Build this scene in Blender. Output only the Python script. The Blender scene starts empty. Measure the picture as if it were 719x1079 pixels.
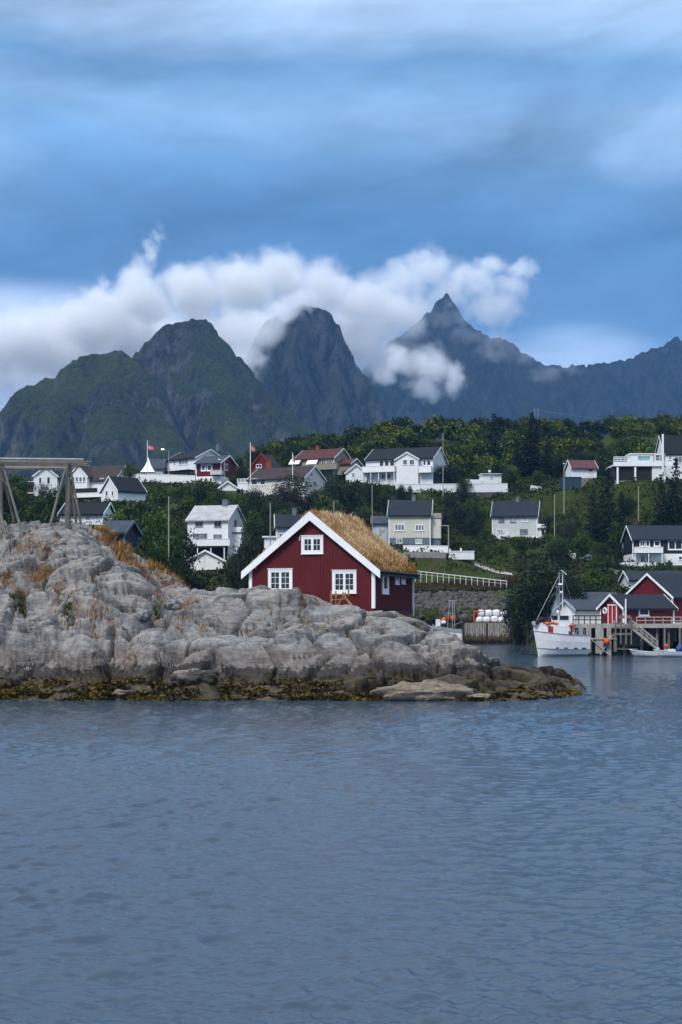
import bpy, bmesh, math, random
import numpy as np
from mathutils import Vector, Matrix

random.seed(11)
SC = bpy.context.scene
C = SC.collection
PI = math.pi
R = math.radians
# camera constants: focal length in photo pixels, photo centre column, horizon row, eye height in metres
F, CX, HY, HC = 1498.6, 359.5, 642.0, 5.1


def P(px, py, Y):
    return Vector(((px - CX) * Y / F, Y, HC - (py - HY) * Y / F))


# ------------------------------------------------------------------ noise
def _hash(ix, iy, seed):
    n = (ix.astype(np.int64) * 374761393 + iy.astype(np.int64) * 668265263 + seed * 1442695041) & 0xFFFFFFFF
    n = ((n ^ (n >> 13)) * 1274126177) & 0xFFFFFFFF
    return ((n ^ (n >> 16)) & 0xFFFFFF) / float(0xFFFFFF)


def gnoise(x, y, seed=0):
    x = np.asarray(x, dtype=float); y = np.asarray(y, dtype=float)
    ix = np.floor(x); iy = np.floor(y)
    fx = x - ix; fy = y - iy
    u = fx * fx * fx * (fx * (fx * 6 - 15) + 10)
    v = fy * fy * fy * (fy * (fy * 6 - 15) + 10)

    def g(dx, dy):
        a = _hash(ix + dx, iy + dy, seed) * 2 * PI
        return np.cos(a) * (fx - dx) + np.sin(a) * (fy - dy)
    a = g(0, 0) * (1 - u) + g(1, 0) * u
    b = g(0, 1) * (1 - u) + g(1, 1) * u
    return (a * (1 - v) + b * v) * 1.5


def fbm(x, y, oct=5, seed=0, gain=0.5, lac=2.03):
    s = 0; a = 1
    for i in range(oct):
        s = s + a * gnoise(x * lac ** i, y * lac ** i, seed + i * 17)
        a *= gain
    return s


def ridged(x, y, oct=5, seed=0, gain=0.5):
    s = 0; a = 1
    for i in range(oct):
        s = s + a * (1 - 2 * np.abs(gnoise(x * 2.07 ** i, y * 2.07 ** i, seed + i * 13)))
        a *= gain
    return s


def voronoi(x, y, seed=0, jit=0.9):
    """F1, F2, id-hash, offset from cell centre"""
    ix = np.floor(x); iy = np.floor(y)
    d1 = np.full(x.shape, 9.0); d2 = np.full(x.shape, 9.0)
    idh = np.zeros(x.shape); ox = np.zeros(x.shape); oy = np.zeros(x.shape)
    for dx in (-1, 0, 1):
        for dy in (-1, 0, 1):
            cx = ix + dx; cy = iy + dy
            hx = _hash(cx, cy, seed); hy = _hash(cx, cy, seed + 51)
            px = cx + 0.5 + (hx - 0.5) * jit; py = cy + 0.5 + (hy - 0.5) * jit
            d = np.hypot(x - px, y - py)
            near = d < d1
            d2 = np.where(near, d1, np.minimum(d2, d))
            idh = np.where(near, _hash(cx, cy, seed + 99), idh)
            ox = np.where(near, x - px, ox); oy = np.where(near, y - py, oy)
            d1 = np.where(near, d, d1)
    return d1, d2, idh, ox, oy


def sstep(a, b, x):
    t = np.clip((x - a) / (b - a), 0, 1)
    return t * t * (3 - 2 * t)


# ------------------------------------------------------------------ materials
MATS = {}


class N:
    """tiny node-tree helper"""
    def __init__(self, tree):
        self.t = tree; self.n = tree.nodes; self.l = tree.links

    def node(self, typ, ins=None, **kw):
        nd = self.n.new(typ)
        for k, v in kw.items():
            setattr(nd, k, v)
        if ins:
            for k, v in ins.items():
                self.set(nd, k, v)
        return nd

    def set(self, nd, k, v):
        s = nd.inputs[k]
        if isinstance(v, bpy.types.NodeSocket):
            self.l.new(v, s)
        else:
            s.default_value = v

    def math(self, op, a, b=None, c=None, clamp=False):
        nd = self.n.new('ShaderNodeMath'); nd.operation = op; nd.use_clamp = clamp
        self.set(nd, 0, a)
        if b is not None: self.set(nd, 1, b)
        if c is not None: self.set(nd, 2, c)
        return nd.outputs[0]

    def mix(self, f, a, b, mode='MIX'):
        nd = self.n.new('ShaderNodeMix'); nd.data_type = 'RGBA'; nd.blend_type = mode
        self.set(nd, 0, f)
        self.set(nd, 6, col(a)); self.set(nd, 7, col(b))
        return nd.outputs[2]

    def noise(self, vec, scale, detail=4, rough=0.55, dist=0.0):
        nd = self.node('ShaderNodeTexNoise', {'Scale': scale, 'Detail': detail, 'Roughness': rough, 'Distortion': dist})
        if vec is not None: self.l.new(vec, nd.inputs['Vector'])
        return nd.outputs['Fac']

    def ramp(self, fac, stops, interp='LINEAR'):
        nd = self.n.new('ShaderNodeValToRGB'); nd.color_ramp.interpolation = interp
        el = nd.color_ramp.elements
        while len(el) < len(stops): el.new(0.5)
        for e, (p, c) in zip(el, stops):
            e.position = p
            e.color = col(c)
        self.set(nd, 'Fac', fac)
        return nd.outputs['Color']

    def mapr(self, v, a, b, c=0.0, d=1.0, smooth=False):
        nd = self.n.new('ShaderNodeMapRange')
        if smooth: nd.interpolation_type = 'SMOOTHSTEP'
        self.set(nd, 0, v)
        for i, q in zip((1, 2, 3, 4), (a, b, c, d)): nd.inputs[i].default_value = q
        return nd.outputs[0]

    def scaled(self, vec, s):
        nd = self.node('ShaderNodeVectorMath', operation='MULTIPLY')
        self.set(nd, 0, vec); nd.inputs[1].default_value = s
        return nd.outputs[0]


def col(c):
    if isinstance(c, (tuple, list)) and len(c) == 3:
        return (c[0], c[1], c[2], 1)
    return c


def new_mat(name):
    m = bpy.data.materials.new(name); m.use_nodes = True
    t = m.node_tree
    t.nodes.clear()
    h = N(t)
    out = h.node('ShaderNodeOutputMaterial')
    MATS[name] = m
    return m, h, out


def principled(h, out, base, rough=0.7, spec=0.4, bump=None, bstr=0.3, bdist=0.02, metal=0.0, trans=None):
    b = h.node('ShaderNodeBsdfPrincipled')
    h.set(b, 'Base Color', col(base)); h.set(b, 'Roughness', rough); h.set(b, 'Metallic', metal)
    b.inputs['Specular IOR Level'].default_value = spec
    if bump is not None:
        bn = h.node('ShaderNodeBump', {'Strength': bstr, 'Distance': bdist})
        h.set(bn, 'Height', bump)
        h.l.new(bn.outputs[0], b.inputs['Normal'])
    h.l.new(b.outputs[0], out.inputs['Surface'])
    return b


def simple(name, c, rough=0.7, var=0.25, scale=1.5, spec=0.3, metal=0.0, bstr=0.15, boards=None, axis='z', dirt=0.25):
    """painted / weathered surface with patchy wear; boards = cladding pitch in m"""
    m, h, out = new_mat(name)
    tc = h.node('ShaderNodeTexCoord').outputs['Object']
    n1 = h.noise(tc, scale, 5, 0.6)
    n2 = h.noise(h.scaled(tc, (3.0, 3.0, 0.35)), 1.7, 4, 0.6)
    dark = tuple(x * (1 - var) for x in c); light = tuple(min(1, x * (1 + var * 0.5)) for x in c)
    base = h.mix(h.mapr(n1, 0.3, 0.7), dark, light)
    streak = h.mapr(n2, 0.45, 0.75, 0, dirt)
    base = h.mix(streak, base, tuple(x * 0.62 for x in c))
    bump = n1
    if boards:
        sep = h.node('ShaderNodeSeparateXYZ'); h.l.new(tc, sep.inputs[0])
        co = sep.outputs['Z'] if axis == 'z' else h.math('ADD', sep.outputs['X'], sep.outputs['Y'])
        fr = h.math('FRACT', h.math('DIVIDE', co, boards))
        gap = h.math('LESS_THAN', fr, 0.1)
        base = h.mix(h.math('MULTIPLY', gap, 0.35), base, tuple(x * 0.4 for x in c))
        bump = h.math('ADD', h.math('MULTIPLY', fr, 0.8), h.math('MULTIPLY', n1, 0.3))
        bstr = 0.5
    principled(h, out, base, rough, spec, bump, bstr, 0.02, metal)
    return m


def roofmat(name, c, rough=0.7):
    m, h, out = new_mat(name)
    tc = h.node('ShaderNodeTexCoord').outputs['Object']
    sep = h.node('ShaderNodeSeparateXYZ'); h.l.new(tc, sep.inputs[0])
    n1 = h.noise(tc, 0.8, 5, 0.6); n2 = h.noise(tc, 9.0, 3, 0.6)
    row = h.math('FRACT', h.math('DIVIDE', sep.outputs['Z'], 0.22))
    colm = h.math('SINE', h.math('MULTIPLY', h.math('ADD', sep.outputs['X'], sep.outputs['Y']), 21.0))
    base = h.mix(h.mapr(n1, 0.3, 0.7), tuple(x * 0.75 for x in c), tuple(x * 1.25 for x in c))
    base = h.mix(h.mapr(n2, 0.5, 0.8, 0, 0.35), base, tuple(x * 1.7 + 0.01 for x in c))
    base = h.mix(h.math('MULTIPLY', h.math('LESS_THAN', row, 0.16), 0.45), base, tuple(x * 0.4 for x in c))
    bump = h.math('ADD', row, h.math('MULTIPLY', colm, 0.35))
    principled(h, out, base, rough, 0.2, bump, 0.5, 0.04)
    return m


def glassmat(name, c, rough=0.12):
    m, h, out = new_mat(name)
    tc = h.node('ShaderNodeTexCoord').outputs['Object']
    n = h.noise(tc, 0.9, 2, 0.5)
    base = h.mix(h.mapr(n, 0.35, 0.65), tuple(x * 0.5 for x in c), tuple(x * 1.4 for x in c))
    principled(h, out, base, rough, 0.5)
    return m


def build_materials():
    simple('white', (0.74, 0.75, 0.76), 0.6, 0.10, 0.7, boards=0.16, dirt=0.12)
    simple('white_trim', (0.78, 0.79, 0.80), 0.5, 0.08, 1.0, dirt=0.10)
    simple('greywhite', (0.52, 0.54, 0.54), 0.6, 0.10, 0.7, boards=0.16, dirt=0.15)
    simple('cream', (0.58, 0.56, 0.48), 0.6, 0.10, 0.7, boards=0.16, dirt=0.12)
    simple('pale_cream', (0.62, 0.60, 0.55), 0.6, 0.10, 0.7, boards=0.16, dirt=0.12)
    simple('olive', (0.25, 0.23, 0.17), 0.7, 0.12, 0.7, boards=0.16)
    simple('navy', (0.012, 0.015, 0.026), 0.6, 0.2, 0.7, boards=0.16)
    simple('red_wall', (0.115, 0.005, 0.008), 0.62, 0.28, 1.2, boards=0.18, axis='x', dirt=0.35)
    simple('hero_red', (0.098, 0.0036, 0.0070), 0.62, 0.30, 1.3, dirt=0.35)
    simple('bluegrey', (0.12, 0.15, 0.19), 0.7, 0.15, 0.8)
    simple('pale_blue', (0.40, 0.47, 0.54), 0.6, 0.12, 0.8, boards=0.2)
    simple('concrete', (0.22, 0.215, 0.205), 0.85, 0.25, 1.0, dirt=0.4)
    simple('container', (0.02, 0.05, 0.08), 0.6, 0.25, 1.2, boards=0.3, axis='x')
    simple('wood_grey', (0.17, 0.155, 0.135), 0.85, 0.35, 2.0, dirt=0.45)
    simple('wood_pale', (0.34, 0.32, 0.29), 0.85, 0.3, 2.0, dirt=0.45)
    simple('wood_warm', (0.30, 0.18, 0.085), 0.75, 0.3, 3.0)
    simple('wood_dark', (0.030, 0.026, 0.022), 0.85, 0.35, 2.0, dirt=0.4)
    simple('pole', (0.33, 0.31, 0.28), 0.8, 0.25, 1.5)
    simple('metal', (0.32, 0.34, 0.36), 0.45, 0.15, 2.0, metal=0.4)
    simple('black', (0.012, 0.012, 0.014), 0.6, 0.3, 3.0)
    simple('orange', (0.62, 0.075, 0.02), 0.45, 0.15, 3.0)
    simple('red_paint', (0.33, 0.015, 0.02), 0.5, 0.2, 3.0)
    simple('blue_paint', (0.02, 0.05, 0.2), 0.5, 0.2, 3.0)
    simple('hull_white', (0.72, 0.73, 0.74), 0.35, 0.12, 1.6, spec=0.5, dirt=0.35)
    simple('bag_white', (0.70, 0.71, 0.73), 0.6, 0.15, 2.5)
    simple('rubble_stone', (0.075, 0.072, 0.07), 0.9, 0.5, 1.2, dirt=0.5)
    simple('asphalt', (0.05, 0.05, 0.052), 0.9, 0.3, 2.0)
    simple('tyre', (0.01, 0.01, 0.01), 0.8, 0.3, 3.0)
    simple('car_paint', (0.02, 0.03, 0.05), 0.25, 0.15, 3.0, spec=0.6)
    simple('bark', (0.075, 0.06, 0.05), 0.9, 0.4, 6.0)
    simple('flag_red', (0.55, 0.03, 0.04), 0.7, 0.1, 3.0)
    simple('flag_blue', (0.01, 0.03, 0.16), 0.7, 0.1, 3.0)
    simple('brick', (0.22, 0.055, 0.03), 0.8, 0.3, 3.0)
    roofmat('roof_slate', (0.013, 0.018, 0.029))
    roofmat('roof_black', (0.005, 0.007, 0.011))
    roofmat('roof_brown', (0.038, 0.028, 0.027))
    roofmat('roof_red', (0.070, 0.022, 0.019))
    roofmat('roof_maroon', (0.090, 0.036, 0.042))
    roofmat('roof_light', (0.36, 0.36, 0.37), 0.7)
    roofmat('roof_grey', (0.040, 0.050, 0.068))
    glassmat('glass_dark', (0.018, 0.022, 0.028))
    glassmat('glass_pale', (0.16, 0.18, 0.20), 0.25)
    glassmat('glass_white', (0.40, 0.42, 0.44), 0.35)
    glassmat('glass_aqua', (0.25, 0.42, 0.45), 0.2)
    # lamp that is on
    m, h, out = new_mat('lamp_on')
    e = h.node('ShaderNodeEmission', {'Color': (1, 0.82, 0.6, 1), 'Strength': 6.0})
    h.l.new(e.outputs[0], out.inputs['Surface'])
    # foliage: tint attribute per leaf, 0 dark .. 1 light
    for nm, a, b, c in (('leaf', (0.006, 0.014, 0.003), (0.027, 0.056, 0.008), (0.095, 0.140, 0.020)),
                        ('leaf_wood', (0.006, 0.014, 0.003), (0.024, 0.048, 0.005), (0.125, 0.145, 0.014)),
                        ('leaf_dark', (0.003, 0.007, 0.004), (0.011, 0.020, 0.009), (0.030, 0.044, 0.020)),
                        ('needles', (0.002, 0.006, 0.004), (0.006, 0.014, 0.009), (0.015, 0.030, 0.017)),
                        ('leaf_grey', (0.008, 0.012, 0.008), (0.026, 0.034, 0.022), (0.070, 0.078, 0.058)),
                        ('under', (0.005, 0.011, 0.003), (0.022, 0.036, 0.006), (0.085, 0.075, 0.024))):
        m, h, out = new_mat(nm)
        at = h.node('ShaderNodeAttribute', attribute_name='tint').outputs['Fac']
        oi = h.node('ShaderNodeObjectInfo').outputs['Random']
        f = h.math('ADD', at, h.mapr(oi, 0, 1, -0.16, 0.16))
        base = h.ramp(f, [(0, a), (0.55, b), (1, c)])
        bs = principled(h, out, base, 0.75, 0.15)
    for nm, st in (('turf', [(0, (0.07, 0.045, 0.014)), (0.22, (0.23, 0.105, 0.028)), (0.5, (0.36, 0.19, 0.068)), (0.75, (0.49, 0.32, 0.15)), (1, (0.64, 0.49, 0.31))]),
                   ('dry_grass', [(0, (0.07, 0.035, 0.012)), (0.35, (0.22, 0.10, 0.025)), (0.7, (0.33, 0.18, 0.06)), (1, (0.45, 0.30, 0.13))]),
                   ('bank_straw', [(0, (0.018, 0.016, 0.006)), (0.5, (0.075, 0.055, 0.022)), (1, (0.20, 0.14, 0.06))]),
                   ('green_blade', [(0, (0.02, 0.035, 0.008)), (0.6, (0.06, 0.085, 0.015)), (1, (0.16, 0.15, 0.04))]),
                   ('weed', [(0, (0.012, 0.008, 0.003)), (0.35, (0.045, 0.028, 0.005)), (0.7, (0.17, 0.118, 0.008)), (1, (0.30, 0.22, 0.018))])):
        m, h, out = new_mat(nm)
        at = h.node('ShaderNodeAttribute', attribute_name='tint').outputs['Fac']
        principled(h, out, h.ramp(at, st), 0.8 if nm != 'weed' else 0.45, 0.2)


build_materials()


# ------------------------------------------------------------------ mesh building
def tag(o, label=None, cat=None, group=None, kind=None):
    if label: o['label'] = label
    if cat: o['category'] = cat
    if group: o['group'] = group
    if kind: o['kind'] = kind
    return o


def empty(name, loc=(0, 0, 0), rz=0.0, label=None, cat=None, group=None):
    o = bpy.data.objects.new(name, None); C.objects.link(o)
    o.location = loc; o.rotation_euler = (0, 0, rz); o.empty_display_size = 0.5
    tag(o, label, cat, group)
    return o


def link(name, me, parent=None):
    o = bpy.data.objects.new(name, me); C.objects.link(o)
    if parent is not None: o.parent = parent
    return o


def fast_mesh(name, v, f, mat=None, tint=None, smooth=False):
    """v (n,3), f (m,k) arrays"""
    me = bpy.data.meshes.new(name)
    v = np.asarray(v, dtype=np.float32); f = np.asarray(f, dtype=np.int32)
    me.vertices.add(len(v)); me.vertices.foreach_set('co', v.ravel())
    m, k = f.shape
    me.loops.add(m * k); me.loops.foreach_set('vertex_index', f.ravel())
    me.polygons.add(m)
    me.polygons.foreach_set('loop_start', np.arange(m, dtype=np.int32) * k)
    me.polygons.foreach_set('loop_total', np.full(m, k, dtype=np.int32))
    if smooth: me.polygons.foreach_set('use_smooth', np.ones(m, dtype=bool))
    if tint is not None:
        a = me.attributes.new('tint', 'FLOAT', 'POINT'); a.data.foreach_set('value', np.asarray(tint, dtype=np.float32))
    me.update(calc_edges=True); me.validate()
    if mat: me.materials.append(MATS[mat])
    return me


def grid_faces(nx, ny):
    i = np.arange(nx * ny).reshape(ny, nx)
    return np.stack([i[:-1, :-1].ravel(), i[:-1, 1:].ravel(), i[1:, 1:].ravel(), i[1:, :-1].ravel()], 1)


class MB:
    def __init__(self):
        self.v = []; self.f = []; self.m = []

    def add(self, vs, fs, mi=0):
        o = len(self.v)
        self.v += [tuple(p) for p in vs]
        self.f += [tuple(o + i for i in fc) for fc in fs]
        self.m += [mi] * len(fs)
        return self

    def box(self, x0, y0, z0, x1, y1, z1, mi=0):
        if x0 > x1: x0, x1 = x1, x0
        if y0 > y1: y0, y1 = y1, y0
        if z0 > z1: z0, z1 = z1, z0
        vs = [(x, y, z) for x in (x0, x1) for y in (y0, y1) for z in (z0, z1)]
        return self.add(vs, [(0, 1, 3, 2), (4, 6, 7, 5), (0, 4, 5, 1), (2, 3, 7, 6), (0, 2, 6, 4), (1, 5, 7, 3)], mi)

    def bar(self, a, b, w, h=None, mi=0, up=(0, 0, 1)):
        """rectangular bar a->b"""
        a = Vector(a); b = Vector(b); h = h or w
        d = (b - a).normalized(); up = Vector(up)
        if abs(d.dot(up)) > 0.98: up = Vector((0, 1, 0))
        s = d.cross(up).normalized(); u = s.cross(d).normalized()
        vs = [p + s * (sx * w / 2) + u * (sz * h / 2) for p in (a, b) for sx in (-1, 1) for sz in (-1, 1)]
        return self.add(vs, [(0, 1, 3, 2), (4, 6, 7, 5), (0, 4, 5, 1), (2, 3, 7, 6), (0, 2, 6, 4), (1, 5, 7, 3)], mi)

    def tube(self, a, b, r0, r1=None, n=8, mi=0):
        a = Vector(a); b = Vector(b); r1 = r0 if r1 is None else r1
        d = (b - a).normalized(); up = Vector((0, 0, 1))
        if abs(d.z) > 0.98: up = Vector((0, 1, 0))
        s = d.cross(up).normalized(); u = s.cross(d)
        vs = []
        for p, r in ((a, r0), (b, r1)):
            for k in range(n):
                t = 2 * PI * k / n
                vs.append(p + (s * math.cos(t) + u * math.sin(t)) * r)
        fs = [(k, (k + 1) % n, n + (k + 1) % n, n + k) for k in range(n)] + [tuple(range(n))[::-1], tuple(range(n, 2 * n))]
        return self.add(vs, fs, mi)

    def prism(self, pts, y0, y1, mi=0):
        """polygon pts (x,z) extruded along y"""
        n = len(pts)
        vs = [(x, y0, z) for x, z in pts] + [(x, y1, z) for x, z in pts]
        fs = [tuple(range(n)), tuple(range(n, 2 * n))[::-1]] + [(k, n + k, n + (k + 1) % n, (k + 1) % n) for k in range(n)]
        return self.add(vs, fs, mi)

    def prismx(self, pts, x0, x1, mi=0):
        """polygon pts (y,z) extruded along x"""
        n = len(pts)
        vs = [(x0, y, z) for y, z in pts] + [(x1, y, z) for y, z in pts]
        fs = [tuple(range(n)), tuple(range(n, 2 * n))[::-1]] + [(k, n + k, n + (k + 1) % n, (k + 1) % n) for k in range(n)]
        return self.add(vs, fs, mi)

    def blob(self, c, r, seed=0, amp=0.15, sub=2, mi=0, flat=None):
        bm = bmesh.new(); bmesh.ops.create_icosphere(bm, subdivisions=sub, radius=1)
        rr = r if isinstance(r, (tuple, list)) else (r, r, r)
        rng = random.Random(seed); off = [rng.uniform(0, 50) for _ in range(3)]
        vs = []
        for v in bm.verts:
            p = v.co
            k = 1 + amp * float(gnoise(np.array([p.x * 1.7 + off[0]]), np.array([p.y * 1.7 + p.z * 1.3 + off[1]]), seed)[0]) * 1.6
            vs.append((c[0] + p.x * k * rr[0], c[1] + p.y * k * rr[1], c[2] + p.z * k * rr[2]))
        fs = [tuple(v.index for v in f.verts) for f in bm.faces]
        bm.free()
        return self.add(vs, fs, mi)

    def build(self, name, mats, parent=None, smooth=False, loc=None):
        me = bpy.data.meshes.new(name)
        me.from_pydata(self.v, [], self.f)
        bm = bmesh.new(); bm.from_mesh(me); bmesh.ops.recalc_face_normals(bm, faces=bm.faces); bm.to_mesh(me); bm.free()
        for m in (mats if isinstance(mats, (list, tuple)) else [mats]): me.materials.append(MATS[m])
        if any(self.m): me.polygons.foreach_set('material_index', self.m)
        if smooth: me.polygons.foreach_set('use_smooth', [True] * len(me.polygons))
        me.update()
        o = link(name, me, parent)
        if loc is not None: o.location = loc
        return o


def copy_tree(o, parent=None):
    c = o.copy(); C.objects.link(c); c.parent = parent
    for ch in o.children: copy_tree(ch, c)
    return c


LAND = []     # (phrase, px, py) landmarks, used for wording the labels of trees
BLOCK = []    # (x0, y0, x1, y1, Y) photo rectangles of houses that trees in front must leave open
PADS = []     # (px, py, Y) ground points the terrain passes through
# ------------------------------------------------------------------ camera
cam = bpy.data.cameras.new('camera'); camo = bpy.data.objects.new('camera', cam); C.objects.link(camo)
camo.location = (0, 0, HC); camo.rotation_euler = (R(90), 0, 0)
cam.sensor_width = 36; cam.lens = F / 1079 * 36; cam.shift_y = (HY - 539.5) / 1079
cam.clip_start = 0.5; cam.clip_end = 30000
SC.camera = camo
SC.view_settings.view_transform = 'Standard'; SC.view_settings.look = 'None'
SC.view_settings.exposure = 0.72; SC.view_settings.gamma = 1.0
SC.cycles.use_denoising = True; SC.cycles.use_adaptive_sampling = True; SC.cycles.adaptive_threshold = 0.02
SC.cycles.max_bounces = 6; SC.cycles.diffuse_bounces = 2; SC.cycles.glossy_bounces = 3
SC.cycles.volume_bounces = 4; SC.cycles.transparent_max_bounces = 8
SC.cycles.volume_step_rate = 1.0; SC.cycles.volume_max_steps = 512

SUN_EL, SUN_AZ = R(50), R(212)    # azimuth clockwise from +Y: behind the camera to the left
sun = bpy.data.lights.new('sun', 'SUN'); sun.energy = 2.2; sun.angle = R(16); sun.color = (1.0, 0.95, 0.88)
so = bpy.data.objects.new('sun', sun); C.objects.link(so)
sd = Vector((math.sin(SUN_AZ) * math.cos(SUN_EL), math.cos(SUN_AZ) * math.cos(SUN_EL), math.sin(SUN_EL)))
so.rotation_euler = (-sd).to_track_quat('-Z', 'Y').to_euler(); so.location = (-60, -60, 90)

W = bpy.data.worlds.new('World'); SC.world = W; W.use_nodes = True
wt = W.node_tree; wt.nodes.clear(); h = N(wt)
wo = h.node('ShaderNodeOutputWorld'); bg = h.node('ShaderNodeBackground', {'Strength': 0.1})
sky = h.node('ShaderNodeTexSky', sky_type='NISHITA', sun_disc=False, sun_elevation=SUN_EL, sun_rotation=SUN_AZ)
tc = h.node('ShaderNodeTexCoord').outputs['Generated']
nrm = h.node('ShaderNodeVectorMath', operation='NORMALIZE'); h.l.new(tc, nrm.inputs[0])
sep = h.node('ShaderNodeSeparateXYZ'); h.l.new(nrm.outputs[0], sep.inputs[0])
x, y, z = sep.outputs
hor = h.math('SQRT', h.math('ADD', h.math('MULTIPLY', x, x), h.math('MULTIPLY', y, y)))
el = h.math('DIVIDE', z, h.math('MAXIMUM', hor, 0.02))          # tangent of elevation
az = h.math('ARCTAN2', x, y)
# two sheets of cloud seen in perspective: plan coordinates on a high layer
zz = h.math('ADD', h.math('MAXIMUM', z, 0.0), 0.10)
cmb = h.node('ShaderNodeCombineXYZ', {0: h.math('DIVIDE', x, zz), 1: h.math('DIVIDE', y, zz), 2: 0.3})
pl = cmb.outputs[0]
dv = h.node('ShaderNodeCombineXYZ', {0: h.math('MULTIPLY', az, 3.0), 1: h.math('MULTIPLY', h.math('ADD', el, h.math('MULTIPLY', az, -0.16)), 7.5), 2: 1.7}).outputs[0]
n_big = h.noise(h.scaled(pl, (0.9, 0.8, 1)), 1.3, 5, 0.5, 0.3)
n_str = h.noise(dv, 1.25, 8, 0.55, 0.35)
n_fine = h.noise(h.scaled(dv, (1, 1.1, 1)), 3.6, 7, 0.6, 0.5)
n_soft = h.noise(h.scaled(pl, (1, 1, 1)), 0.7, 3, 0.5)
# overall brightness of the layer by elevation, irregular through the noise
warp = h.math('ADD', el, h.math('ADD', h.mapr(n_big, 0, 1, -0.075, 0.075), h.math('MULTIPLY', az, 0.04)))
ev = h.ramp(h.math('DIVIDE', warp, 0.9, clamp=True), [
    (0.00, (0.17, 0.29, 0.44)), (0.15, (0.13, 0.245, 0.40)), (0.215, (0.092, 0.195, 0.345)), (0.285, (0.056, 0.145, 0.285)),
    (0.335, (0.105, 0.225, 0.395)), (0.37, (0.19, 0.32, 0.49)), (0.405, (0.125, 0.25, 0.425)), (0.44, (0.29, 0.42, 0.59)), (0.52, (0.37, 0.48, 0.63)), (0.62, (0.44, 0.55, 0.70)),
    (1.0, (0.68, 0.76, 0.87))])
k = h.math('ADD', h.mapr(n_str, 0.32, 0.68, 0.68, 1.36), h.math('ADD', h.mapr(n_soft, 0.35, 0.65, -0.12, 0.12), h.mapr(n_fine, 0.33, 0.67, -0.12, 0.12)))
cl = h.node('ShaderNodeVectorMath', operation='SCALE'); h.l.new(ev, cl.inputs[0]); h.l.new(k, cl.inputs['Scale'])
clouds = cl.outputs[0]
# bright low stratus on the left and a bright gap at the right above the far ridge
edge = h.math('ADD', h.math('ADD', el, h.mapr(n_str, 0, 1, -0.016, 0.016)), h.math('MULTIPLY', h.math('MAXIMUM', h.math('ADD', az, 0.13), 0.0), 0.9))
lowm = h.mapr(edge, 0.232, 0.205, 0.0, 1.0, True)
pale = h.mix(h.mapr(el, 0.10, 0.22), (0.42, 0.56, 0.76), (0.58, 0.68, 0.84))
clouds = h.mix(h.math('MULTIPLY', lowm, 0.88), clouds, pale)
gx = h.math('DIVIDE', h.math('SUBTRACT', az, 0.165), 0.055); gy = h.math('DIVIDE', h.math('SUBTRACT', el, 0.172), 0.024)
gd = h.math('ADD', h.math('MULTIPLY', gx, gx), h.math('MULTIPLY', gy, gy))
gap = h.math('MULTIPLY', h.mapr(gd, 1.6, 0.0, 0.0, 1.0, True), h.mapr(n_str, 0.38, 0.62, 0.15, 1.0))
clouds = h.mix(h.math('MULTIPLY', gap, 0.75), clouds, (0.58, 0.70, 0.88))
gx = h.math('DIVIDE', h.math('SUBTRACT', az, 0.235), 0.07); gy = h.math('DIVIDE', h.math('SUBTRACT', el, 0.318), 0.03)
gd = h.math('ADD', h.math('MULTIPLY', gx, gx), h.math('MULTIPLY', gy, gy))
gap = h.math('MULTIPLY', h.mapr(gd, 1.5, 0.0, 0.0, 1.0, True), h.mapr(n_str, 0.35, 0.65, 0.1, 1.0))
clouds = h.mix(h.math('MULTIPLY', gap, 0.38), clouds, (0.52, 0.64, 0.86))
cs = h.node('ShaderNodeVectorMath', operation='SCALE'); h.l.new(clouds, cs.inputs[0]); cs.inputs['Scale'].default_value = 9.3
allsky = h.mix(0.93, sky.outputs[0], cs.outputs[0])
h.l.new(allsky, bg.inputs['Color']); h.l.new(bg.outputs[0], wo.inputs['Surface'])

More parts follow.
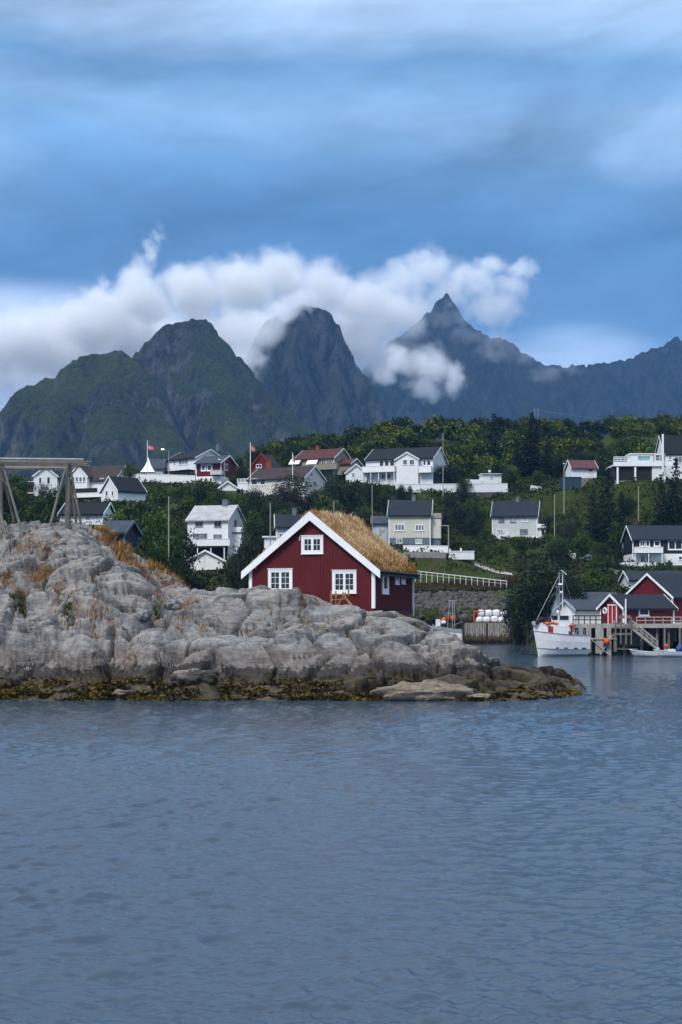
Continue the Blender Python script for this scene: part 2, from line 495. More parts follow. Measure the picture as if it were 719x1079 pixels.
# ------------------------------------------------------------------ water
def make_water():
    m, h, out = new_mat('water')
    g = h.node('ShaderNodeNewGeometry').outputs['Position']
    n1 = h.noise(h.scaled(g, (1.3, 1.5, 1)), 3.6, 4, 0.6, 0.3)
    n2 = h.noise(h.scaled(g, (1.0, 1.5, 1)), 9.0, 2, 0.5)
    calm = h.noise(h.scaled(g, (0.03, 0.11, 1)), 1.0, 3, 0.5)
    b = h.math('MULTIPLY', h.math('ADD', n1, h.math('MULTIPLY', n2, 0.22)), h.mapr(calm, 0.35, 0.65, 0.55, 1.1))
    bs = principled(h, out, (0.037, 0.062, 0.094), 0.05, 0.5, b, 1.0, 0.036)
    bs.inputs['IOR'].default_value = 1.333
    rows = np.concatenate([1.0 / np.linspace(1 / 12.0, 1 / 60.0, 1150), 1.0 / np.linspace(1 / 60.2, 1 / 160.0, 160)])
    rows = np.concatenate([[-300, -80, -20, 0, 4, 8], rows, 1.0 / np.linspace(1 / 165., 1 / 700., 60), [900, 1500, 3000, 5200]])
    s = np.linspace(-0.30, 0.30, 680)
    e_ = np.linspace(0.302, 0.60, 140); s = np.concatenate([[-9, -3, -1.2, -.8], -e_[::-1], s, e_, [.8, 1.2, 3, 9]])
    Y = np.repeat(rows[:, None], len(s), 1)
    X = s[None, :] * np.clip(np.abs(Y) + 0, 14, 600) + 0 * Y
    X[:, 0] = -5200; X[:, -1] = 5200; X[:, 1] = -2000; X[:, -2] = 2000
    rng = np.random.RandomState(4)
    Z = np.zeros_like(X)
    wx = X + 1.5 * gnoise(X * 0.12, Y * 0.12, 5); wy = Y + 1.5 * gnoise(X * 0.1, Y * 0.1, 9)
    for i in range(64):
        lam = 0.15 * (0.95 / 0.15) ** (rng.rand() ** 1.15)
        th = rng.normal(R(95), R(38))
        a = 0.063 * lam / (2 * PI) * (0.6 if lam > 1.2 else 1.0)
        kx, ky = math.cos(th) * 2 * PI / lam, math.sin(th) * 2 * PI / lam
        ph = rng.rand() * 2 * PI
        fade = np.clip((lam * 150 - Y) / (lam * 50), 0, 1)
        wv = np.sin(kx * wx + ky * wy + ph)
        Z += a * fade * (wv + 0.2 * wv * wv)
    patch = 0.75 + 0.5 * gnoise(X * 0.09, Y * 0.05, 31)
    Z = Z * patch * np.clip((Y - 2) / 8, 0, 1) * np.clip((150 - Y) / 70, 0, 1)
    me = fast_mesh('water', np.stack([X, Y, Z], -1).reshape(-1, 3), grid_faces(len(s), len(rows)), 'water', smooth=True)
    o = link('water', me); tag(o, 'rippled grey-blue fjord water', kind='structure')


make_water()


# ------------------------------------------------------------------ mountains
ROUND = [30.0]
CRAG = 3.0
def seg_field(X, Y, ridges, k1, D0, k2):
    H = np.full(X.shape, -200.0); DD = np.full(X.shape, 1e9)
    for rd in ridges:
        pts = [P(*p) for p in rd]
        for a, b in zip(pts[:-1], pts[1:]):
            dx, dy = b.x - a.x, b.y - a.y
            L2 = dx * dx + dy * dy + 1e-6
            t = np.clip(((X - a.x) * dx + (Y - a.y) * dy) / L2, 0, 1)
            d = np.hypot(X - a.x - t * dx, Y - a.y - t * dy)
            zr = a.z + t * (b.z - a.z)
            dr = d * d / (d + ROUND[0])
            hh = zr - k1 * np.minimum(dr, D0) - k2 * np.maximum(dr - D0, 0)
            H = np.maximum(H, hh)
            DD = np.minimum(DD, d)
    return H, DD


def mountain(name, label, ridges, x0, x1, y0, y1, step, k1, D0, k2, seed, mat, gul=1.0):
    xs = np.arange(x0, x1, step); ys = np.arange(y0, y1, step * 1.2)
    X, Y = np.meshgrid(xs, ys)
    wx = X + 14 * fbm(X / 90, Y / 90, 4, seed) * 1.0; wy = Y + 26 * fbm(X / 80, Y / 80, 4, seed + 5)
    H0, D = seg_field(X, Y, ridges, k1, D0, k2)
    H1, D1 = seg_field(wx, wy, ridges, k1, D0, k2)
    w = sstep(5, 45, D)
    H = H0 * (1 - w) + H1 * w
    amp = np.clip(D / 70, 0.10, 1.0) * gul
    X0_, Y0_ = X, Y; X = X + 16 * fbm(X0_ / 60, Y0_ / 60, 3, seed + 70); Y = Y + 30 * fbm(X0_ / 50, Y0_ / 70, 3, seed + 71)
    # gullies run down the fall line: noise stretched in depth
    H = H + amp * (24 * (ridged(X / 105 + 0.4 * Y / 105, Y / 150, 6, seed + 30, 0.6) - 0.9) + 15 * ridged(X / 38 + 3, Y / 52, 5, seed + 60, 0.62) + 4.5 * fbm(X / 7, Y / 9, 4, seed + 80, 0.6))
    H = H + CRAG * ridged(X / 26, Y / 30, 4, seed + 98, 0.6) * np.clip(1.4 - D / 90, 0.3, 1) + 2.6 * fbm(X / 13, Y / 13, 4, seed + 90, 0.6) + amp * 20 * (fbm(X / 46, Y / 46, 6, seed + 95, 0.68))
    X, Y = X0_, Y0_
    H = np.where(H < -30, -30, H)
    me = fast_mesh(name, np.stack([X, Y, H], -1).reshape(-1, 3), grid_faces(len(xs), len(ys)), mat, smooth=True)
    o = link(name, me); tag(o, label, kind='structure')
    return o


def mount_mats():
    for nm, rock, rock2, g1, g2, gb in (('mount_near', (0.010, 0.012, 0.014), (0.078, 0.078, 0.074), (0.004, 0.011, 0.004), (0.040, 0.052, 0.013), 0.0),
                                    ('mount_mid', (0.008, 0.010, 0.014), (0.055, 0.058, 0.062), (0.007, 0.014, 0.009), (0.024, 0.035, 0.016), 0.14),
                                    ('mount_far', (0.006, 0.008, 0.012), (0.034, 0.038, 0.044), (0.006, 0.011, 0.009), (0.016, 0.024, 0.015), 0.08)):
        m, h, out = new_mat(nm)
        ge = h.node('ShaderNodeNewGeometry'); g = ge.outputs['Position']
        sp = h.node('ShaderNodeSeparateXYZ'); h.l.new(ge.outputs['Normal'], sp.inputs[0])
        n1 = h.noise(g, 0.012, 6, 0.62, 0.4); n2 = h.noise(h.scaled(g, (1, 1, 0.35)), 0.06, 6, 0.65, 0.3); n3 = h.noise(h.scaled(g, (1, 1, 0.6)), 0.30, 4, 0.6)
        rockc = h.mix(h.mapr(n2, 0.42, 0.58), rock, rock2)
        grass = h.mix(h.mapr(h.math('ADD', h.math('MULTIPLY', n3, 0.5), h.math('MULTIPLY', n1, 0.5)), 0.40, 0.60), g1, g2)
        slope = h.math('ADD', sp.outputs['Z'], h.math('ADD', h.mapr(n1, 0.3, 0.7, -0.30, 0.30), h.mapr(n2, 0.3, 0.7, -0.30, 0.30)))
        f = h.mapr(slope, 0.44 + gb, 0.60 + gb, 0, 1, True)
        bump = h.math('ADD', h.math('MULTIPLY', n2, 1.0), h.math('MULTIPLY', n3, 0.45))
        principled(h, out, h.mix(f, rockc, grass), 0.9, 0.15, bump, 1.0, 14.0)


mount_mats()
ROUND[0] = 30.0
m1 = [[(-150, 520, 1400), (-60, 492, 1420), (-15, 474, 1440), (3, 455, 1450), (10, 437, 1455), (25, 417, 1460), (50, 405, 1470), (64, 403, 1475), (75, 391, 1480), (90, 380, 1485), (117, 375, 1490), (135, 381, 1480), (148, 394, 1465), (158, 418, 1440), (168, 452, 1400), (176, 500, 1350)],
      [(118, 420, 1680), (147, 385, 1680), (153, 383, 1680), (160, 372, 1680), (167, 358, 1680), (176, 349, 1680), (190, 343, 1680), (202, 340, 1680), (211, 341, 1680), (217, 350, 1678), (227, 359, 1672), (235, 374, 1665), (245, 387, 1655), (270, 407, 1620), (300, 435, 1570), (322, 457, 1530), (350, 492, 1480)],
      [(206, 343, 1678), (226, 392, 1600), (246, 432, 1530), (262, 476, 1450)], [(75, 392, 1478), (60, 432, 1420), (52, 490, 1340)], [(117, 377, 1488), (124, 430, 1400), (120, 490, 1320)]]
mountain('mountain', 'dark green rounded mountain with two crags at the left', m1, -760, 120, 1180, 1800, 2.6, 2.3, 75, 1.15, 3, 'mount_near', 0.85)
ROUND[0] = 5.0
m2 = [[(215, 420, 2030), (240, 396, 2040), (258, 380, 2050), (272, 356, 2050), (286, 338, 2050), (305, 327, 2050), (320, 322, 2050), (334, 327, 2050), (347, 336, 2045), (356, 349, 2040), (364, 366, 2030), (376, 388, 2020), (388, 406, 2010), (400, 428, 2000), (412, 450, 1990), (424, 480, 1980), (436, 520, 1975)],
      [(320, 324, 2048), (310, 375, 1960), (318, 425, 1900), (330, 480, 1830)], [(356, 350, 2038), (352, 400, 1960), (366, 450, 1890)], [(290, 337, 2048), (282, 400, 1950), (290, 455, 1880)]]
mountain('mountain', 'steep grey rock peak with its top in the cloud', m2, -300, 160, 1640, 2240, 2.6, 2.9, 70, 1.5, 21, 'mount_mid', 1.15)
m3 = [[(330, 470, 2980), (360, 425, 2990), (380, 396, 3000), (398, 374, 3000), (419, 358, 3000), (440, 343, 3000), (453, 332, 3000), (461, 319, 3000), (471, 312.5, 3000), (480, 325, 3000), (490, 343, 3000), (503, 349, 3000), (516, 357, 3005), (535, 361, 3010), (551, 373, 3020), (577, 388, 3040), (603, 389, 3060), (635, 385, 3080), (667, 378, 3100), (690, 371, 3110), (704, 365, 3115), (712, 357, 3120), (719, 361, 3120), (760, 350, 3140), (830, 372, 3160), (960, 380, 3160), (1100, 420, 3160)],
      [(453, 333, 2998), (440, 380, 2880), (434, 430, 2760)], [(480, 326, 2998), (488, 375, 2880), (470, 440, 2740)], [(551, 374, 3018), (560, 410, 2900), (545, 445, 2780)], [(635, 386, 3078), (625, 420, 2950), (640, 450, 2850)], [(712, 358, 3118), (700, 410, 2970), (715, 450, 2850)]]
mountain('mountain', 'far blue mountain ridge with a sharp pointed peak', m3, -200, 1750, 2450, 3320, 4.5, 2.2, 60, 1.15, 44, 'mount_far', 1.1)
# ------------------------------------------------------------------ clouds (volumes) and haze
def cloud(name, label, blobs, dens, nscale, seed, erode=1.0, voxel=16, edge=1.0, stretch=(1, 1, 1)):
    """blobs: (px, py, Y, rx_px, ry_px, depth_m); density falls off towards every blob's rim and is eaten by noise"""
    m, h, out = new_mat('cloud_%d' % seed)
    tc = h.node('ShaderNodeTexCoord').outputs['Object']
    wn = h.node('ShaderNodeTexNoise', {'Scale': nscale * 0.55, 'Detail': 3, 'Roughness': 0.5}); h.l.new(tc, wn.inputs['Vector'])
    off = h.node('ShaderNodeVectorMath', operation='MULTIPLY_ADD'); h.l.new(wn.outputs['Color'], off.inputs[0])
    w = 0.80 / (nscale * 1.0)
    off.inputs[1].default_value = (w, w, w); off.inputs[2].default_value = (-w / 2, -w / 2, -w / 2)
    ad = h.node('ShaderNodeVectorMath', operation='ADD'); h.l.new(tc, ad.inputs[0]); h.l.new(off.outputs[0], ad.inputs[1])
    wn2 = h.node('ShaderNodeTexNoise', {'Scale': nscale * 2.6, 'Detail': 4, 'Roughness': 0.6}); h.l.new(tc, wn2.inputs['Vector'])
    w2 = 0.70 / nscale
    of2 = h.node('ShaderNodeVectorMath', operation='MULTIPLY_ADD'); h.l.new(wn2.outputs['Color'], of2.inputs[0])
    of2.inputs[1].default_value = (w2, w2, w2); of2.inputs[2].default_value = (-w2 / 2, -w2 / 2, -w2 / 2)
    ad2 = h.node('ShaderNodeVectorMath', operation='ADD'); h.l.new(ad.outputs[0], ad2.inputs[0]); h.l.new(of2.outputs[0], ad2.inputs[1])
    pos = ad2.outputs[0]
    m.cycles.volume_step_rate = 0.24
    best = None; mb = MB()
    for i, (px, py, Y, rx, ry, dd) in enumerate(blobs):
        c = P(px, py, Y); r = (rx * Y / F, dd, ry * Y / F)
        s1 = h.node('ShaderNodeVectorMath', operation='SUBTRACT'); h.l.new(pos, s1.inputs[0]); s1.inputs[1].default_value = c
        s2 = h.node('ShaderNodeVectorMath', operation='MULTIPLY'); h.l.new(s1.outputs[0], s2.inputs[0]); s2.inputs[1].default_value = tuple(1 / q for q in r)
        s3 = h.node('ShaderNodeVectorMath', operation='LENGTH'); h.l.new(s2.outputs[0], s3.inputs[0])
        v = h.math('SUBTRACT', 1.0, s3.outputs['Value'])
        best = v if best is None else h.math('SMOOTH_MAX', best, v, 0.12)
        mb.blob(c, tuple(q * 1.02 + w * 0.30 for q in r), seed + i, 0.0, 3)
    n = h.noise(h.scaled(tc, stretch), nscale * 1.7, 8, 0.64, 0.5)
    e = h.math('SUBTRACT', h.math('MULTIPLY', best, edge), h.math('MULTIPLY', h.mapr(n, 0.30, 0.70, 0, 1), 0.52 * erode))
    d = h.math('MULTIPLY', h.math('POWER', h.mapr(e, -0.02, 0.42, 0.0, 1.0), 1.6), dens)
    pv = h.node('ShaderNodeVolumePrincipled', {'Color': (1.0, 1.0, 1.0, 1), 'Anisotropy': 0.0})
    h.l.new(d, pv.inputs['Density'])
    h.l.new(pv.outputs[0], out.inputs['Volume'])
    o = mb.build(name, 'cloud_%d' % seed)
    rm = o.modifiers.new('join', 'REMESH'); rm.mode = 'VOXEL'; rm.voxel_size = voxel
    tag(o, label, kind='stuff')
    return o


cloud('cloud', 'long white cloud bank rolling over the left mountain tops', [
    (20, 362, 2240, 95, 50, 160), (95, 345, 2240, 75, 42, 160), (150, 325, 2240, 50, 38, 150), (145, 304, 2230, 28, 26, 80), (110, 322, 2230, 30, 22, 90),
    (60, 372, 2300, 90, 34, 90), (140, 365, 2300, 60, 34, 90), (200, 350, 2300, 40, 30, 90),
    (205, 312, 2230, 48, 40, 150), (255, 302, 2230, 52, 40, 150), (300, 294, 2230, 46, 34, 150), (345, 306, 2230, 42, 36, 140), (385, 318, 2230, 42, 34, 130),
    (235, 355, 2200, 60, 40, 120), (330, 350, 2260, 60, 40, 100), (385, 360, 2260, 40, 45, 100)], 0.036, 0.012, 71, 0.92, 16)
cloud('cloud', 'cloud wrapped round the shoulder of the steep rock peak', [
    (258, 352, 1860, 32, 34, 80), (240, 378, 1850, 22, 22, 60), (292, 326, 1880, 26, 15, 60), (268, 376, 1850, 20, 20, 45), (322, 320, 1960, 32, 15, 60), (298, 326, 1940, 36, 20, 70), (276, 346, 1900, 36, 30, 80), (250, 384, 1840, 34, 26, 70)], 0.030, 0.016, 72, 1.0, 12)
cloud('cloud', 'wispy white cloud trailing right behind the sharp peak', [
    (415, 300, 3150, 45, 30, 130), (450, 282, 3150, 45, 24, 130), (490, 290, 3150, 38, 24, 110), (520, 278, 3150, 26, 18, 90), (545, 284, 3150, 24, 17, 80),
    (425, 325, 3150, 50, 32, 110), (520, 322, 3150, 50, 30, 70), (562, 288, 3150, 12, 18, 50), (470, 305, 3150, 45, 28, 90), (505, 300, 3150, 40, 24, 80), (540, 300, 3150, 30, 20, 70), (400, 330, 3150, 50, 36, 90), (455, 325, 3180, 40, 26, 60)], 0.020, 0.0095, 73, 0.95, 22, 1.0)
cloud('cloud', 'rounded white cloud hanging in front of the sharp peak', [
    (418, 384, 2560, 34, 24, 80), (452, 386, 2560, 40, 28, 90), (478, 398, 2560, 20, 24, 60), (405, 400, 2540, 24, 18, 60), (445, 410, 2560, 30, 16, 60), (398, 384, 2560, 16, 26, 50)], 0.026, 0.013, 74, 0.9, 14)
cloud('cloud', 'torn wisp of cloud rising from the left end of the bank', [
    (148, 286, 2225, 22, 24, 60), (160, 268, 2220, 17, 24, 50), (170, 248, 2220, 12, 18, 40), (136, 300, 2225, 22, 20, 60), (104, 300, 2225, 14, 10, 40)], 0.020, 0.017, 78, 1.15, 14)
cloud('cloud', 'thin mist clinging to the ridge right of the sharp peak', [
    (492, 336, 2900, 26, 14, 60), (525, 362, 2900, 34, 18, 70), (555, 378, 2900, 32, 16, 70), (575, 395, 2900, 26, 16, 60), (600, 386, 2960, 26, 10, 50), (474, 322, 2900, 16, 12, 40)], 0.0042, 0.010, 75, 1.1, 18)


cloud('cloud', 'pale thin cloud veil lying behind the left mountains', [
    (-20, 390, 2420, 110, 62, 60), (70, 372, 2420, 90, 56, 60), (170, 362, 2420, 80, 50, 60), (270, 350, 2420, 80, 50, 60), (370, 350, 2420, 60, 60, 60), (400, 335, 2420, 50, 40, 50)], 0.040, 0.008, 76, 0.5, 22)
cloud('cloud', 'thin mist drifting across the sharp peak', [
    (462, 335, 2850, 30, 16, 40), (440, 352, 2850, 26, 14, 40), (490, 352, 2850, 30, 14, 40), (520, 376, 2850, 34, 16, 40), (425, 366, 2840, 20, 14, 40)], 0.0040, 0.012, 77, 0.9, 16)


def make_haze():
    m, h, out = new_mat('haze')
    pv = h.node('ShaderNodeVolumePrincipled', {'Color': (0.22, 0.52, 1.0, 1), 'Density': HAZE, 'Anisotropy': 0.0})
    h.l.new(pv.outputs[0], out.inputs['Volume'])
    o = MB().box(-5600, -700, -40, 5600, 6000, 1150).build('haze', 'haze')
    tag(o, 'thin blue haze over the fjord', kind='stuff')


HAZE = 0.00008
make_haze()
# ------------------------------------------------------------------ rock island
_px = np.array([-420, -200, 0, 40, 85, 105, 130, 165, 200, 240, 285, 330, 362, 400, 440, 462, 476, 490, 504, 520, 560, 590, 612, 622, 640], float)
_ty = np.array([548, 545, 552, 550, 550, 560, 576, 600, 619, 620, 622, 626, 641, 647, 655, 665, 672, 683, 690, 694, 702, 709, 718, 732, 760], float)
_tY = np.array([104, 101, 98, 97.5, 97, 96.5, 96, 95, 93, 90, 89, 89, 88, 88, 88, 88, 88, 88, 88.1, 88.3, 89, 90, 90.5, 91, 91.2], float)
_wY = np.array([76, 78, 79.6, 79.5, 79.2, 79.4, 79.6, 79.8, 79.4, 79.4, 79.2, 79.4, 79.2, 79.4, 79.2, 79.1, 79.0, 78.8, 79.0, 79.2, 80.0, 81.8, 85.0, 89.5, 92], float)


def _blk(px, py, Y, rx, rd, rz, ang=0.0, k=2.4, tilt=0.0):
    p = P(px, py, Y)
    return (p.x, Y, p.z, rx, rd, rz, R(ang), k, tilt)


# rounded slabs and whalebacks seen in the photo: top point px,py at distance Y; half-width, half-depth, height of the cap
BLOCKS = [
    _blk(108, 590, 90.5, 3.7, 2.6, 1.75, 4, 2.6, -0.10), _blk(22, 590, 91.0, 2.4, 1.8, 1.1, -6, 2.6, -0.05), _blk(100, 622, 88.0, 2.3, 1.5, 1.35, 10, 3.0, -0.12),
    _blk(45, 618, 88.2, 1.2, 1.0, 0.9, -8, 3.2, 0.08), _blk(10, 622, 88.0, 1.0, 1.0, 0.8, 5, 3.2, 0), _blk(12, 648, 85.2, 1.9, 1.4, 1.5, -12, 3.0, -0.15), _blk(50, 650, 85.2, 1.5, 1.4, 1.5, -14, 3.0, -0.22),
    _blk(88, 664, 84.8, 1.6, 1.2, 1.3, -10, 3.2, -0.28), _blk(118, 655, 86.0, 1.2, 1.0, 0.9, 0, 3.2, 0.05), _blk(172, 660, 85.6, 2.4, 1.9, 1.9, 10, 2.6, -0.08),
    _blk(212, 626, 89.6, 2.4, 1.9, 1.6, 4, 2.6, -0.04), _blk(262, 622, 88.9, 2.4, 1.8, 1.7, 5, 2.8, 0.02), _blk(305, 624, 88.6, 1.9, 1.6, 1.6, -5, 3.0, -0.06), _blk(352, 641, 87.6, 2.8, 1.8, 1.6, 8, 2.6, -0.08),
    _blk(300, 661, 85.4, 2.9, 1.9, 2.0, 0, 2.4, -0.04), _blk(385, 663, 85.2, 3.2, 1.9, 2.0, -4, 2.4, -0.02), _blk(410, 650, 87.0, 2.6, 1.5, 1.3, 6, 2.6, -0.10), _blk(446, 661, 86.2, 2.6, 1.9, 2.0, 8, 2.5, -0.13),
    _blk(240, 668, 84.8, 2.2, 1.6, 1.6, -8, 2.8, 0.04), _blk(482, 682, 86.2, 1.7, 1.6, 1.5, 0, 2.6, -0.12), _blk(540, 702, 87.0, 2.6, 1.6, 1.1, 6, 2.6, -0.12),
    _blk(200, 716, 80.8, 1.4, 0.9, 0.6, 0, 2.6, 0), _blk(138, 640, 87.6, 1.4, 1.0, 0.8, 0, 3.0, -0.1), _blk(62, 552, 96.5, 3.5, 3.4, 2.2, 0, 2.2, 0.0), _blk(-60, 600, 90, 3.5, 2.5, 1.8, 5, 2.5, 0),
    _blk(-110, 650, 86, 3.2, 2.2, 2.0, 8, 2.6, 0),
]
HOUSE_PAD = (0.0, 0.0)


def island_height(X, Y):
    px = CX + X * F / np.clip(Y, 60, 200)
    ty = np.interp(px, _px, _ty); tY = np.interp(px, _px, _tY); wY = np.interp(px, _px, _wY)
    zt = HC - (ty - HY) * tY / F
    u = (Y - wY) / (tY - wY)
    prof = np.interp(u, [-1.5, -0.3, 0, 0.10, 0.22, 0.34, 0.5, 0.75, 1.0], [-0.6, -0.12, 0.0, 0.045, 0.11, 0.26, 0.46, 0.74, 0.97])
    # the low right tip has no tall face, so its profile is plainer
    low = sstep(480, 560, px)
    prof = prof * (1 - low) + low * np.interp(u, [-1.5, -0.3, 0, 0.3, 0.7, 1.0], [-0.6, -0.2, 0, 0.3, 0.75, 1.0])
    z = prof * zt
    # behind the crest: level shoulder for the cabin, then down to the sound
    back = Y - tY
    plate = np.where(px < 200, zt - 0.03 * back, zt - 0.10 * np.clip(back, 0, 6) - 0.02 * back)
    drop = sstep(12, 30, back) * (zt + 2.5)
    short = sstep(430, 500, px)
    drop = drop * (1 - short) + short * sstep(0.3, 5, back) * (zt + 1.5)
    z = np.where(back > 0, plate - drop, z)
    return z, zt, u, px, back


def make_island():
    xs = np.concatenate([np.arange(-44, -23, 0.28), np.arange(-23, 17.5, 0.072), [18, 19, 20]])
    ys = np.concatenate([np.arange(76, 98.5, 0.072), np.arange(98.5, 112, 0.22), np.arange(112, 134, 0.9)])
    X, Y = np.meshgrid(xs, ys)
    wx = X + 0.7 * fbm(X * 0.3, Y * 0.3, 2, 3); wy = Y + 0.7 * fbm(X * 0.3 + 9, Y * 0.3, 2, 4)
    z, zt, u, px, back = island_height(X, Y)
    body = np.clip(u * 3, 0, 1) * np.clip(1 - back / 26, 0, 1)
    z = z - 0.75 * sstep(1.0, 0.85, u) * sstep(0.15, 0.35, u) * sstep(640, 560, px)
    z = z + 0.35 * fbm(X * 0.22, Y * 0.22, 4, 8) * body * np.clip(0.3 + np.abs(back) / 4, 0, 1)
    # whalebacks
    rg = np.random.RandomState(12); extra = []
    for _ in range(64):
        bp = rg.uniform(-60, 560); bt = rg.uniform(0.22, 0.9) if rg.rand() < 0.8 else rg.uniform(0.02, 0.25)
        if bp > 240: continue
        w0 = np.interp(bp, _px, _wY); t0 = np.interp(bp, _px, _tY); by = w0 + (t0 - w0) * bt; bx = (bp - CX) * by / F
        bz = float(island_height(np.array([bx]), np.array([by]))[0][0]) - 0.15
        s_ = rg.uniform(0.5, 1.5) * (1.25 if bp > 250 else 1)
        extra.append((bx, by, bz, s_ * rg.uniform(0.9, 1.5), s_ * rg.uniform(0.6, 0.9), s_ * rg.uniform(0.6, 1.0), rg.uniform(-0.35, 0.35), rg.uniform(2.6, 4.5), rg.uniform(-0.28, 0.15)))
    trench = np.zeros_like(z)
    for i, (cx, cy, cz, rX, rD, rZ, an, k, tl) in enumerate(extra + BLOCKS):
        if cx > -10: rX *= 1.22; rD *= 1.1; k += 0.5; rZ *= 0.9
        RR = 1.5 * max(rX, rD) + 1.2
        i0, i1 = np.searchsorted(xs, cx - RR), np.searchsorted(xs, cx + RR); j0, j1 = np.searchsorted(ys, cy - RR), np.searchsorted(ys, cy + RR)
        if i1 - i0 < 3 or j1 - j0 < 3: continue
        S = (slice(j0, j1), slice(i0, i1)); FX, FY, Fz = X, Y, z; X, Y, z = X[S], Y[S], z[S]
        dx = (wx[S] * 0.45 + X * 0.55) - cx; dy = (wy[S] * 0.45 + Y * 0.55) - (cy)
        lx = (dx * math.cos(an) + dy * math.sin(an)) / rX; ly = (-dx * math.sin(an) + dy * math.cos(an)) / rD
        q = (np.abs(lx) ** k + np.abs(ly) ** k)
        cap = cz - rZ * np.clip(q, 0, 2.2) ** 1.15 + tl * dx - 0.10 * np.clip(dy, 0, 9)
        nz = 0.12 * fbm(X * 0.45 + i, Y * 0.45, 2, 60 + i)
        cap = cap + nz
        inside = (q < 2.0)
        # a dark joint runs round each block where it meets the next
        rim = sstep(2.6, 1.5, q) * (0.30 if rX > 1.6 else 0.16)
        tr_ = trench[S]; z = z - np.maximum(0, rim - tr_) * body[S] * sstep(1.02, 0.9, u[S]); trench[S] = np.maximum(tr_, rim)
        up = inside & (cap > z)
        Fz[S] = np.where(up, cap, z); X, Y, z = FX, FY, Fz
    # broken shelf at the tide line
    shelf = sstep(-0.05, 0.02, u) * sstep(0.36, 0.2, u) * sstep(600, 540, px)
    z = z + shelf * (0.22 * fbm(X * 0.55, Y * 1.1, 3, 31) + 0.14 * ridged(X * 1.3, Y * 1.7, 3, 33) - 0.10)
    # joints are laid out on the sloping surface itself and push it in or out along its normal
    S_ = Y + 0.95 * z
    body = body * (0.35 + 0.65 * sstep(625, 545, px))
    wx_ = X + 0.30 * fbm(X * 0.3, S_ * 0.3, 2, 301); ws_ = S_ + 0.30 * fbm(X * 0.3 + 5, S_ * 0.3, 2, 302)
    a2 = R(17); qx = wx_ * math.cos(a2) + ws_ * math.sin(a2); qy = -wx_ * math.sin(a2) + ws_ * math.cos(a2)
    left = sstep(250, 150, px)
    g1, g2, gid, gox, goy = voronoi(qx / 3.4, qy / 2.3, 310, 1.0)
    D_ = (gid - 0.5) * 0.62 + gox * (gid - 0.5) * 1.3 - goy * 0.6 * (gid - 0.35) - 1.0 * np.exp(-((g2 - g1) / 0.05) ** 2)
    h1, h2, hid, hox, hoy = voronoi(qx / 1.35 + 9, qy / 0.85, 330, 1.0)
    pm = np.maximum(sstep(0.05, 0.40, fbm(X * 0.2, S_ * 0.2, 3, 340)), 0.75 * left)
    D_ = D_ + pm * ((hid - 0.5) * 0.28 + hox * (hid - 0.5) * 0.3 - hoy * 0.22 - 0.36 * np.exp(-((h2 - h1) / 0.07) ** 2))
    k1, k2, kid, _, _ = voronoi(qx / 0.5 + 3, qy / 0.33, 350, 1.0)
    pk = sstep(0.15, 0.5, fbm(X * 0.35 + 9, S_ * 0.35, 3, 360))
    D_ = D_ + pk * ((kid - 0.5) * 0.10 - 0.06 * np.exp(-((k2 - k1) / 0.09) ** 2))
    D_ = D_ + 0.05 * fbm(X * 0.9, S_ * 1.6, 3, 12) + 0.018 * fbm(X * 3.5, S_ * 4.5, 3, 13)
    D_ = D_ * body
    Xd = X; Yd = Y - 0.55 * D_; z = z + 0.80 * D_
    z = np.where(u < -0.02, np.minimum(z, -0.1 + u), z)
    me = fast_mesh('rock_island', np.stack([Xd, Yd, z], -1).reshape(-1, 3), grid_faces(len(xs), len(ys)), 'island_rock', smooth=True)
    o = link('rock_island', me); tag(o, 'bare grey rock island with dark tide band', kind='structure')
    return xs, ys, z


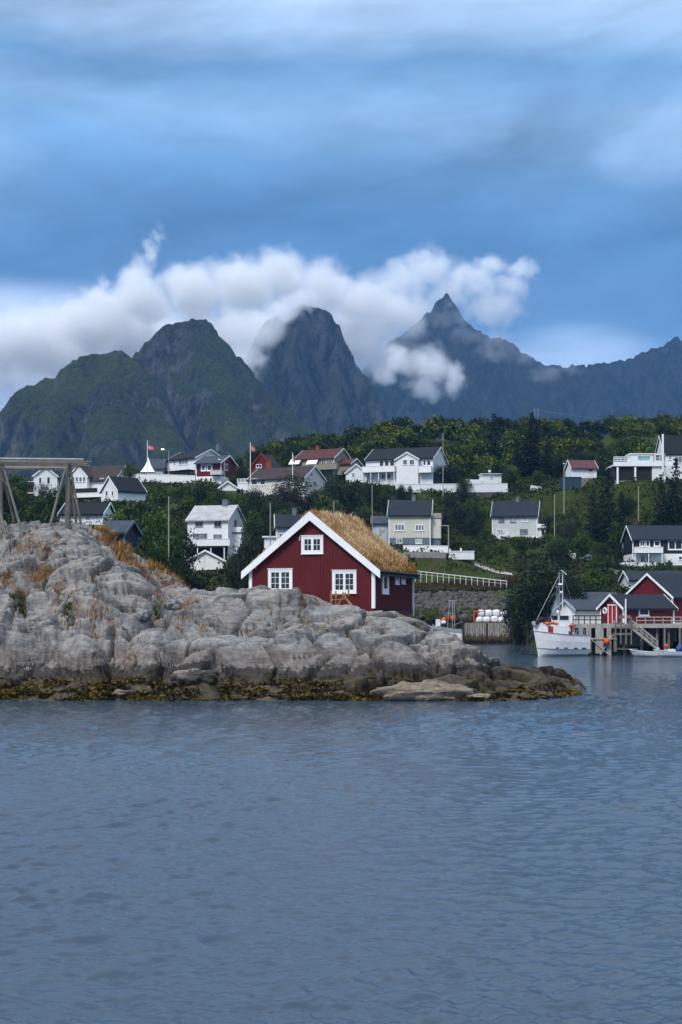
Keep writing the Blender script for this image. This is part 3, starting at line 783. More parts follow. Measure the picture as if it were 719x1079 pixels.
def rock_mat(nm, tide=True):
    m, h, out = new_mat(nm)
    ge = h.node('ShaderNodeNewGeometry'); g = ge.outputs['Position']
    sp = h.node('ShaderNodeSeparateXYZ'); h.l.new(g, sp.inputs[0])
    nn = h.node('ShaderNodeSeparateXYZ'); h.l.new(ge.outputs['Normal'], nn.inputs[0])
    n1 = h.noise(g, 0.35, 5, 0.6, 0.3); n2 = h.noise(h.scaled(g, (1, 1, 1.6)), 2.2, 6, 0.65, 0.3); n3 = h.noise(g, 11.0, 5, 0.7)
    lay = h.noise(h.scaled(g, (0.5, 0.9, 3.2)), 1.3, 5, 0.6, 0.8)
    grey = h.mix(h.mapr(h.math('ADD', h.math('MULTIPLY', n2, 0.6), h.math('MULTIPLY', n1, 0.4)), 0.38, 0.60), (0.105, 0.107, 0.112), (0.290, 0.288, 0.282))
    pink = h.mix(h.mapr(n3, 0.35, 0.65), (0.170, 0.130, 0.115), (0.300, 0.250, 0.225))
    base = h.mix(h.mapr(n1, 0.50, 0.68, 0, 0.6), grey, pink)
    if nm == 'tan_rock': base = h.mix(h.mapr(n2, 0.35, 0.65), (0.115, 0.090, 0.065), (0.245, 0.205, 0.155))
    base = h.mix(h.mapr(lay, 0.52, 0.70, 0, 0.65), base, (0.085, 0.082, 0.085))
    speck = h.mapr(n3, 0.60, 0.70, 0, 0.6)
    base = h.mix(speck, base, (0.045, 0.045, 0.048))
    base = h.mix(h.mapr(h.noise(g, 5.0, 4, 0.6), 0.62, 0.72, 0, 0.5), base, (0.36, 0.36, 0.35))
    # joints: thin dark lines
    vo = h.node('ShaderNodeTexVoronoi', {'Scale': 0.42, 'Randomness': 1.0}, feature='DISTANCE_TO_EDGE')
    wv = h.node('ShaderNodeVectorMath', operation='MULTIPLY_ADD')
    nz = h.node('ShaderNodeTexNoise', {'Scale': 0.9, 'Detail': 4}); h.l.new(g, nz.inputs['Vector'])
    h.l.new(nz.outputs['Color'], wv.inputs[0]); wv.inputs[1].default_value = (1.6, 1.6, 1.6); h.l.new(h.scaled(g, (1, 1.3, 2.0)), wv.inputs[2])
    h.l.new(wv.outputs[0], vo.inputs['Vector'])
    joint = h.math('MULTIPLY', h.mapr(vo.outputs['Distance'], 0.0, 0.016, 0.75, 0.0), h.mapr(h.noise(g, 0.5, 2, 0.5), 0.50, 0.60, 0, 1))
    base = h.mix(joint, base, (0.018, 0.017, 0.018))
    bump = h.math('ADD', h.math('MULTIPLY', n2, 0.8), h.math('ADD', h.math('MULTIPLY', n3, 0.35), h.math('ADD', h.math('MULTIPLY', lay, 0.9), h.math('MULTIPLY', joint, -0.5))))
    if tide:
        zz = h.math('ADD', sp.outputs['Z'], h.mapr(n1, 0.3, 0.7, -0.45, 0.45))
        zz = h.math('ADD', zz, h.mapr(n2, 0.3, 0.7, -0.3, 0.3))
        zz = h.math('SUBTRACT', zz, h.mapr(sp.outputs['X'], 8.5, 11.5, 0.0, 0.8, True))
        # brownish pink wash just above the tide, then black lichen, then rockweed brown
        base = h.mix(h.mapr(zz, 3.4, 2.2, 0, 0.5, True), base, h.mix(n2, (0.085, 0.062, 0.050), (0.215, 0.165, 0.135)))
        base = h.mix(h.mapr(zz, 1.85, 1.55, 0, 0.90, True), base, h.mix(n3, (0.008, 0.008, 0.009), (0.055, 0.050, 0.046)))
        wet = h.mix(h.mapr(n2, 0.35, 0.65), (0.012, 0.009, 0.005), (0.090, 0.068, 0.035))
        base = h.mix(h.mapr(zz, 1.30, 1.05, 0, 0.95, True), base, wet)
    principled(h, out, base, h.mapr(sp.outputs['Z'], 0.2, 1.6, 0.45, 0.85) if tide else 0.85, 0.3, bump, 1.0, 0.085)
    return m


rock_mat('island_rock'); rock_mat('loose_rock', True); rock_mat('tan_rock', False)
IX, IY, IZ = make_island()


def island_z(x, y):
    i = int(np.clip(np.searchsorted(IX, x), 1, len(IX) - 1)); j = int(np.clip(np.searchsorted(IY, y), 1, len(IY) - 1))
    return float(max(IZ[j, i], IZ[j - 1, i - 1]))


def island_at(px, py, y0=77.0, y1=104.0):
    """first island point the photo ray through px,py meets"""
    Y = y0
    while Y < y1:
        p = P(px, py, Y)
        if island_z(p.x, Y) >= p.z: return Vector((p.x, Y, island_z(p.x, Y)))
        Y += 0.08
    return None


# loose boulders lying on the rock: px, py of the centre, half-sizes in m, label
BOUL = [
    (138, 705, 0.42, 0.40, 0.75, 'pale tan upright boulder standing at the weed line'), (205, 720, 1.15, 0.6, 0.55, 'dark brown boulder lying in the yellow seaweed'),
    (128, 732, 0.6, 0.4, 0.25, 'small flat stone at the water edge below the tan boulder'),
    (252, 738, 0.45, 0.35, 0.22, 'small grey stone awash at the water edge under the red cabin'), (150, 656, 0.55, 0.45, 0.42, 'grey stone wedged below the overhang of the big whaleback slab'),
    (182, 640, 0.6, 0.45, 0.38, 'small grey stone at the right end of the big whaleback slab'), (575, 735, 0.6, 0.4, 0.28, 'low dark stone at the water edge near the island tip'),
    (505, 737, 0.8, 0.4, 0.22, 'flat tan stone at the water edge beside the pale slab'), (450, 735, 3.0, 1.3, 0.62, 'long low pale tan slab at the waterline right of centre'),
 
]
for k, (px, py, rx, ry, rz, lb) in enumerate(BOUL):
    p = island_at(px, py) or P(px, py, 80)
    p = Vector((p.x, p.y + ry * 0.5, p.z - rz * 0.15))
    b = MB().blob((0, 0, rz * 0.35), (rx, ry, rz), 300 + k, 0.16 if rx > 2 else 0.22, 5)
    va = np.array(b.v); q_ = voronoi(va[:, 0] * (0.7 if rx > 2 else 1.6) + k, (va[:, 1] + va[:, 2]) * (1.3 if rx > 2 else 2.0), 400 + k)
    va = va * (1 + ((q_[2] - 0.5) * 0.16 - 0.10 * np.exp(-((q_[1] - q_[0]) / 0.08) ** 2) + 0.03 * fbm(va[:, 0] * 4, va[:, 1] * 4 + va[:, 2] * 5, 4, k))[:, None]); b.v = [tuple(t_) for t_ in va]
    o = b.build('boulder', 'tan_rock' if 'tan' in lb or 'pale' in lb else 'loose_rock', smooth=True, loc=p)
    o.rotation_euler.z = random.uniform(-0.6, 0.6)
    tag(o, lb, 'boulder')


# ------------------------------------------------------------------ blades: grass, seaweed
def blades(name, roots, hts, widths, lean, mat, tint, label, kind='stuff', parent=None, wind=(0.2, 0.0, 0), seed=0):
    """roots (n,3); each blade a bent strip of two quads"""
    rng = np.random.RandomState(seed); n = len(roots)
    a = rng.rand(n) * 2 * PI
    side = np.stack([np.cos(a), np.sin(a), np.zeros(n)], 1) * widths[:, None] / 2
    ld = np.stack([rng.normal(wind[0], lean, n), rng.normal(wind[1], lean, n), np.zeros(n)], 1)
    up = np.array([0, 0, 1.0])
    mid = roots + (up * 0.55 + ld * 0.35) * hts[:, None]
    tip = roots + (up * 0.95 + ld * 1.1) * hts[:, None]
    v = np.stack([roots - side, roots + side, mid + side * 0.8, mid - side * 0.8, tip + side * 0.25, tip - side * 0.25], 1).reshape(-1, 3)
    b = np.arange(n)[:, None] * 6
    f = np.concatenate([b + np.array([0, 1, 2, 3]), b + np.array([3, 2, 4, 5])], 0)
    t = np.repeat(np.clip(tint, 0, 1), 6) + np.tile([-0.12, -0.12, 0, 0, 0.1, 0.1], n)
    me = fast_mesh(name, v, f, mat, np.clip(t, 0, 1))
    o = link(name, me, parent)
    if parent is None: tag(o, label, kind=kind)
    return o


def make_tufts():
    rng = np.random.RandomState(9)
    # photo positions of dry orange tufts on the rock: px, py, spread px, count, height
    T = [(20, 583, 16, 260, .26), (45, 584, 10, 200, .26), (58, 588, 8, 140, .26), (66, 575, 3, 60, .2), (60, 565, 3, 40, .2), (63, 592, 9, 160, .3), (48, 604, 8, 160, .3), (40, 612, 8, 130, .3), (112, 556, 7, 420, .55), (110, 564, 6, 260, .5),
         (128, 582, 9, 460, .5), (134, 590, 6, 200, .4), (160, 600, 9, 220, .4), (175, 604, 12, 320, .42), (188, 606, 12, 280, .4), (172, 614, 8, 160, .3), (205, 612, 12, 300, .4), (220, 614, 10, 260, .42), (240, 615, 12, 340, .45),
         (252, 612, 8, 200, .45), (62, 622, 7, 120, .28), (25, 628, 9, 130, .25), (5, 612, 9, 160, .3), (100, 650, 7, 110, .25), (78, 645, 8, 80, .25), (110, 645, 8, 80, .22), (188, 645, 6, 60, .2), (160, 655, 7, 70, .2), (196, 640, 8, 100, .25), (120, 660, 8, 70, .2), (150, 602, 8, 160, .35),
         (335, 622, 14, 180, .25), (318, 628, 6, 60, .2), (405, 643, 12, 160, .3), (430, 648, 12, 160, .3), (395, 640, 10, 160, .3), (378, 638, 8, 100, .25), (165, 625, 8, 90, .2), (178, 636, 6, 80, .2), (205, 632, 8, 60, .2), (140, 596, 8, 130, .3), (30, 603, 8, 70, .22), (12, 596, 10, 90, .22)]
    roots = []; hts = []
    for px, py, sp, n, ht in T:
        c = island_at(px, py)
        if c is None:
            c = P(px, py, 97); c.z = island_z(c.x, c.y)
        s = sp * c.y / F
        for _ in range(n):
            x = c.x + rng.normal(0, s * 0.55); y = c.y + rng.normal(0, s * 0.5)
            roots.append((x, y, island_z(x, y) - 0.03)); hts.append(ht * rng.uniform(0.5, 1.25))
    # crevices: places on the left hill lower than their surroundings
    n = 60000
    x = rng.uniform(-21, 4, n); y = rng.uniform(84, 97, n)
    i = np.clip(np.searchsorted(IX, x), 6, len(IX) - 7); j = np.clip(np.searchsorted(IY, y), 6, len(IY) - 7)
    z = IZ[j, i]; avg = (IZ[j + 5, i] + IZ[j - 5, i] + IZ[j, i + 5] + IZ[j, i - 5]) / 4
    ok = (z < avg - 0.10) & (z > 3.3) & (gnoise(x * 0.35, y * 0.35, 5) > -0.05)
    for a, b, c in zip(x[ok], y[ok], z[ok]):
        roots.append((a, b, c - 0.02)); hts.append(rng.uniform(0.1, 0.3))
    roots = np.array(roots); hts = np.array(hts)
    tint = 0.5 + 0.35 * gnoise(roots[:, 0] * 0.8, roots[:, 1] * 0.8, 3) + rng.normal(0, 0.15, len(roots))
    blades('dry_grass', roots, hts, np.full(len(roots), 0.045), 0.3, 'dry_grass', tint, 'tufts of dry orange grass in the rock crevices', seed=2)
    # green cushions
    roots = []; hts = []
    for px, py, sp, n in ((22, 636, 6, 260), (14, 632, 4, 100), (72, 643, 5, 160), (165, 651, 4, 140), (212, 617, 7, 200), (437, 655, 4, 60), (480, 660, 4, 40)):
        c = island_at(px, py)
        if c is None: continue
        for _ in range(n):
            a = c.x + rng.normal(0, sp * 0.03); b = c.y + rng.normal(0, sp * 0.03)
            roots.append((a, b, island_z(a, b) - 0.02)); hts.append(rng.uniform(0.1, 0.28))
    roots = np.array(roots)
    blades('green_plants', roots, np.array(hts), np.full(len(roots), 0.06), 0.5, 'green_blade', rng.uniform(0, 1, len(roots)), 'small green plants growing between the rocks', seed=3)
    # rockweed on the tide shelf
    n = 120000
    x = rng.uniform(-24, 14.5, n); y = rng.uniform(78.5, 87, n)
    i = np.clip(np.searchsorted(IX, x), 1, len(IX) - 1); j = np.clip(np.searchsorted(IY, y), 1, len(IY) - 1)
    z = IZ[j, i]
    pat = fbm(x * 0.35, y * 0.9, 4, 44)
    lim = 0.98 + 0.42 * gnoise(x * 0.3, y * 0.3, 8) - 0.55 * sstep(3.5, 6, x) * 1.0 + 0.25 * sstep(9, 12, x)
    ok = (z > -0.05) & (z < lim) & (pat > -0.16)
    x, y, z, pat = x[ok], y[ok], z[ok], pat[ok]
    roots = np.stack([x, y, z - 0.02], 1)
    tint = 0.40 + 0.5 * fbm(x * 0.6, z * 3 + y, 3, 55) + rng.normal(0, 0.13, len(x))
    blades('seaweed', roots, rng.uniform(0.06, 0.17, len(x)), rng.uniform(0.06, 0.14, len(x)), 0.9, 'weed', tint, 'yellow-brown rockweed covering the tide line rocks', wind=(0, -0.5), seed=4)


make_tufts()
# ------------------------------------------------------------------ houses
class Trim:
    """collects boards that are built as one part each"""
    def __init__(self): self.items = []
    def _n(self, nm):
        m = MB(); self.items.append((nm, m)); return m
    def box(self, *a): self._n('corner_board').box(*a)
    def prism(self, *a): self._n('barge_board').prism(*a)
    def prismx(self, *a): self._n('barge_board').prismx(*a)
    def build(self, name, mat, parent):
        for nm, m in self.items: m.build(nm, mat, parent)


class Plane:
    """a vertical facade: maps photo pixels to (u, z) on it and (u, z, out) to the house's own coordinates"""
    def __init__(self, org, ang, kind):
        self.o = org; self.c = math.cos(ang); self.s = math.sin(ang); self.k = kind

    def uv(self, px, py):
        k = (px - CX) / F
        u = (k * self.o.y - self.o.x) / (self.c - k * self.s)
        Y = self.o.y + u * self.s
        return u, HC - (py - HY) * Y / F - self.o.z

    def loc(self, u, z, out):
        if self.k == 'front': return (u, -out, z)
        if self.k == 'r': return (out, u, z)
        return (-out, u, z)

    def box(self, mb, u0, z0, u1, z1, o0, o1, mi=0):
        a = self.loc(u0, z0, o0); b = self.loc(u1, z1, o1)
        mb.box(a[0], a[1], a[2], b[0], b[1], b[2], mi)


def window(pl, parent, r, nv=2, nh=1, frame='white_trim', pane='glass_dark', fw=0.10, base=0.0, name='window'):
    u0, z0 = pl.uv(r[0], r[3]); u1, z1 = pl.uv(r[2], r[1])
    if u0 > u1: u0, u1 = u1, u0
    mb = MB()
    pl.box(mb, u0, z0, u0 + fw, z1, base - 0.02, base + 0.07); pl.box(mb, u1 - fw, z0, u1, z1, base - 0.02, base + 0.07)
    pl.box(mb, u0 + fw, z0, u1 - fw, z0 + fw, base - 0.02, base + 0.07); pl.box(mb, u0 + fw, z1 - fw, u1 - fw, z1, base - 0.02, base + 0.07)
    pl.box(mb, u0 - 0.05, z0 - 0.06, u1 + 0.05, z0 - 0.003, base - 0.02, base + 0.12)
    for k in range(1, nv):
        m = u0 + (u1 - u0) * k / nv
        pl.box(mb, m - fw * 0.4, z0 + fw, m + fw * 0.4, z1 - fw, base - 0.02, base + 0.06)
    for k in range(1, nh):
        m = z0 + (z1 - z0) * k / nh
        pl.box(mb, u0 + fw, m - fw * 0.25, u1 - fw, m + fw * 0.25, base - 0.02, base + 0.05)
    w = mb.build(name, frame, parent)
    g = MB(); pl.box(g, u0 + fw * 0.6, z0 + fw * 0.6, u1 - fw * 0.6, z1 - fw * 0.6, base - 0.03, base + 0.02)
    g.build('pane', pane, w)
    return w


def gable_body(mb, xa, xb, y0, y1, z0, ze, zr, ridge, mi=0):
    if ridge == 'x':
        mb.prismx([(y0, z0), (y1, z0), (y1, ze), ((y0 + y1) / 2, zr), (y0, ze)], xa, xb, mi)
    elif ridge == 'y':
        mb.prism([(xa, z0), (xb, z0), (xb, ze), ((xa + xb) / 2, zr), (xa, ze)], y0, y1, mi)
    else:
        mb.box(xa, y0, z0, xb, y1, ze, mi)


def gable_roof(mb, tr, xa, xb, y0, y1, ze, zr, ridge, ov=0.4, og=0.3, t=0.16):
    """roof shell (mb) and white barge boards with eave boards (tr)"""
    if ridge == 'x': a, b, lo, hi = y0, y1, xa - og, xb + og
    elif ridge == 'y': a, b, lo, hi = xa, xb, y0 - og, y1 + og
    else:
        mb.box(xa - og, y0 - ov, ze + 0.003, xb + og, y1 + ov, ze + 0.25)
        tr.box(xa - og - 0.03, y0 - ov - 0.03, ze - 0.10, xb + og + 0.03, y1 + ov + 0.03, ze)
        return
    m = (a + b) / 2; sl = (zr - ze) / (m - a)
    pts = [(a - ov, ze - ov * sl), (a - ov, ze - ov * sl + t), (m, zr + t), (b + ov, ze - ov * sl + t), (b + ov, ze - ov * sl), (m, zr + 0.012)]
    pts[0] = (a - ov, ze - ov * sl + 0.012); pts[4] = (b + ov, ze - ov * sl + 0.012)
    (mb.prismx if ridge == 'x' else mb.prism)(pts, lo, hi)
    bh = 0.17
    bp = [(a - ov - 0.03, ze - ov * sl - bh * 0.6), (a - ov - 0.03, ze - ov * sl + t + 0.03), (m, zr + t + 0.04), (b + ov + 0.03, ze - ov * sl + t + 0.03), (b + ov + 0.03, ze - ov * sl - bh * 0.6), (m, zr - bh * 0.6)]
    for q in ((lo - 0.06, lo - 0.002), (hi + 0.002, hi + 0.06)):
        (tr.prismx if ridge == 'x' else tr.prism)(bp, q[0], q[1])
    for q in (a - ov - 0.05, b + ov + 0.002):
        z = ze - ov * sl
        if ridge == 'x': mb.box(lo, q, z - 0.06, hi, q + 0.048, z + t * 0.8)
        else: mb.box(q, lo, z - 0.06, q + 0.048, hi, z + t * 0.8)


def house(name, label, cat, Y, x0, x1, yb, ye, yr, depth, ridge='x', rot=0, side='r', wall='white', roof='roof_slate', wins=(), swins=(),
          frame='white_trim', pane='glass_dark', base=None, chim=None, land=None, pad=True, ov=0.4, found='concrete', trim='white_trim', block=True, fdepth=2.5, corner=True):
    ax = x1 if side == 'r' else x0
    org = P(ax, yb, Y)
    rz = R(-rot) if side == 'r' else R(rot)
    o = empty(name, org, rz, label, cat)
    fr = Plane(org, rz, 'front'); sdp = Plane(org, rz + PI / 2, side)
    u_other = fr.uv(x0 if side == 'r' else x1, yb)[0]
    xa, xb = min(0, u_other), max(0, u_other)
    ze = fr.uv(ax, ye)[1]
    if ridge == 'x':
        Yr = org.y + depth / 2 * math.cos(rz) + 0
        zr = HC - (yr - HY) * Yr / F - org.z
    elif ridge == 'y':
        um = (xa + xb) / 2; Yr = org.y + um * math.sin(rz)
        zr = HC - (yr - HY) * Yr / F - org.z
    else: zr = ze
    mb = MB(); gable_body(mb, xa, xb, 0, depth, 0, ze, zr, ridge); mb.build('wall', wall, o)
    r_ = MB(); tr = Trim(); gable_roof(r_, tr, xa, xb, 0, depth, ze, zr, ridge, ov)
    rf = r_.build('roof', roof, o)
    if corner:
        for cx in (xa, xb):
            tr.box(cx - 0.09, -0.04, 0, cx + 0.09, 0.05, ze - 0.15)
        sx = 0 if side == 'r' else 0
        for cy in (0.06, depth - 0.09):
            s_ = 1 if side == 'r' else -1
            tr.box(-0.02 * s_, cy, 0, 0.04 * s_, cy + 0.15, ze - 0.1)
    tr.build('trim', trim, o)
    fb = MB().box(xa + 0.05, 0.05, -fdepth, xb - 0.05, depth - 0.05, 0); fb.build('foundation', found, o)
    if base:
        z = fr.uv(ax, base[1])[1]
        MB().box(xa - 0.03, -0.03, -0.2, xb + 0.03, depth + 0.03, z).build('basement', base[0], o)
    bo = 0.03 if base else 0.0
    for w in wins:
        kw = dict(w[4]) if len(w) > 4 else {}
        kw.setdefault('frame', frame); kw.setdefault('pane', pane)
        if base and w[3] > base[1]: kw['base'] = 0.03
        window(fr, o, w, **kw)
    for w in swins:
        kw = dict(w[4]) if len(w) > 4 else {}
        kw.setdefault('frame', frame); kw.setdefault('pane', pane)
        window(sdp, o, w, **kw)
    if chim:
        for (cpx, w_) in chim:
            u = fr.uv(cpx, yr)[0]
            yy = depth / 2 if ridge == 'x' else depth * 0.4
            MB().box(u - w_ / 2, yy - w_ / 2, zr - 0.5, u + w_ / 2, yy + w_ / 2, zr + 0.95).box(u - w_ / 2 - 0.06, yy - w_ / 2 - 0.06, zr + 0.95, u + w_ / 2 + 0.06, yy + w_ / 2 + 0.06, zr + 1.08).build('chimney', 'bluegrey' if name != 'olive_house' else 'brick', rf)
    if pad: PADS.append((org.x + math.cos(rz) * (xa + xb) / 2, org.y + math.sin(rz) * (xa + xb) / 2 + depth / 2, org.z, max(xb - xa, depth) / 2 + 0.5))
    if block: BLOCK.append((x0 - 1, yr - 1, x1 + 3, yb, Y))
    if land: LAND.append((land, (x0 + x1) / 2, (yb + yr) / 2))
    o['_z'] = ze
    return o, fr, sdp, xa, xb, ze, zr


def balcony(o, pl, r, out, mat='white_trim', name='balcony', slab=0.25, posts=None, rail=True, openr=False):
    """r: photo rectangle of the rail, out: how far it stands off the wall; posts = photo row of the ground under it"""
    u0, zb = pl.uv(r[0], r[3]); u1, zt = pl.uv(r[2], r[1])
    mb = MB()
    pl.box(mb, u0, zb - slab, u1, zb, 0.004, out)
    if openr:
        n = max(3, int((u1 - u0) / 1.4))
        for k in range(n + 1):
            u = u0 + (u1 - u0) * k / n
            pl.box(mb, u - 0.05, zb, u + 0.05, zt, out - 0.12, out - 0.02)
        for z in (zt - 0.1, (zt + zb) / 2, zb + 0.12): pl.box(mb, u0, z, u1, z + 0.08, out - 0.1, out - 0.03)
    else:
        pl.box(mb, u0, zb, u1, zt, out - 0.07, out)
        pl.box(mb, u0 - 0.03, zt + 0.002, u1 + 0.03, zt + 0.07, out - 0.12, out + 0.05)
        pl.box(mb, u0, zb, u0 + 0.07, zt, 0.004, out - 0.072); pl.box(mb, u1 - 0.07, zb, u1, zt, 0.004, out - 0.072)
    b = mb.build(name, mat, o)
    if posts is not None:
        n = posts
        for k in range(n):
            u = u0 + 0.15 + (u1 - u0 - 0.3) * k / max(1, n - 1)
            q = MB(); pl.box(q, u - 0.07, -0.5, u + 0.07, zb - slab - 0.002, out - 0.25, out - 0.11); q.build('post', mat, o)
    return b


# white two-storey house with the light grey roof, left of the cabin
o, fr, sd, xa, xb, ze, zr = house('white_house', 'tall white house with light grey roof and long balcony, left of the turf-roofed cabin', 'house', 235, 198.5, 240, 592, 547, 533, 8, 'x', 16, 'r', 'white', 'roof_light',
    [(206, 548.5, 214, 555), (226, 548.5, 233.5, 555.5), (204, 562, 218.5, 568.5, dict(nv=4, pane='glass_pale')), (225, 563, 234, 568.5, dict(pane='glass_pale'))],
    [(247, 548, 249, 555), (245, 563, 250, 569)], chim=[(229, 0.9)], land='the tall white house with light grey roof', frame='metal')
balcony(o, fr, (193, 568.5, 246, 574.5), 1.7, posts=None, openr=False)
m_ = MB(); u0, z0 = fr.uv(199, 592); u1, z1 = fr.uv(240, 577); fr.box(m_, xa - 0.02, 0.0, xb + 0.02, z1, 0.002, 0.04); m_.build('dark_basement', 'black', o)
for px in (199, 212, 226, 240):
    q = MB(); u, _ = fr.uv(px, 590); fr.box(q, u - 0.08, -0.5, u + 0.08, z1 - 0.1, 1.45, 1.6); q.build('post', 'white_trim', o)
bm = MB(); bm.box(0.02, 2.2, 0.0, 1.6, 6.4, fr.uv(246, 561)[1]); bm.build('bay', 'white', o)
bm = MB(); z = fr.uv(246, 561)[1]; bm.box(0.02, 2.0, z + 0.002, 1.9, 6.6, z + 0.15); bm.build('bay_roof', 'black', o)
bm = MB(); bm.box(1.8, 2.0, z + 0.152, 1.88, 6.6, z + 1.0).box(0.05, 2.0, z + 0.152, 1.79, 2.07, z + 1.0); bm.build('balcony_rail', 'white_trim', o)
o, fr, *_ = house('garage', 'low white gabled garage in front of the house with light grey roof', 'garage', 222, 197, 236, 603, 591, 580.5, 5, 'y', 0, 'r', 'white', 'roof_light', [], ov=0.35, land='the low white garage', corner=False)
m_ = MB(); fr.box(m_, 0.6 - 5.4, 0.05, -3.2, 2.0, 0.01, 0.05); fr.box(m_, -2.7, 0.05, -0.7, 2.0, 0.01, 0.05); m_.build('door', 'white_trim', o)

# small house behind the cabin's left eave
o, fr, *_ = house('small_house', 'small white house with slate roof just behind the left eave of the turf-roofed cabin', 'house', 205, 292, 330, 583, 554.5, 543, 6, 'x', 4, 'l', 'greywhite', 'roof_slate', [(294, 562, 299, 569)], chim=[(311, 0.6)], land='the small white house behind the cabin')
m_ = MB().box(-1.8, 0.6, 0, -0.002, 3.2, 2.3); m_.build('porch', 'white_trim', o)
m_ = MB().box(-2.1, 0.3, 2.302, 0.2, 3.4, 2.5); m_.build('porch_roof', 'white_trim', o)
window(Plane(o.location + Vector((-1.8, 0.6, 0)), R(4), 'front'), o, (281, 566, 284.5, 574), nv=1) if False else None

# cream house right of the cabin roof
o, fr, sd, xa, xb, ze, zr = house('cream_house', 'cream house with dark slate roof and blue-grey basement, right of the turf roof', 'house', 260, 410, 453.5, 577, 542, 527.5, 7.5, 'x', 6, 'r', 'cream', 'roof_slate',
    [(416, 552, 426.5, 559.5, dict(nv=3, pane='glass_pale', fw=0.16)), (437.5, 552.5, 447.5, 559.5, dict(nv=3, pane='glass_pale', fw=0.16)), (417.5, 567, 424, 572.5, dict(pane='glass_pale')), (438, 568, 445, 573, dict(pane='glass_white'))],
    [], base=('bluegrey', 566.5), chim=[(435, 0.7)], land='the cream house with slate roof')
u1, z1 = fr.uv(464.5, 545.5); _, zb_ = fr.uv(464.5, 567); 
MB().box(0.08, 0.9, zb_, u1, 5.5, z1).build('annex', 'cream', o)
MB().box(0.08, 0.75, z1 + 0.002, u1 + 0.1, 5.6, z1 + 0.9).build('annex_railing', 'wood_pale', o)
MB().box(0.10, 1.1, -1, u1 - 0.1, 5.3, zb_ - 0.002).build('annex_base', 'bluegrey', o)
ca = MB(); u2, z2 = fr.uv(473, 553); ca.box(u1 + 0.003, 1.0, z2 - 0.15, u2, 5, z2); ca.bar((u2 - 0.1, 1.1, -0.5), (u2 - 0.1, 1.1, z2 - 0.16), 0.14); ca.bar((u2 - 0.1, 4.8, -0.5), (u2 - 0.1, 4.8, z2 - 0.16), 0.14); ca.build('carport', 'wood_pale', o)
o, fr, *_ = house('shed', 'low pale blue garage with a dark roof beside the cream house', 'garage', 262, 392.5, 409, 577, 551, 544.5, 5, 'x', 3, 'r', 'pale_blue', 'roof_grey', [], trim='bluegrey')
m_ = MB(); fr.box(m_, -2.2, 2.2, -0.6, 4.0, 0.004, 0.05); m_.build('door', 'glass_white', o)

# grey-white house at the right of centre
o, fr, sd, xa, xb, ze, zr = house('grey_house', 'pale grey-white house with a dark slate roof, standing alone below the hillside wood', 'house', 290, 519, 566, 569, 542.5, 528.5, 7, 'x', 12, 'r', 'greywhite', 'roof_slate',
    [(525.5, 543.5, 531.5, 550.5, dict(frame='bluegrey', pane='glass_pale')), (538, 543.5, 543.5, 550.5, dict(frame='bluegrey', pane='glass_white', nv=1)), (550, 543.5, 556.5, 550, dict(pane='glass_white')), (523.5, 557.5, 535.5, 564, dict(nv=3, pane='glass_white')), (548, 557.5, 556.5, 564, dict(frame='bluegrey', pane='glass_pale'))],
    [], chim=[(544, 0.6)], land='the pale grey house with slate roof')
balcony(o, fr, (516, 564.5, 574, 569.5), 1.6)
u1, z1 = fr.uv(576.5, 552); _, z2 = fr.uv(576.5, 556)
MB().box(0.05, 0.3, 0.5, u1 * 0.86, 3.5, z2).build('porch', 'white', o)
MB().box(0.05, -0.2, z2 + 0.002, u1, 3.8, z1).build('porch_roof', 'white_trim', o)
MB().box(0.9, 0.26, 0.6, 1.5, 0.298, z2 - 0.3).build('door', 'black', o)

# big white house on the hill
o, fr, sd, xa, xb, ze, zr = house('long_white_house', 'long white house with black roof, central gable and full-length balcony on the hill', 'house', 318, 386, 456, 513.5, 482.5, 471.5, 13.5, 'x', 18, 'r', 'white', 'roof_black',
    [(400, 485, 404.5, 491.5, dict(nv=1)), (405.5, 485, 410, 491.5, dict(nv=1)), (411, 485, 416, 491.5, dict(nv=1)), (421, 484.5, 423.5, 491, dict(nv=1)), (446, 485, 449, 490.5, dict(nv=1)), (450, 485, 454, 490.5, dict(nv=1)), (402, 499, 412, 505, dict(nv=3)), (417, 499, 421, 505, dict(nv=1)), (426.5, 498.5, 430.5, 504, dict(nv=1)), (433.5, 498.5, 438, 504.5, dict(nv=1))],
    [(471, 486, 473, 493)], land='the long white house with black roof')
# gabled bay in the middle of the facade
u0, _ = fr.uv(419, 500); u1, zt = fr.uv(442, 484); _, za = fr.uv(430, 477.5)
mb = MB(); gable_body(mb, u0, u1, -1.0, 5.0, 0, zt, za, 'y'); mb.build('bay', 'white', o)
r_ = MB(); tr = Trim(); gable_roof(r_, tr, u0, u1, -1.0, 5.2, zt, za, 'y', 0.35, 0.25); r_.build('bay_roof', 'roof_black', o); tr.build('bay_trim', 'white_trim', o)
for r in ((426, 484.5, 430.5, 490.5), (433, 484.5, 438, 490.5)): window(fr, o, r, base=1.0)
balcony(o, fr, (384, 491.5, 418, 497.5), 1.6, posts=5); balcony(o, fr, (443, 491.5, 456, 497.5), 1.4)
m_ = MB(); zq = fr.uv(456, 497)[1]; sd.box(m_, 0.0, -0.2, 13.5, zq, 0.003, 0.05); m_.build('side_basement', 'bluegrey', o)

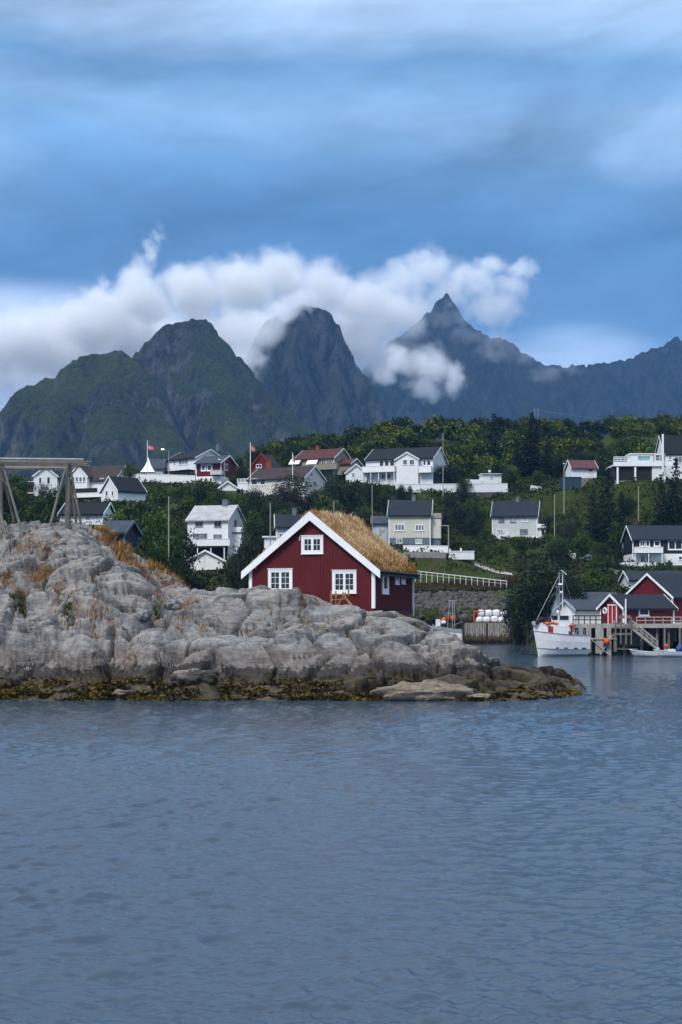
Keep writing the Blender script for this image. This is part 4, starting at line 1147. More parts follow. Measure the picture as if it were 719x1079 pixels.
# olive house with red roof
o, fr, sd, xa, xb, ze, zr = house('olive_house', 'olive-beige house with a red tiled roof and two white awnings', 'house', 330, 311, 352, 500, 482, 473, 9, 'x', 27, 'r', 'olive', 'roof_red',
    [(326, 484, 331, 489, dict(pane='glass_pale')), (339, 483.5, 343, 489), (344, 484, 350, 489, dict(pane='glass_pale'))], [], chim=[(326, 0.9)], land='the olive house with red roof', base=('bluegrey', 494.5))
balcony(o, fr, (330, 488.5, 358, 495), 1.5, 'olive')
for px in (307, 325):
    m_ = MB(); u, z = fr.uv(px, 484); u2, z2 = fr.uv(px + 11, 489)
    m_.add([fr.loc(u, z, 0.05), fr.loc(u2, z, 0.05), fr.loc(u2, z2, 1.3), fr.loc(u, z2, 1.3), fr.loc(u, z - 0.1, 0.05), fr.loc(u2, z - 0.1, 0.05), fr.loc(u2, z2 - 0.12, 1.3), fr.loc(u, z2 - 0.12, 1.3)],
           [(0, 1, 2, 3), (4, 7, 6, 5), (0, 4, 5, 1), (3, 2, 6, 7), (0, 3, 7, 4), (1, 5, 6, 2)]); m_.build('awning', 'white_trim', o)
mb = MB(); mb.prismx([(1.5, 0), (7.5, 0), (7.5, ze - 1.4), (4.5, ze - 0.1), (1.5, ze - 1.4)], 0.1, 3.6); mb.build('wing', 'olive', o)
r_ = MB(); tr = Trim(); gable_roof(r_, tr, 0.1, 3.6, 1.5, 7.5, ze - 1.4, ze - 0.1, 'x', 0.4, 0.2); r_.build('wing_roof', 'roof_red', o); tr.build('wing_trim', 'white_trim', o)
o, fr, *_ = house('shed', 'small white gabled outbuilding between the olive house and the long white house', 'shed', 322, 365, 386, 508, 498, 489.5, 5, 'y', 0, 'r', 'white', 'roof_grey', [(371, 498, 374, 503)])

# low house with brown roof
o, fr, sd, xa, xb, ze, zr = house('brown_roof_house', 'low pale cream house with a broad brown roof and white terrace, behind a grey-green tree', 'house', 290, 262, 321, 524, 502.5, 491.5, 8.5, 'x', 28, 'r', 'pale_cream', 'roof_brown',
    [(265, 504, 272, 511.5, dict(nv=1, fw=0.2)), (274, 504, 280.5, 511.5, dict(nv=1, fw=0.2)), (272, 518, 274.5, 522, dict(nv=1)), (277, 518, 279.5, 522, dict(nv=1))], [(330, 507, 333, 512)], land='the low house with brown roof', chim=None)
balcony(o, fr, (251, 504, 262, 508), 0.3, openr=True)
m_ = MB(); u0, z0 = fr.uv(251, 513); u1, z1 = fr.uv(262, 507.5); fr.box(m_, u0, -1, xa - 0.004, z1, -6, 0.2); m_.build('terrace', 'white', o)

# red house behind it
house('red_house', 'dark red gabled house showing behind the broad brown roof', 'house', 335, 264, 287, 505, 493, 478.5, 7, 'y', 18, 'r', 'red_wall', 'roof_slate', [(270, 489, 276, 493)], land='the dark red gabled house', trim='red_paint')
m_ = empty('chimney_stack', P(283, 500, 300), 0, 'square red brick chimney rising behind the ridge of the broad brown roof', 'chimney')
MB().box(-0.55, -0.4, 0, 0.55, 0.4, 3.0).build('stack', 'brick', m_); MB().box(-0.65, -0.5, 3.002, 0.65, 0.5, 3.15).build('cap', 'red_paint', m_)

# white house with black roof on the left crest
o, fr, sd, xa, xb, ze, zr = house('black_roof_house', 'white house with a black roof and white gable, beside the street lamp', 'house', 318, 176, 206, 500, 482, 474, 9.0, 'x', 42, 'r', 'white', 'roof_black',
    [(188.5, 483.5, 198.5, 490, dict(nv=3, pane='glass_pale')), (183, 484, 185, 489, dict(nv=1))], [], chim=[(215, 0.8)], land='the white house with black roof')
r_ = MB(); r_.box(xa + 1, -2.2, ze - 3.0, 0, -0.02, ze - 2.8); r_.build('porch_roof', 'roof_slate', o)
# red and white house
o, fr, sd, xa, xb, ze, zr = house('red_white_house', 'house with red upper walls, white lower floor and dark hipped roof', 'house', 300, 207, 233, 509, 487, 480.5, 8.5, 'x', 18, 'r', 'red_wall', 'roof_grey',
    [(212, 489, 217, 496.5, dict(nv=1, fw=0.25)), (218, 489, 224, 496.5, dict(nv=1, fw=0.25)), (211, 503.5, 214, 507.5, dict(nv=1)), (216, 503.5, 219, 507.5, dict(nv=1)), (221, 503.5, 224, 507.5, dict(nv=1))], [(236, 489, 240, 495)], base=('white_trim', 501.5), land='the red and white house', ov=0.7)
balcony(o, fr, (224, 496, 236, 499.5), 1.2, 'greywhite')
house('small_gable', 'tiny white gable with a red roof half hidden under the red and white house', 'shed', 285, 232, 249, 517, 513.5, 507.5, 4, 'y', 0, 'r', 'white', 'roof_red', [])
house('blue_roof_house', 'house with a blue-grey roof behind the white pointed tent', 'house', 335, 156, 182, 503, 493, 484, 7, 'x', 10, 'r', 'pale_blue', 'roof_grey', [], trim='bluegrey')

# far left houses
o, fr, sd, xa, xb, ze, zr = house('gabled_house', 'white house with brown-grey roof and windowed front gable, left of the black-roofed annex', 'house', 300, 80, 121, 529, 505, 490.5, 8, 'x', 22, 'r', 'white', 'roof_brown',
    [(105.5, 503.5, 110, 508, dict(pane='glass_pale'))], [], land='the white house with windowed gable')
u0, _ = fr.uv(76.5, 510); u1, zt = fr.uv(95.5, 502); _, za = fr.uv(85, 491.5)
mb = MB(); gable_body(mb, u0, u1, -1.3, 4.0, 0, zt, za, 'y'); mb.build('bay', 'white', o)
r_ = MB(); tr = Trim(); gable_roof(r_, tr, u0, u1, -1.3, 4.2, zt, za, 'y', 0.35, 0.25); r_.build('bay_roof', 'roof_brown', o); tr.build('bay_trim', 'white_trim', o)
for a in (79.5, 83.3, 87.1, 90.9): window(fr, o, (a, 503, a + 3, 508.5), nv=1, base=1.3, fw=0.08, pane='glass_pale')
m_ = MB(); fr.box(m_, u0 + 0.2, 0.05, u1 + 2.5, zt - 2.6, 1.302, 1.34); m_.build('carport_shade_panel', 'black', o)  # flat black panel stands in for the shade inside the carport
balcony(o, fr, (84, 519.5, 121, 524), 2.2)
house('annex_house', 'white gabled outbuilding with a black roof behind dark bushes', 'house', 282, 124.5, 153, 530, 516, 502.5, 6.0, 'x', 42, 'l', 'white', 'roof_black', [(146, 519, 148, 521, dict(nv=1))], [(111.5, 517, 114, 523, dict(nv=1)), (118, 517, 120, 523, dict(nv=1))], land='the outbuilding with black roof')
o, fr, sd, xa, xb, ze, zr = house('gable_front_house', 'white gabled house with a brown balcony seen under the drying rack', 'house', 312, 36, 60, 526, 501, 492, 8, 'y', 8, 'l', 'white', 'roof_brown', [(41, 503, 44, 510, dict(nv=1)), (49.5, 502.5, 53, 510, dict(nv=1)), (40.5, 516, 44, 521)], land='the white gabled house under the rack')
m_ = MB(); m_.box(-3.2, 0.5, -1, -0.02, 5, 3.6); m_.build('lower_wing', 'brick', o)
m_ = MB(); m_.box(-3.4, -0.8, 3.0, -0.03, 0.45, 3.7).box(-3.4, -0.8, 0.4, -0.03, 0.45, 1.2); m_.build('balcony', 'wood_dark', o)
m_ = MB(); m_.box(-3.5, -0.95, 3.702, -0.02, 0.3, 3.85).box(-3.5, -0.95, 1.202, -0.02, 0.3, 1.4); m_.build('balcony_rail', 'white_trim', o)
o, fr, *_ = house('low_house', 'low white house with a black roof right behind the top of the rock', 'house', 205, 64, 108, 553, 541, 530.5, 6, 'x', 8, 'r', 'white', 'roof_black', [(74, 543.5, 77, 548.5), (90, 543, 96, 549, dict(nv=3)), (101, 543, 104, 549)], land='the low white house behind the rock')
house('boat_shed', 'dark grey shed roof behind the orange grass tuft at the rock crest', 'shed', 140, 112, 131, 575, 560, 550, 4, 'x', 12, 'r', 'navy', 'roof_grey', [], trim='bluegrey')

# hill cabin and right hand group
o, fr, *_ = house('cabin', 'small white cabin with a maroon roof on the hillside', 'cabin', 300, 603, 628.5, 503.5, 492.5, 485.5, 4.5, 'x', 8, 'l', 'white', 'roof_maroon', [(620, 494, 625, 497.5, dict(nv=1))], land='the white cabin with maroon roof')
o, fr, *_ = house('hut', 'small white flat-roofed hut behind the long white wall', 'hut', 312, 508, 528, 512, 499, 497, 3.5, 'flat', 4, 'l', 'white', 'roof_black', [(516, 502, 520, 504, dict(nv=1))], land='the small white hut')
m_ = MB().box(-3.6, -0.4, 0, -0.02, 3, 1.35); m_.build('side_wall', 'white', o)
m_ = MB().box(1.6, 0.8, 3.0, 2.1, 1.3, 3.6); m_.build('roof_vent', 'white_trim', o)

o, fr, sd, xa, xb, ze, zr = house('modern_house', 'white flat-roofed house with dark open carport under a wide terrace', 'house', 290, 648, 702, 506, 490.5, 490, 8, 'flat', 0, 'l', 'black', 'white_trim', [], pad=True, land='the white house with open carport', ov=0.2, corner=False)  # solid black walls: the shade inside the carport is put into their colour
for a in (650.5, 669, 700):
    q = MB(); u, _ = fr.uv(a, 500); fr.box(q, u - 0.18, -0.8, u + 0.18, ze - 0.4, 0.25, 0.6); q.build('post', 'white_trim', o)
q = MB(); u0, z0 = fr.uv(687, 506); u1, z1 = fr.uv(699, 491.8); fr.box(q, u0, -0.5, u1, z1, 0.01, 0.25); q.build('garage_wall', 'white', o)
q = MB(); u0, z0 = fr.uv(646, 491.5); u1, z1 = fr.uv(709, 486.8); fr.box(q, u0, z0, u1, z1, 0.25, 0.62); q.build('terrace_band', 'white_trim', o)
q = MB(); u0, z0 = fr.uv(646.5, 487); u1, z1 = fr.uv(665, 481.5)
for k in range(6): fr.box(q, u0 + (u1 - u0) * k / 5 - 0.04, z0 + 0.1, u0 + (u1 - u0) * k / 5 + 0.04, z1, 0.35, 0.45)
for k in range(3): fr.box(q, u0, z0 + 0.25 + k * 0.35, u1, z0 + 0.4 + k * 0.35, 0.34, 0.46)
q.build('terrace_rail', 'white_trim', o)
q = MB(); u0, z0 = fr.uv(665, 487); u1, z1 = fr.uv(689, 478.5); fr.box(q, u0, z0 + 0.1, u1, z1, -4, -0.3); q.build('upper_floor', 'white', o)
q = MB(); fr.box(q, u0 - 0.3, z1 + 0.002, u1 + 0.3, z1 + 0.18, -4.2, -0.1); q.build('upper_roof', 'white_trim', o)
window(fr, o, (672, 480, 686, 486), nv=1, base=-0.3, pane='glass_aqua')
q = MB(); u0, z0 = fr.uv(689.5, 487); u1, z1 = fr.uv(701, 477.5); fr.box(q, u0, z0 + 0.1, u1, z1, -4, 0.1); q.build('stair_tower', 'greywhite', o)
window(fr, o, (690.5, 479, 700, 486), nv=2, nh=2, base=0.1, pane='glass_pale')
house('dark_roof_house', 'white house with a tall black roof cut by the right edge above the carport', 'house', 296, 701, 762, 506, 478.5, 459.5, 9, 'x', 0, 'l', 'white', 'roof_black', [(704.5, 480, 708, 484.5, dict(pane='glass_pale')), (711, 481, 719, 488, dict(pane='glass_pale'))], land='the house with tall black roof', ov=0.2)
q = MB().box(-0.17, -0.17, -2, 0.17, 0.17, 5.7); q = q.build('chimney_pipe', 'white_trim'); q.location = P(698.5, 487, 289); tag(q, 'thin tall white chimney pipe at the left end of the tall black roof', 'chimney')

o, fr, sd, xa, xb, ze, zr = house('navy_house', 'navy blue house with white ground floor and balcony at the right edge', 'house', 255, 667, 752, 595, 568, 554.5, 9, 'x', 0, 'l', 'navy', 'roof_slate',
    [(674, 569.5, 680, 576, dict(fw=0.16)), (680.5, 569.5, 685, 576, dict(fw=0.16, nv=1)), (689, 569.5, 696, 576, dict(fw=0.2, nv=1)), (704, 569, 719.5, 579.5, dict(fw=0.2)), (675, 585, 680, 593, dict(pane='glass_pale')), (681, 585, 686, 593, dict(pane='glass_pale')), (715, 586, 722, 590)],
    base=('white_trim', 583.5), land='the navy blue house')
balcony(o, fr, (667, 577, 697, 581.5), 1.5, posts=3); balcony(o, fr, (652, 593.5, 740, 597.5), 3.0)
q = MB(); u0, z0 = fr.uv(653, 606); u1, z1 = fr.uv(740, 597); fr.box(q, u0, z0 - 1, u1, z1 - 0.3, -3, 2.8); q.build('terrace_wall', 'concrete', o)

o = empty('container', P(593.5, 516, 296), R(4), 'dark blue-green steel container standing below the maroon-roofed cabin', 'container'); 
MB().box(0, 0, 0, 3.9, 3, 2.7).build('body', 'container', o); MB().box(2.0, -0.06, 0.15, 2.06, -0.004, 2.55).box(0.05, -0.05, 2.4, 3.8, -0.005, 2.5).build('door_bar', 'black', o)
PADS.append((o.location.x + 2, o.location.y + 1.5, o.location.z, 3))

# ------------------------------------------------------------------ boathouses on the pier
house('boathouse', 'long boathouse with a dark grey roof behind the white boathouse', 'boathouse', 188, 592, 652, 652, 634, 625, 6, 'x', 4, 'l', 'pale_blue', 'roof_grey', [], pad=True, trim='bluegrey', land='the long grey-roofed boathouse')
o, fr, sd, xa, xb, ze, zr = house('boathouse', 'white boathouse with blue-grey roof and a small gable towards the fishing boat', 'boathouse', 171, 607, 645, 657, 642, 633, 4.2, 'x', 22, 'l', 'white', 'roof_grey', [], [(598, 644, 601, 648)], pad=False, trim='pale_blue', land='the white boathouse')
q = MB(); sd.box(q, 1.0, 0.02, 1.9, 1.9, 0.004, 0.05); q.build('door', 'white_trim', o)
o, fr, sd, xa, xb, ze, zr = house('red_boathouse', 'small red boathouse with white-framed door in its gable, standing on the pier', 'boathouse', 161, 657.5, 710, 658, 640.5, 627.5, 4.6, 'x', 24, 'l', 'red_wall', 'roof_slate', [(673, 641.3, 684, 649, dict(nv=1, fw=0.16))], pad=False, land='the small red boathouse', ov=0.35, frame='white_trim')
q = MB()
u0, z0 = sd.uv(650.5, 657); u1, z1 = sd.uv(641, 638)
for a, b in ((u0, u0 + 0.13), (u1 - 0.13, u1)): sd.box(q, a, 0.03, b, z1, 0.004, 0.07)
sd.box(q, u0, z1 + 0.002, u1, z1 + 0.13, 0.004, 0.09); q.build('door_frame', 'white_trim', o)
q = MB(); sd.box(q, u0 + 0.132, 0.04, u1 - 0.132, z1 - 0.003, 0.004, 0.04); dq = q.build('door', 'red_paint', o)
q = MB(); sd.box(q, (u0 + u1) / 2 - 0.05, 0.06, (u0 + u1) / 2 + 0.05, z1 - 0.03, 0.041, 0.06); q.build('door_strip', 'white_trim', dq)
q = MB(); sd.box(q, (u0 + u1) / 2 - 0.3, z1 + 0.25, (u0 + u1) / 2 - 0.2, z1 + 1.0, 0.004, 0.05); q.build('gable_strip', 'white_trim', o)
o, fr, sd, xa, xb, ze, zr = house('red_boathouse', 'large red boathouse with a dark slate roof and big white-edged gable at the right edge', 'boathouse', 178, 709, 775, 655, 628.5, 605.5, 8.4, 'x', 32, 'l', 'red_wall', 'roof_slate', [], pad=False, land='the large red boathouse', ov=0.4)
q = MB(); sd.box(q, 0.3, 0, 8.0, 2.2, 0.004, 0.05); q.build('lower_cladding', 'wood_grey', o)
house('grey_roof_house', 'dark roof and small white gable end just above the large red boathouse', 'house', 212, 664, 745, 622, 611, 602.5, 7, 'x', 0, 'l', 'white', 'roof_slate', [], land=None)

# ------------------------------------------------------------------ white tent
o = empty('garden_tent', P(156.5, 500, 312), 0, 'white garden tent with a tall pointed roof on the left crest', 'tent')
m_ = MB(); n = 12
pts = [(1.9, 1.6), (1.5, 2.0), (0.7, 3.2), (0.25, 4.3), (0.02, 5.0)]
vs = []; fs = []
for r_, z_ in pts:
    for k in range(4):
        t = PI / 4 + k * PI / 2; vs.append((r_ * 1.2 * math.cos(t), r_ * 1.2 * math.sin(t), z_ - 1.2))
for j in range(4):
    for k in range(4): fs.append((j * 4 + k, j * 4 + (k + 1) % 4, j * 4 + 4 + (k + 1) % 4, j * 4 + 4 + k))
m_.add(vs, fs); m_.build('roof', 'white_trim', o)
for sx in (-1, 1):
    for sy in (-1, 1): MB().tube((sx * 1.5, sy * 1.5, -0.4), (sx * 1.5, sy * 1.5, 0.5), 0.05).build('post', 'white_trim', o)
PADS.append((o.location.x, o.location.y, o.location.z - 0.4, 3))
BLOCK.append((147, 485, 166, 501, 312))
LAND.append(('the pointed white tent', 156, 493))
# ------------------------------------------------------------------ the red cabin with the turf roof
def make_cabin():
    rot = 17.0; Y0 = 88.6
    org = P(394.5, 641, Y0)
    rz = R(-rot)
    o = empty('turf_roof_cabin', org, rz, 'dark red wooden cabin with a roof of tall golden grass, standing on the rock', 'cabin')
    fr = Plane(org, rz, 'front'); sd = Plane(org, rz + PI / 2, 'r')
    w = -fr.uv(263.5, 620)[0]
    depth = sd.uv(434.5, 641)[0]
    ze = fr.uv(394.5, 600)[1]
    um = -w / 2
    zr = HC - (544.5 - HY) * (org.y + um * math.sin(rz)) / F - org.z
    xa, xb = -w, 0.0
    # walls: a solid core with standing board-and-batten cladding
    mb = MB(); mb.prism([(xa, -1.2), (xb, -1.2), (xb, ze), (um, zr), (xa, ze)], 0.0, depth)
    slope = (zr - ze) / (w / 2)
    x = xa + 0.12; k = 0
    rng = random.Random(3)
    while x < xb - 0.08:
        top = zr - abs(x - um) * slope - 0.05
        o_ = 0.022 + rng.uniform(-0.004, 0.004)
        mb.box(x, -o_, -1.2, x + 0.10, 0.01, top - 0.02)
        x += 0.205
    y = 0.15
    while y < depth - 0.1:
        mb.box(xb - 0.01, y, 0.02, xb + 0.022 + rng.uniform(-0.004, 0.004), y + 0.10, ze - 0.03)
        mb.box(xa - 0.022, y, -1.2, xa + 0.01, y + 0.10, ze - 0.03)
        y += 0.205
    mb.build('wall', 'hero_red', o)
    # white corner boards
    tr = Trim()
    tr.box(xb - 0.16, -0.055, 0.0, xb + 0.055, -0.028, ze - 0.02); tr.box(xb + 0.028, -0.028, 0.0, xb + 0.055, 0.13, ze - 0.02)
    tr.box(xa - 0.055, -0.055, -1.2, xa + 0.16, -0.028, ze - 0.02)
    tr.box(xb + 0.028, depth - 0.10, -0.1, xb + 0.05, depth, ze - 0.02)
    tr.build('corner_board', 'white_trim', o)
    # roof deck, barge boards
    ov = 0.42; t = 0.20
    rf = MB()
    zo = lambda d: ze - slope * d
    rf.prism([(xa - ov, zo(ov) + 0.01), (xa - ov, zo(ov) + t), (um, zr + t), (xb + ov, zo(ov) + t), (xb + ov, zo(ov) + 0.01), (um, zr + 0.01)], -0.28, depth + 0.28)
    roof = rf.build('roof', 'wood_dark', o)
    bw = 0.40
    for y0, y1 in ((-0.345, -0.285), (depth + 0.285, depth + 0.345)):
        bb = MB(); bb.prism([(xa - ov - 0.05, zo(ov) - bw * 0.55), (xa - ov - 0.05, zo(ov) + t + 0.06), (um, zr + t + 0.12), (um, zr - bw * 0.62)], y0, y1)
        bb.prism([(um + 0.003, zr - bw * 0.62), (um + 0.003, zr + t + 0.12), (xb + ov + 0.05, zo(ov) + t + 0.06), (xb + ov + 0.05, zo(ov) - bw * 0.55)], y0, y1)
        bb.build('barge_board', 'white_trim', roof)
    # log holding the turf at the eave, with pale stones showing
    lg = MB()
    for sx, x_ in ((1, xb + ov + 0.03), (-1, xa - ov - 0.03)):
        lg.tube((x_, -0.27, zo(ov) + t + 0.02), (x_, depth + 0.27, zo(ov) + t + 0.02), 0.07)
    lg.build('eave_log', 'black', roof)
    gt = MB().tube((xb + ov + 0.10, -0.2, zo(ov) - 0.02), (xb + ov + 0.10, depth + 0.25, zo(ov) - 0.04), 0.045).build('gutter', 'black', roof)
    MB().tube((xb + 0.10, depth - 0.03, -0.6), (xb + 0.10, depth - 0.03, ze - 0.3), 0.045).build('downpipe', 'white_trim', o)
    # turf bed
    tb = MB()
    th = 0.10
    tb.prism([(xa - ov + 0.02, zo(ov) + t + 0.002), (xa - ov + 0.05, zo(ov) + t + th * 0.7), (um, zr + t + th + 0.05), (xb + ov - 0.05, zo(ov) + t + th * 0.7), (xb + ov - 0.02, zo(ov) + t + 0.002), (um, zr + t + 0.004)], -0.27, depth + 0.27)
    turf = tb.build('turf', 'turf_soil', roof)
    rng = np.random.RandomState(5)
    n = 52000
    sx = rng.uniform(-1, 1, n); yy = rng.uniform(-0.24, depth + 0.24, n)
    clump = gnoise(sx * 5, yy * 1.3, 4)
    ww = w / 2 + ov - 0.05
    X = um + sx * ww; Z = zr - slope * np.abs(X - um) + t + th * 0.8
    edge = np.minimum(1, (1 - np.abs(sx)) * 5 + 0.45)
    far = yy / depth
    h_ = (0.12 + 0.18 * rng.rand(n)) * edge * (1.0 + 0.75 * np.clip(clump, -0.6, 1)) * (0.8 + 0.45 * far)
    h_ = np.where(np.abs(sx) < 0.12, h_ * 1.15, h_)
    h_ = h_ * np.where(yy < 0.05, 0.6, 1.0)
    tint = 0.62 + 0.42 * gnoise(X * 0.75, yy * 0.6, 9) + 0.22 * clump + rng.normal(0, 0.12, n) - 0.22 * (np.abs(sx) > 0.86)
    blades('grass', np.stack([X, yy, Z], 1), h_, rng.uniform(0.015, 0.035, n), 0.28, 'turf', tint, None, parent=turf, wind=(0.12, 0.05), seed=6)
    # seed heads standing above the rest
    m = rng.rand(n) < 0.10
    blades('seed_head', np.stack([X, yy, Z + h_ * 0.7], 1)[m], h_[m] * 0.7, np.full(m.sum(), 0.035), 0.3, 'turf', np.clip(tint[m] + 0.3, 0, 1), None, parent=turf, wind=(0.15, 0.05), seed=7)
    m = (np.abs(sx) > 0.83) & (rng.rand(n) < 0.5)
    blades('green_grass', np.stack([X, yy, Z], 1)[m], h_[m] * 0.8, np.full(m.sum(), 0.03), 0.3, 'green_blade', rng.uniform(0.2, 1.0, m.sum()), None, parent=turf, seed=8)

    # casement windows: surround, two sashes with glazing bars, room darkness put into the opaque pane colour
    def casement(pl, r, nh=3, sashes=2, fwf=0.13):
        u0, z0 = pl.uv(r[0], r[3]); u1, z1 = pl.uv(r[2], r[1])
        fo = MB()
        pl.box(fo, u0, z0, u0 + fwf, z1, -0.02, 0.075); pl.box(fo, u1 - fwf, z0, u1, z1, -0.02, 0.075)
        pl.box(fo, u0 + fwf, z0, u1 - fwf, z0 + fwf, -0.02, 0.075); pl.box(fo, u0 + fwf, z1 - fwf, u1 - fwf, z1, -0.02, 0.075)
        pl.box(fo, u0 - 0.04, z1 + 0.002, u1 + 0.04, z1 + 0.045, -0.02, 0.11); pl.box(fo, u0 - 0.03, z0 - 0.045, u1 + 0.03, z0 - 0.002, -0.02, 0.12)
        wd = fo.build('window', 'white_trim', o)
        s0, s1 = u0 + fwf + 0.004, u1 - fwf - 0.004
        for k in range(sashes):
            a = s0 + (s1 - s0) * k / sashes; b = s0 + (s1 - s0) * (k + 1) / sashes
            q = MB(); f2 = 0.075; zz0, zz1 = z0 + fwf + 0.004, z1 - fwf - 0.004
            pl.box(q, a, zz0, a + f2, zz1, 0.0, 0.06); pl.box(q, b - f2, zz0, b, zz1, 0.0, 0.06)
            pl.box(q, a + f2, zz0, b - f2, zz0 + f2, 0.0, 0.06); pl.box(q, a + f2, zz1 - f2, b - f2, zz1, 0.0, 0.06)
            m = (a + b) / 2
            if nh > 1: pl.box(q, m - 0.013, zz0 + f2, m + 0.013, zz1 - f2, 0.0, 0.045)
            for j in range(1, nh):
                z = zz0 + (zz1 - zz0) * j / nh
                pl.box(q, a + f2, z - 0.013, b - f2, z + 0.013, 0.0, 0.043)
            q.build('sash', 'white_trim', wd)
        g = MB(); pl.box(g, s0 + 0.02, z0 + fwf + 0.02, s1 - 0.02, z1 - fwf - 0.02, -0.01, 0.028); g.build('pane', 'glass_dark', wd)
        return u0, z0, u1, z1, wd
    a = casement(fr, (283, 599.5, 308.5, 623.5)); casement(fr, (350.5, 601, 376, 625)); casement(fr, (318, 564.5, 341, 583.5), nh=2)
    # white curtain edges inside the small panes
    casement(sd, (402.5, 603, 409, 625.5), nh=1, sashes=1, fwf=0.25)
    casement(sd, (416, 604, 420, 615.5), nh=1, sashes=1, fwf=0.22); casement(sd, (422.5, 604, 426.5, 615.0), nh=1, sashes=1, fwf=0.22)
    # wall lamp and a small bracket
    u, z = fr.uv(270, 598.5); MB().blob(fr.loc(u, z, 0.08), 0.06, 1, 0, 1).build('wall_lamp', 'bag_white', o)
    u, z = fr.uv(316.3, 566); m = MB(); fr.box(m, u - 0.02, z - 0.22, u + 0.02, z + 0.03, 0.03, 0.09); m.build('bracket', 'white_trim', o)
    # sill beam and short stone piers under the right side
    sb = MB().box(xa, 0.02, -0.16, xb, 0.2, -0.002).box(xb - 0.18, 0.21, -0.16, xb, depth, -0.002); sb.build('sill_beam', 'wood_dark', o)
    for k, y_ in enumerate((0.1, 2.2, 4.2, depth - 0.35)):
        p = MB(); q = 0.24
        for j in range(4): p.box(xb - q * 1.6 + 0.03 * (j % 2), y_ - 0.02 * (j % 3), -0.40 - j * 0.25, xb - 0.04 - 0.02 * (j % 2), y_ + 0.42, -0.165 - j * 0.25)
        p.build('stone_pier', 'concrete', o)
    BLOCK.append((255, 540, 440, 650, 92))
    LAND.append(('the turf-roofed red cabin', 340, 600))
    return o, fr


m, h, out = new_mat('turf_soil')
tcg = h.node('ShaderNodeTexCoord').outputs['Object']
principled(h, out, h.mix(h.noise(tcg, 6.0, 5, 0.7), (0.10, 0.055, 0.02), (0.34, 0.20, 0.08)), 0.95, 0.1, h.noise(tcg, 12, 4, 0.7), 1.0, 0.05)
cabin, cabin_fr = make_cabin()

# sawhorse trestle leaning by the right window
def make_trestle():
    g = island_at(360, 641) or P(360, 641, 87.5)
    base = P(360, 639, 87.7)
    o = empty('sawhorse', base, R(-12), 'warm brown wooden sawhorse standing on the rock beneath the right cabin window', 'sawhorse')
    s = 87.7 / F
    def L(px, py, y=0.0): return ((px - 360) * s, y, (639 - py) * s)
    for a, b in (((349, 637, 0), (349, 622.5, 0.0)), ((353, 637, 0.25), (353, 623, 0.25)), ((366.5, 628, 0.3), (366.5, 620, 0.3)), ((357, 637, -0.15), (364, 624, 0.1)), ((371, 639, -0.2), (361, 624, 0.05)), ((376, 642, -0.25), (362, 627, 0))):
        MB().bar(L(*a), L(*b), 0.09, 0.06).build('leg', 'wood_warm', o)
    MB().bar(L(348, 627, -0.03), L(368, 626, 0.02), 0.10, 0.07).bar(L(349, 632, 0.0), L(366, 631, 0.02), 0.07, 0.05).build('rail', 'wood_warm', o)
    MB().bar(L(366, 640.5, -0.3), L(379, 642, -0.2), 0.14, 0.10).bar(L(366, 643, -0.4), L(380, 645, -0.2), 0.16, 0.10).build('plank', 'wood_grey', o)
make_trestle()


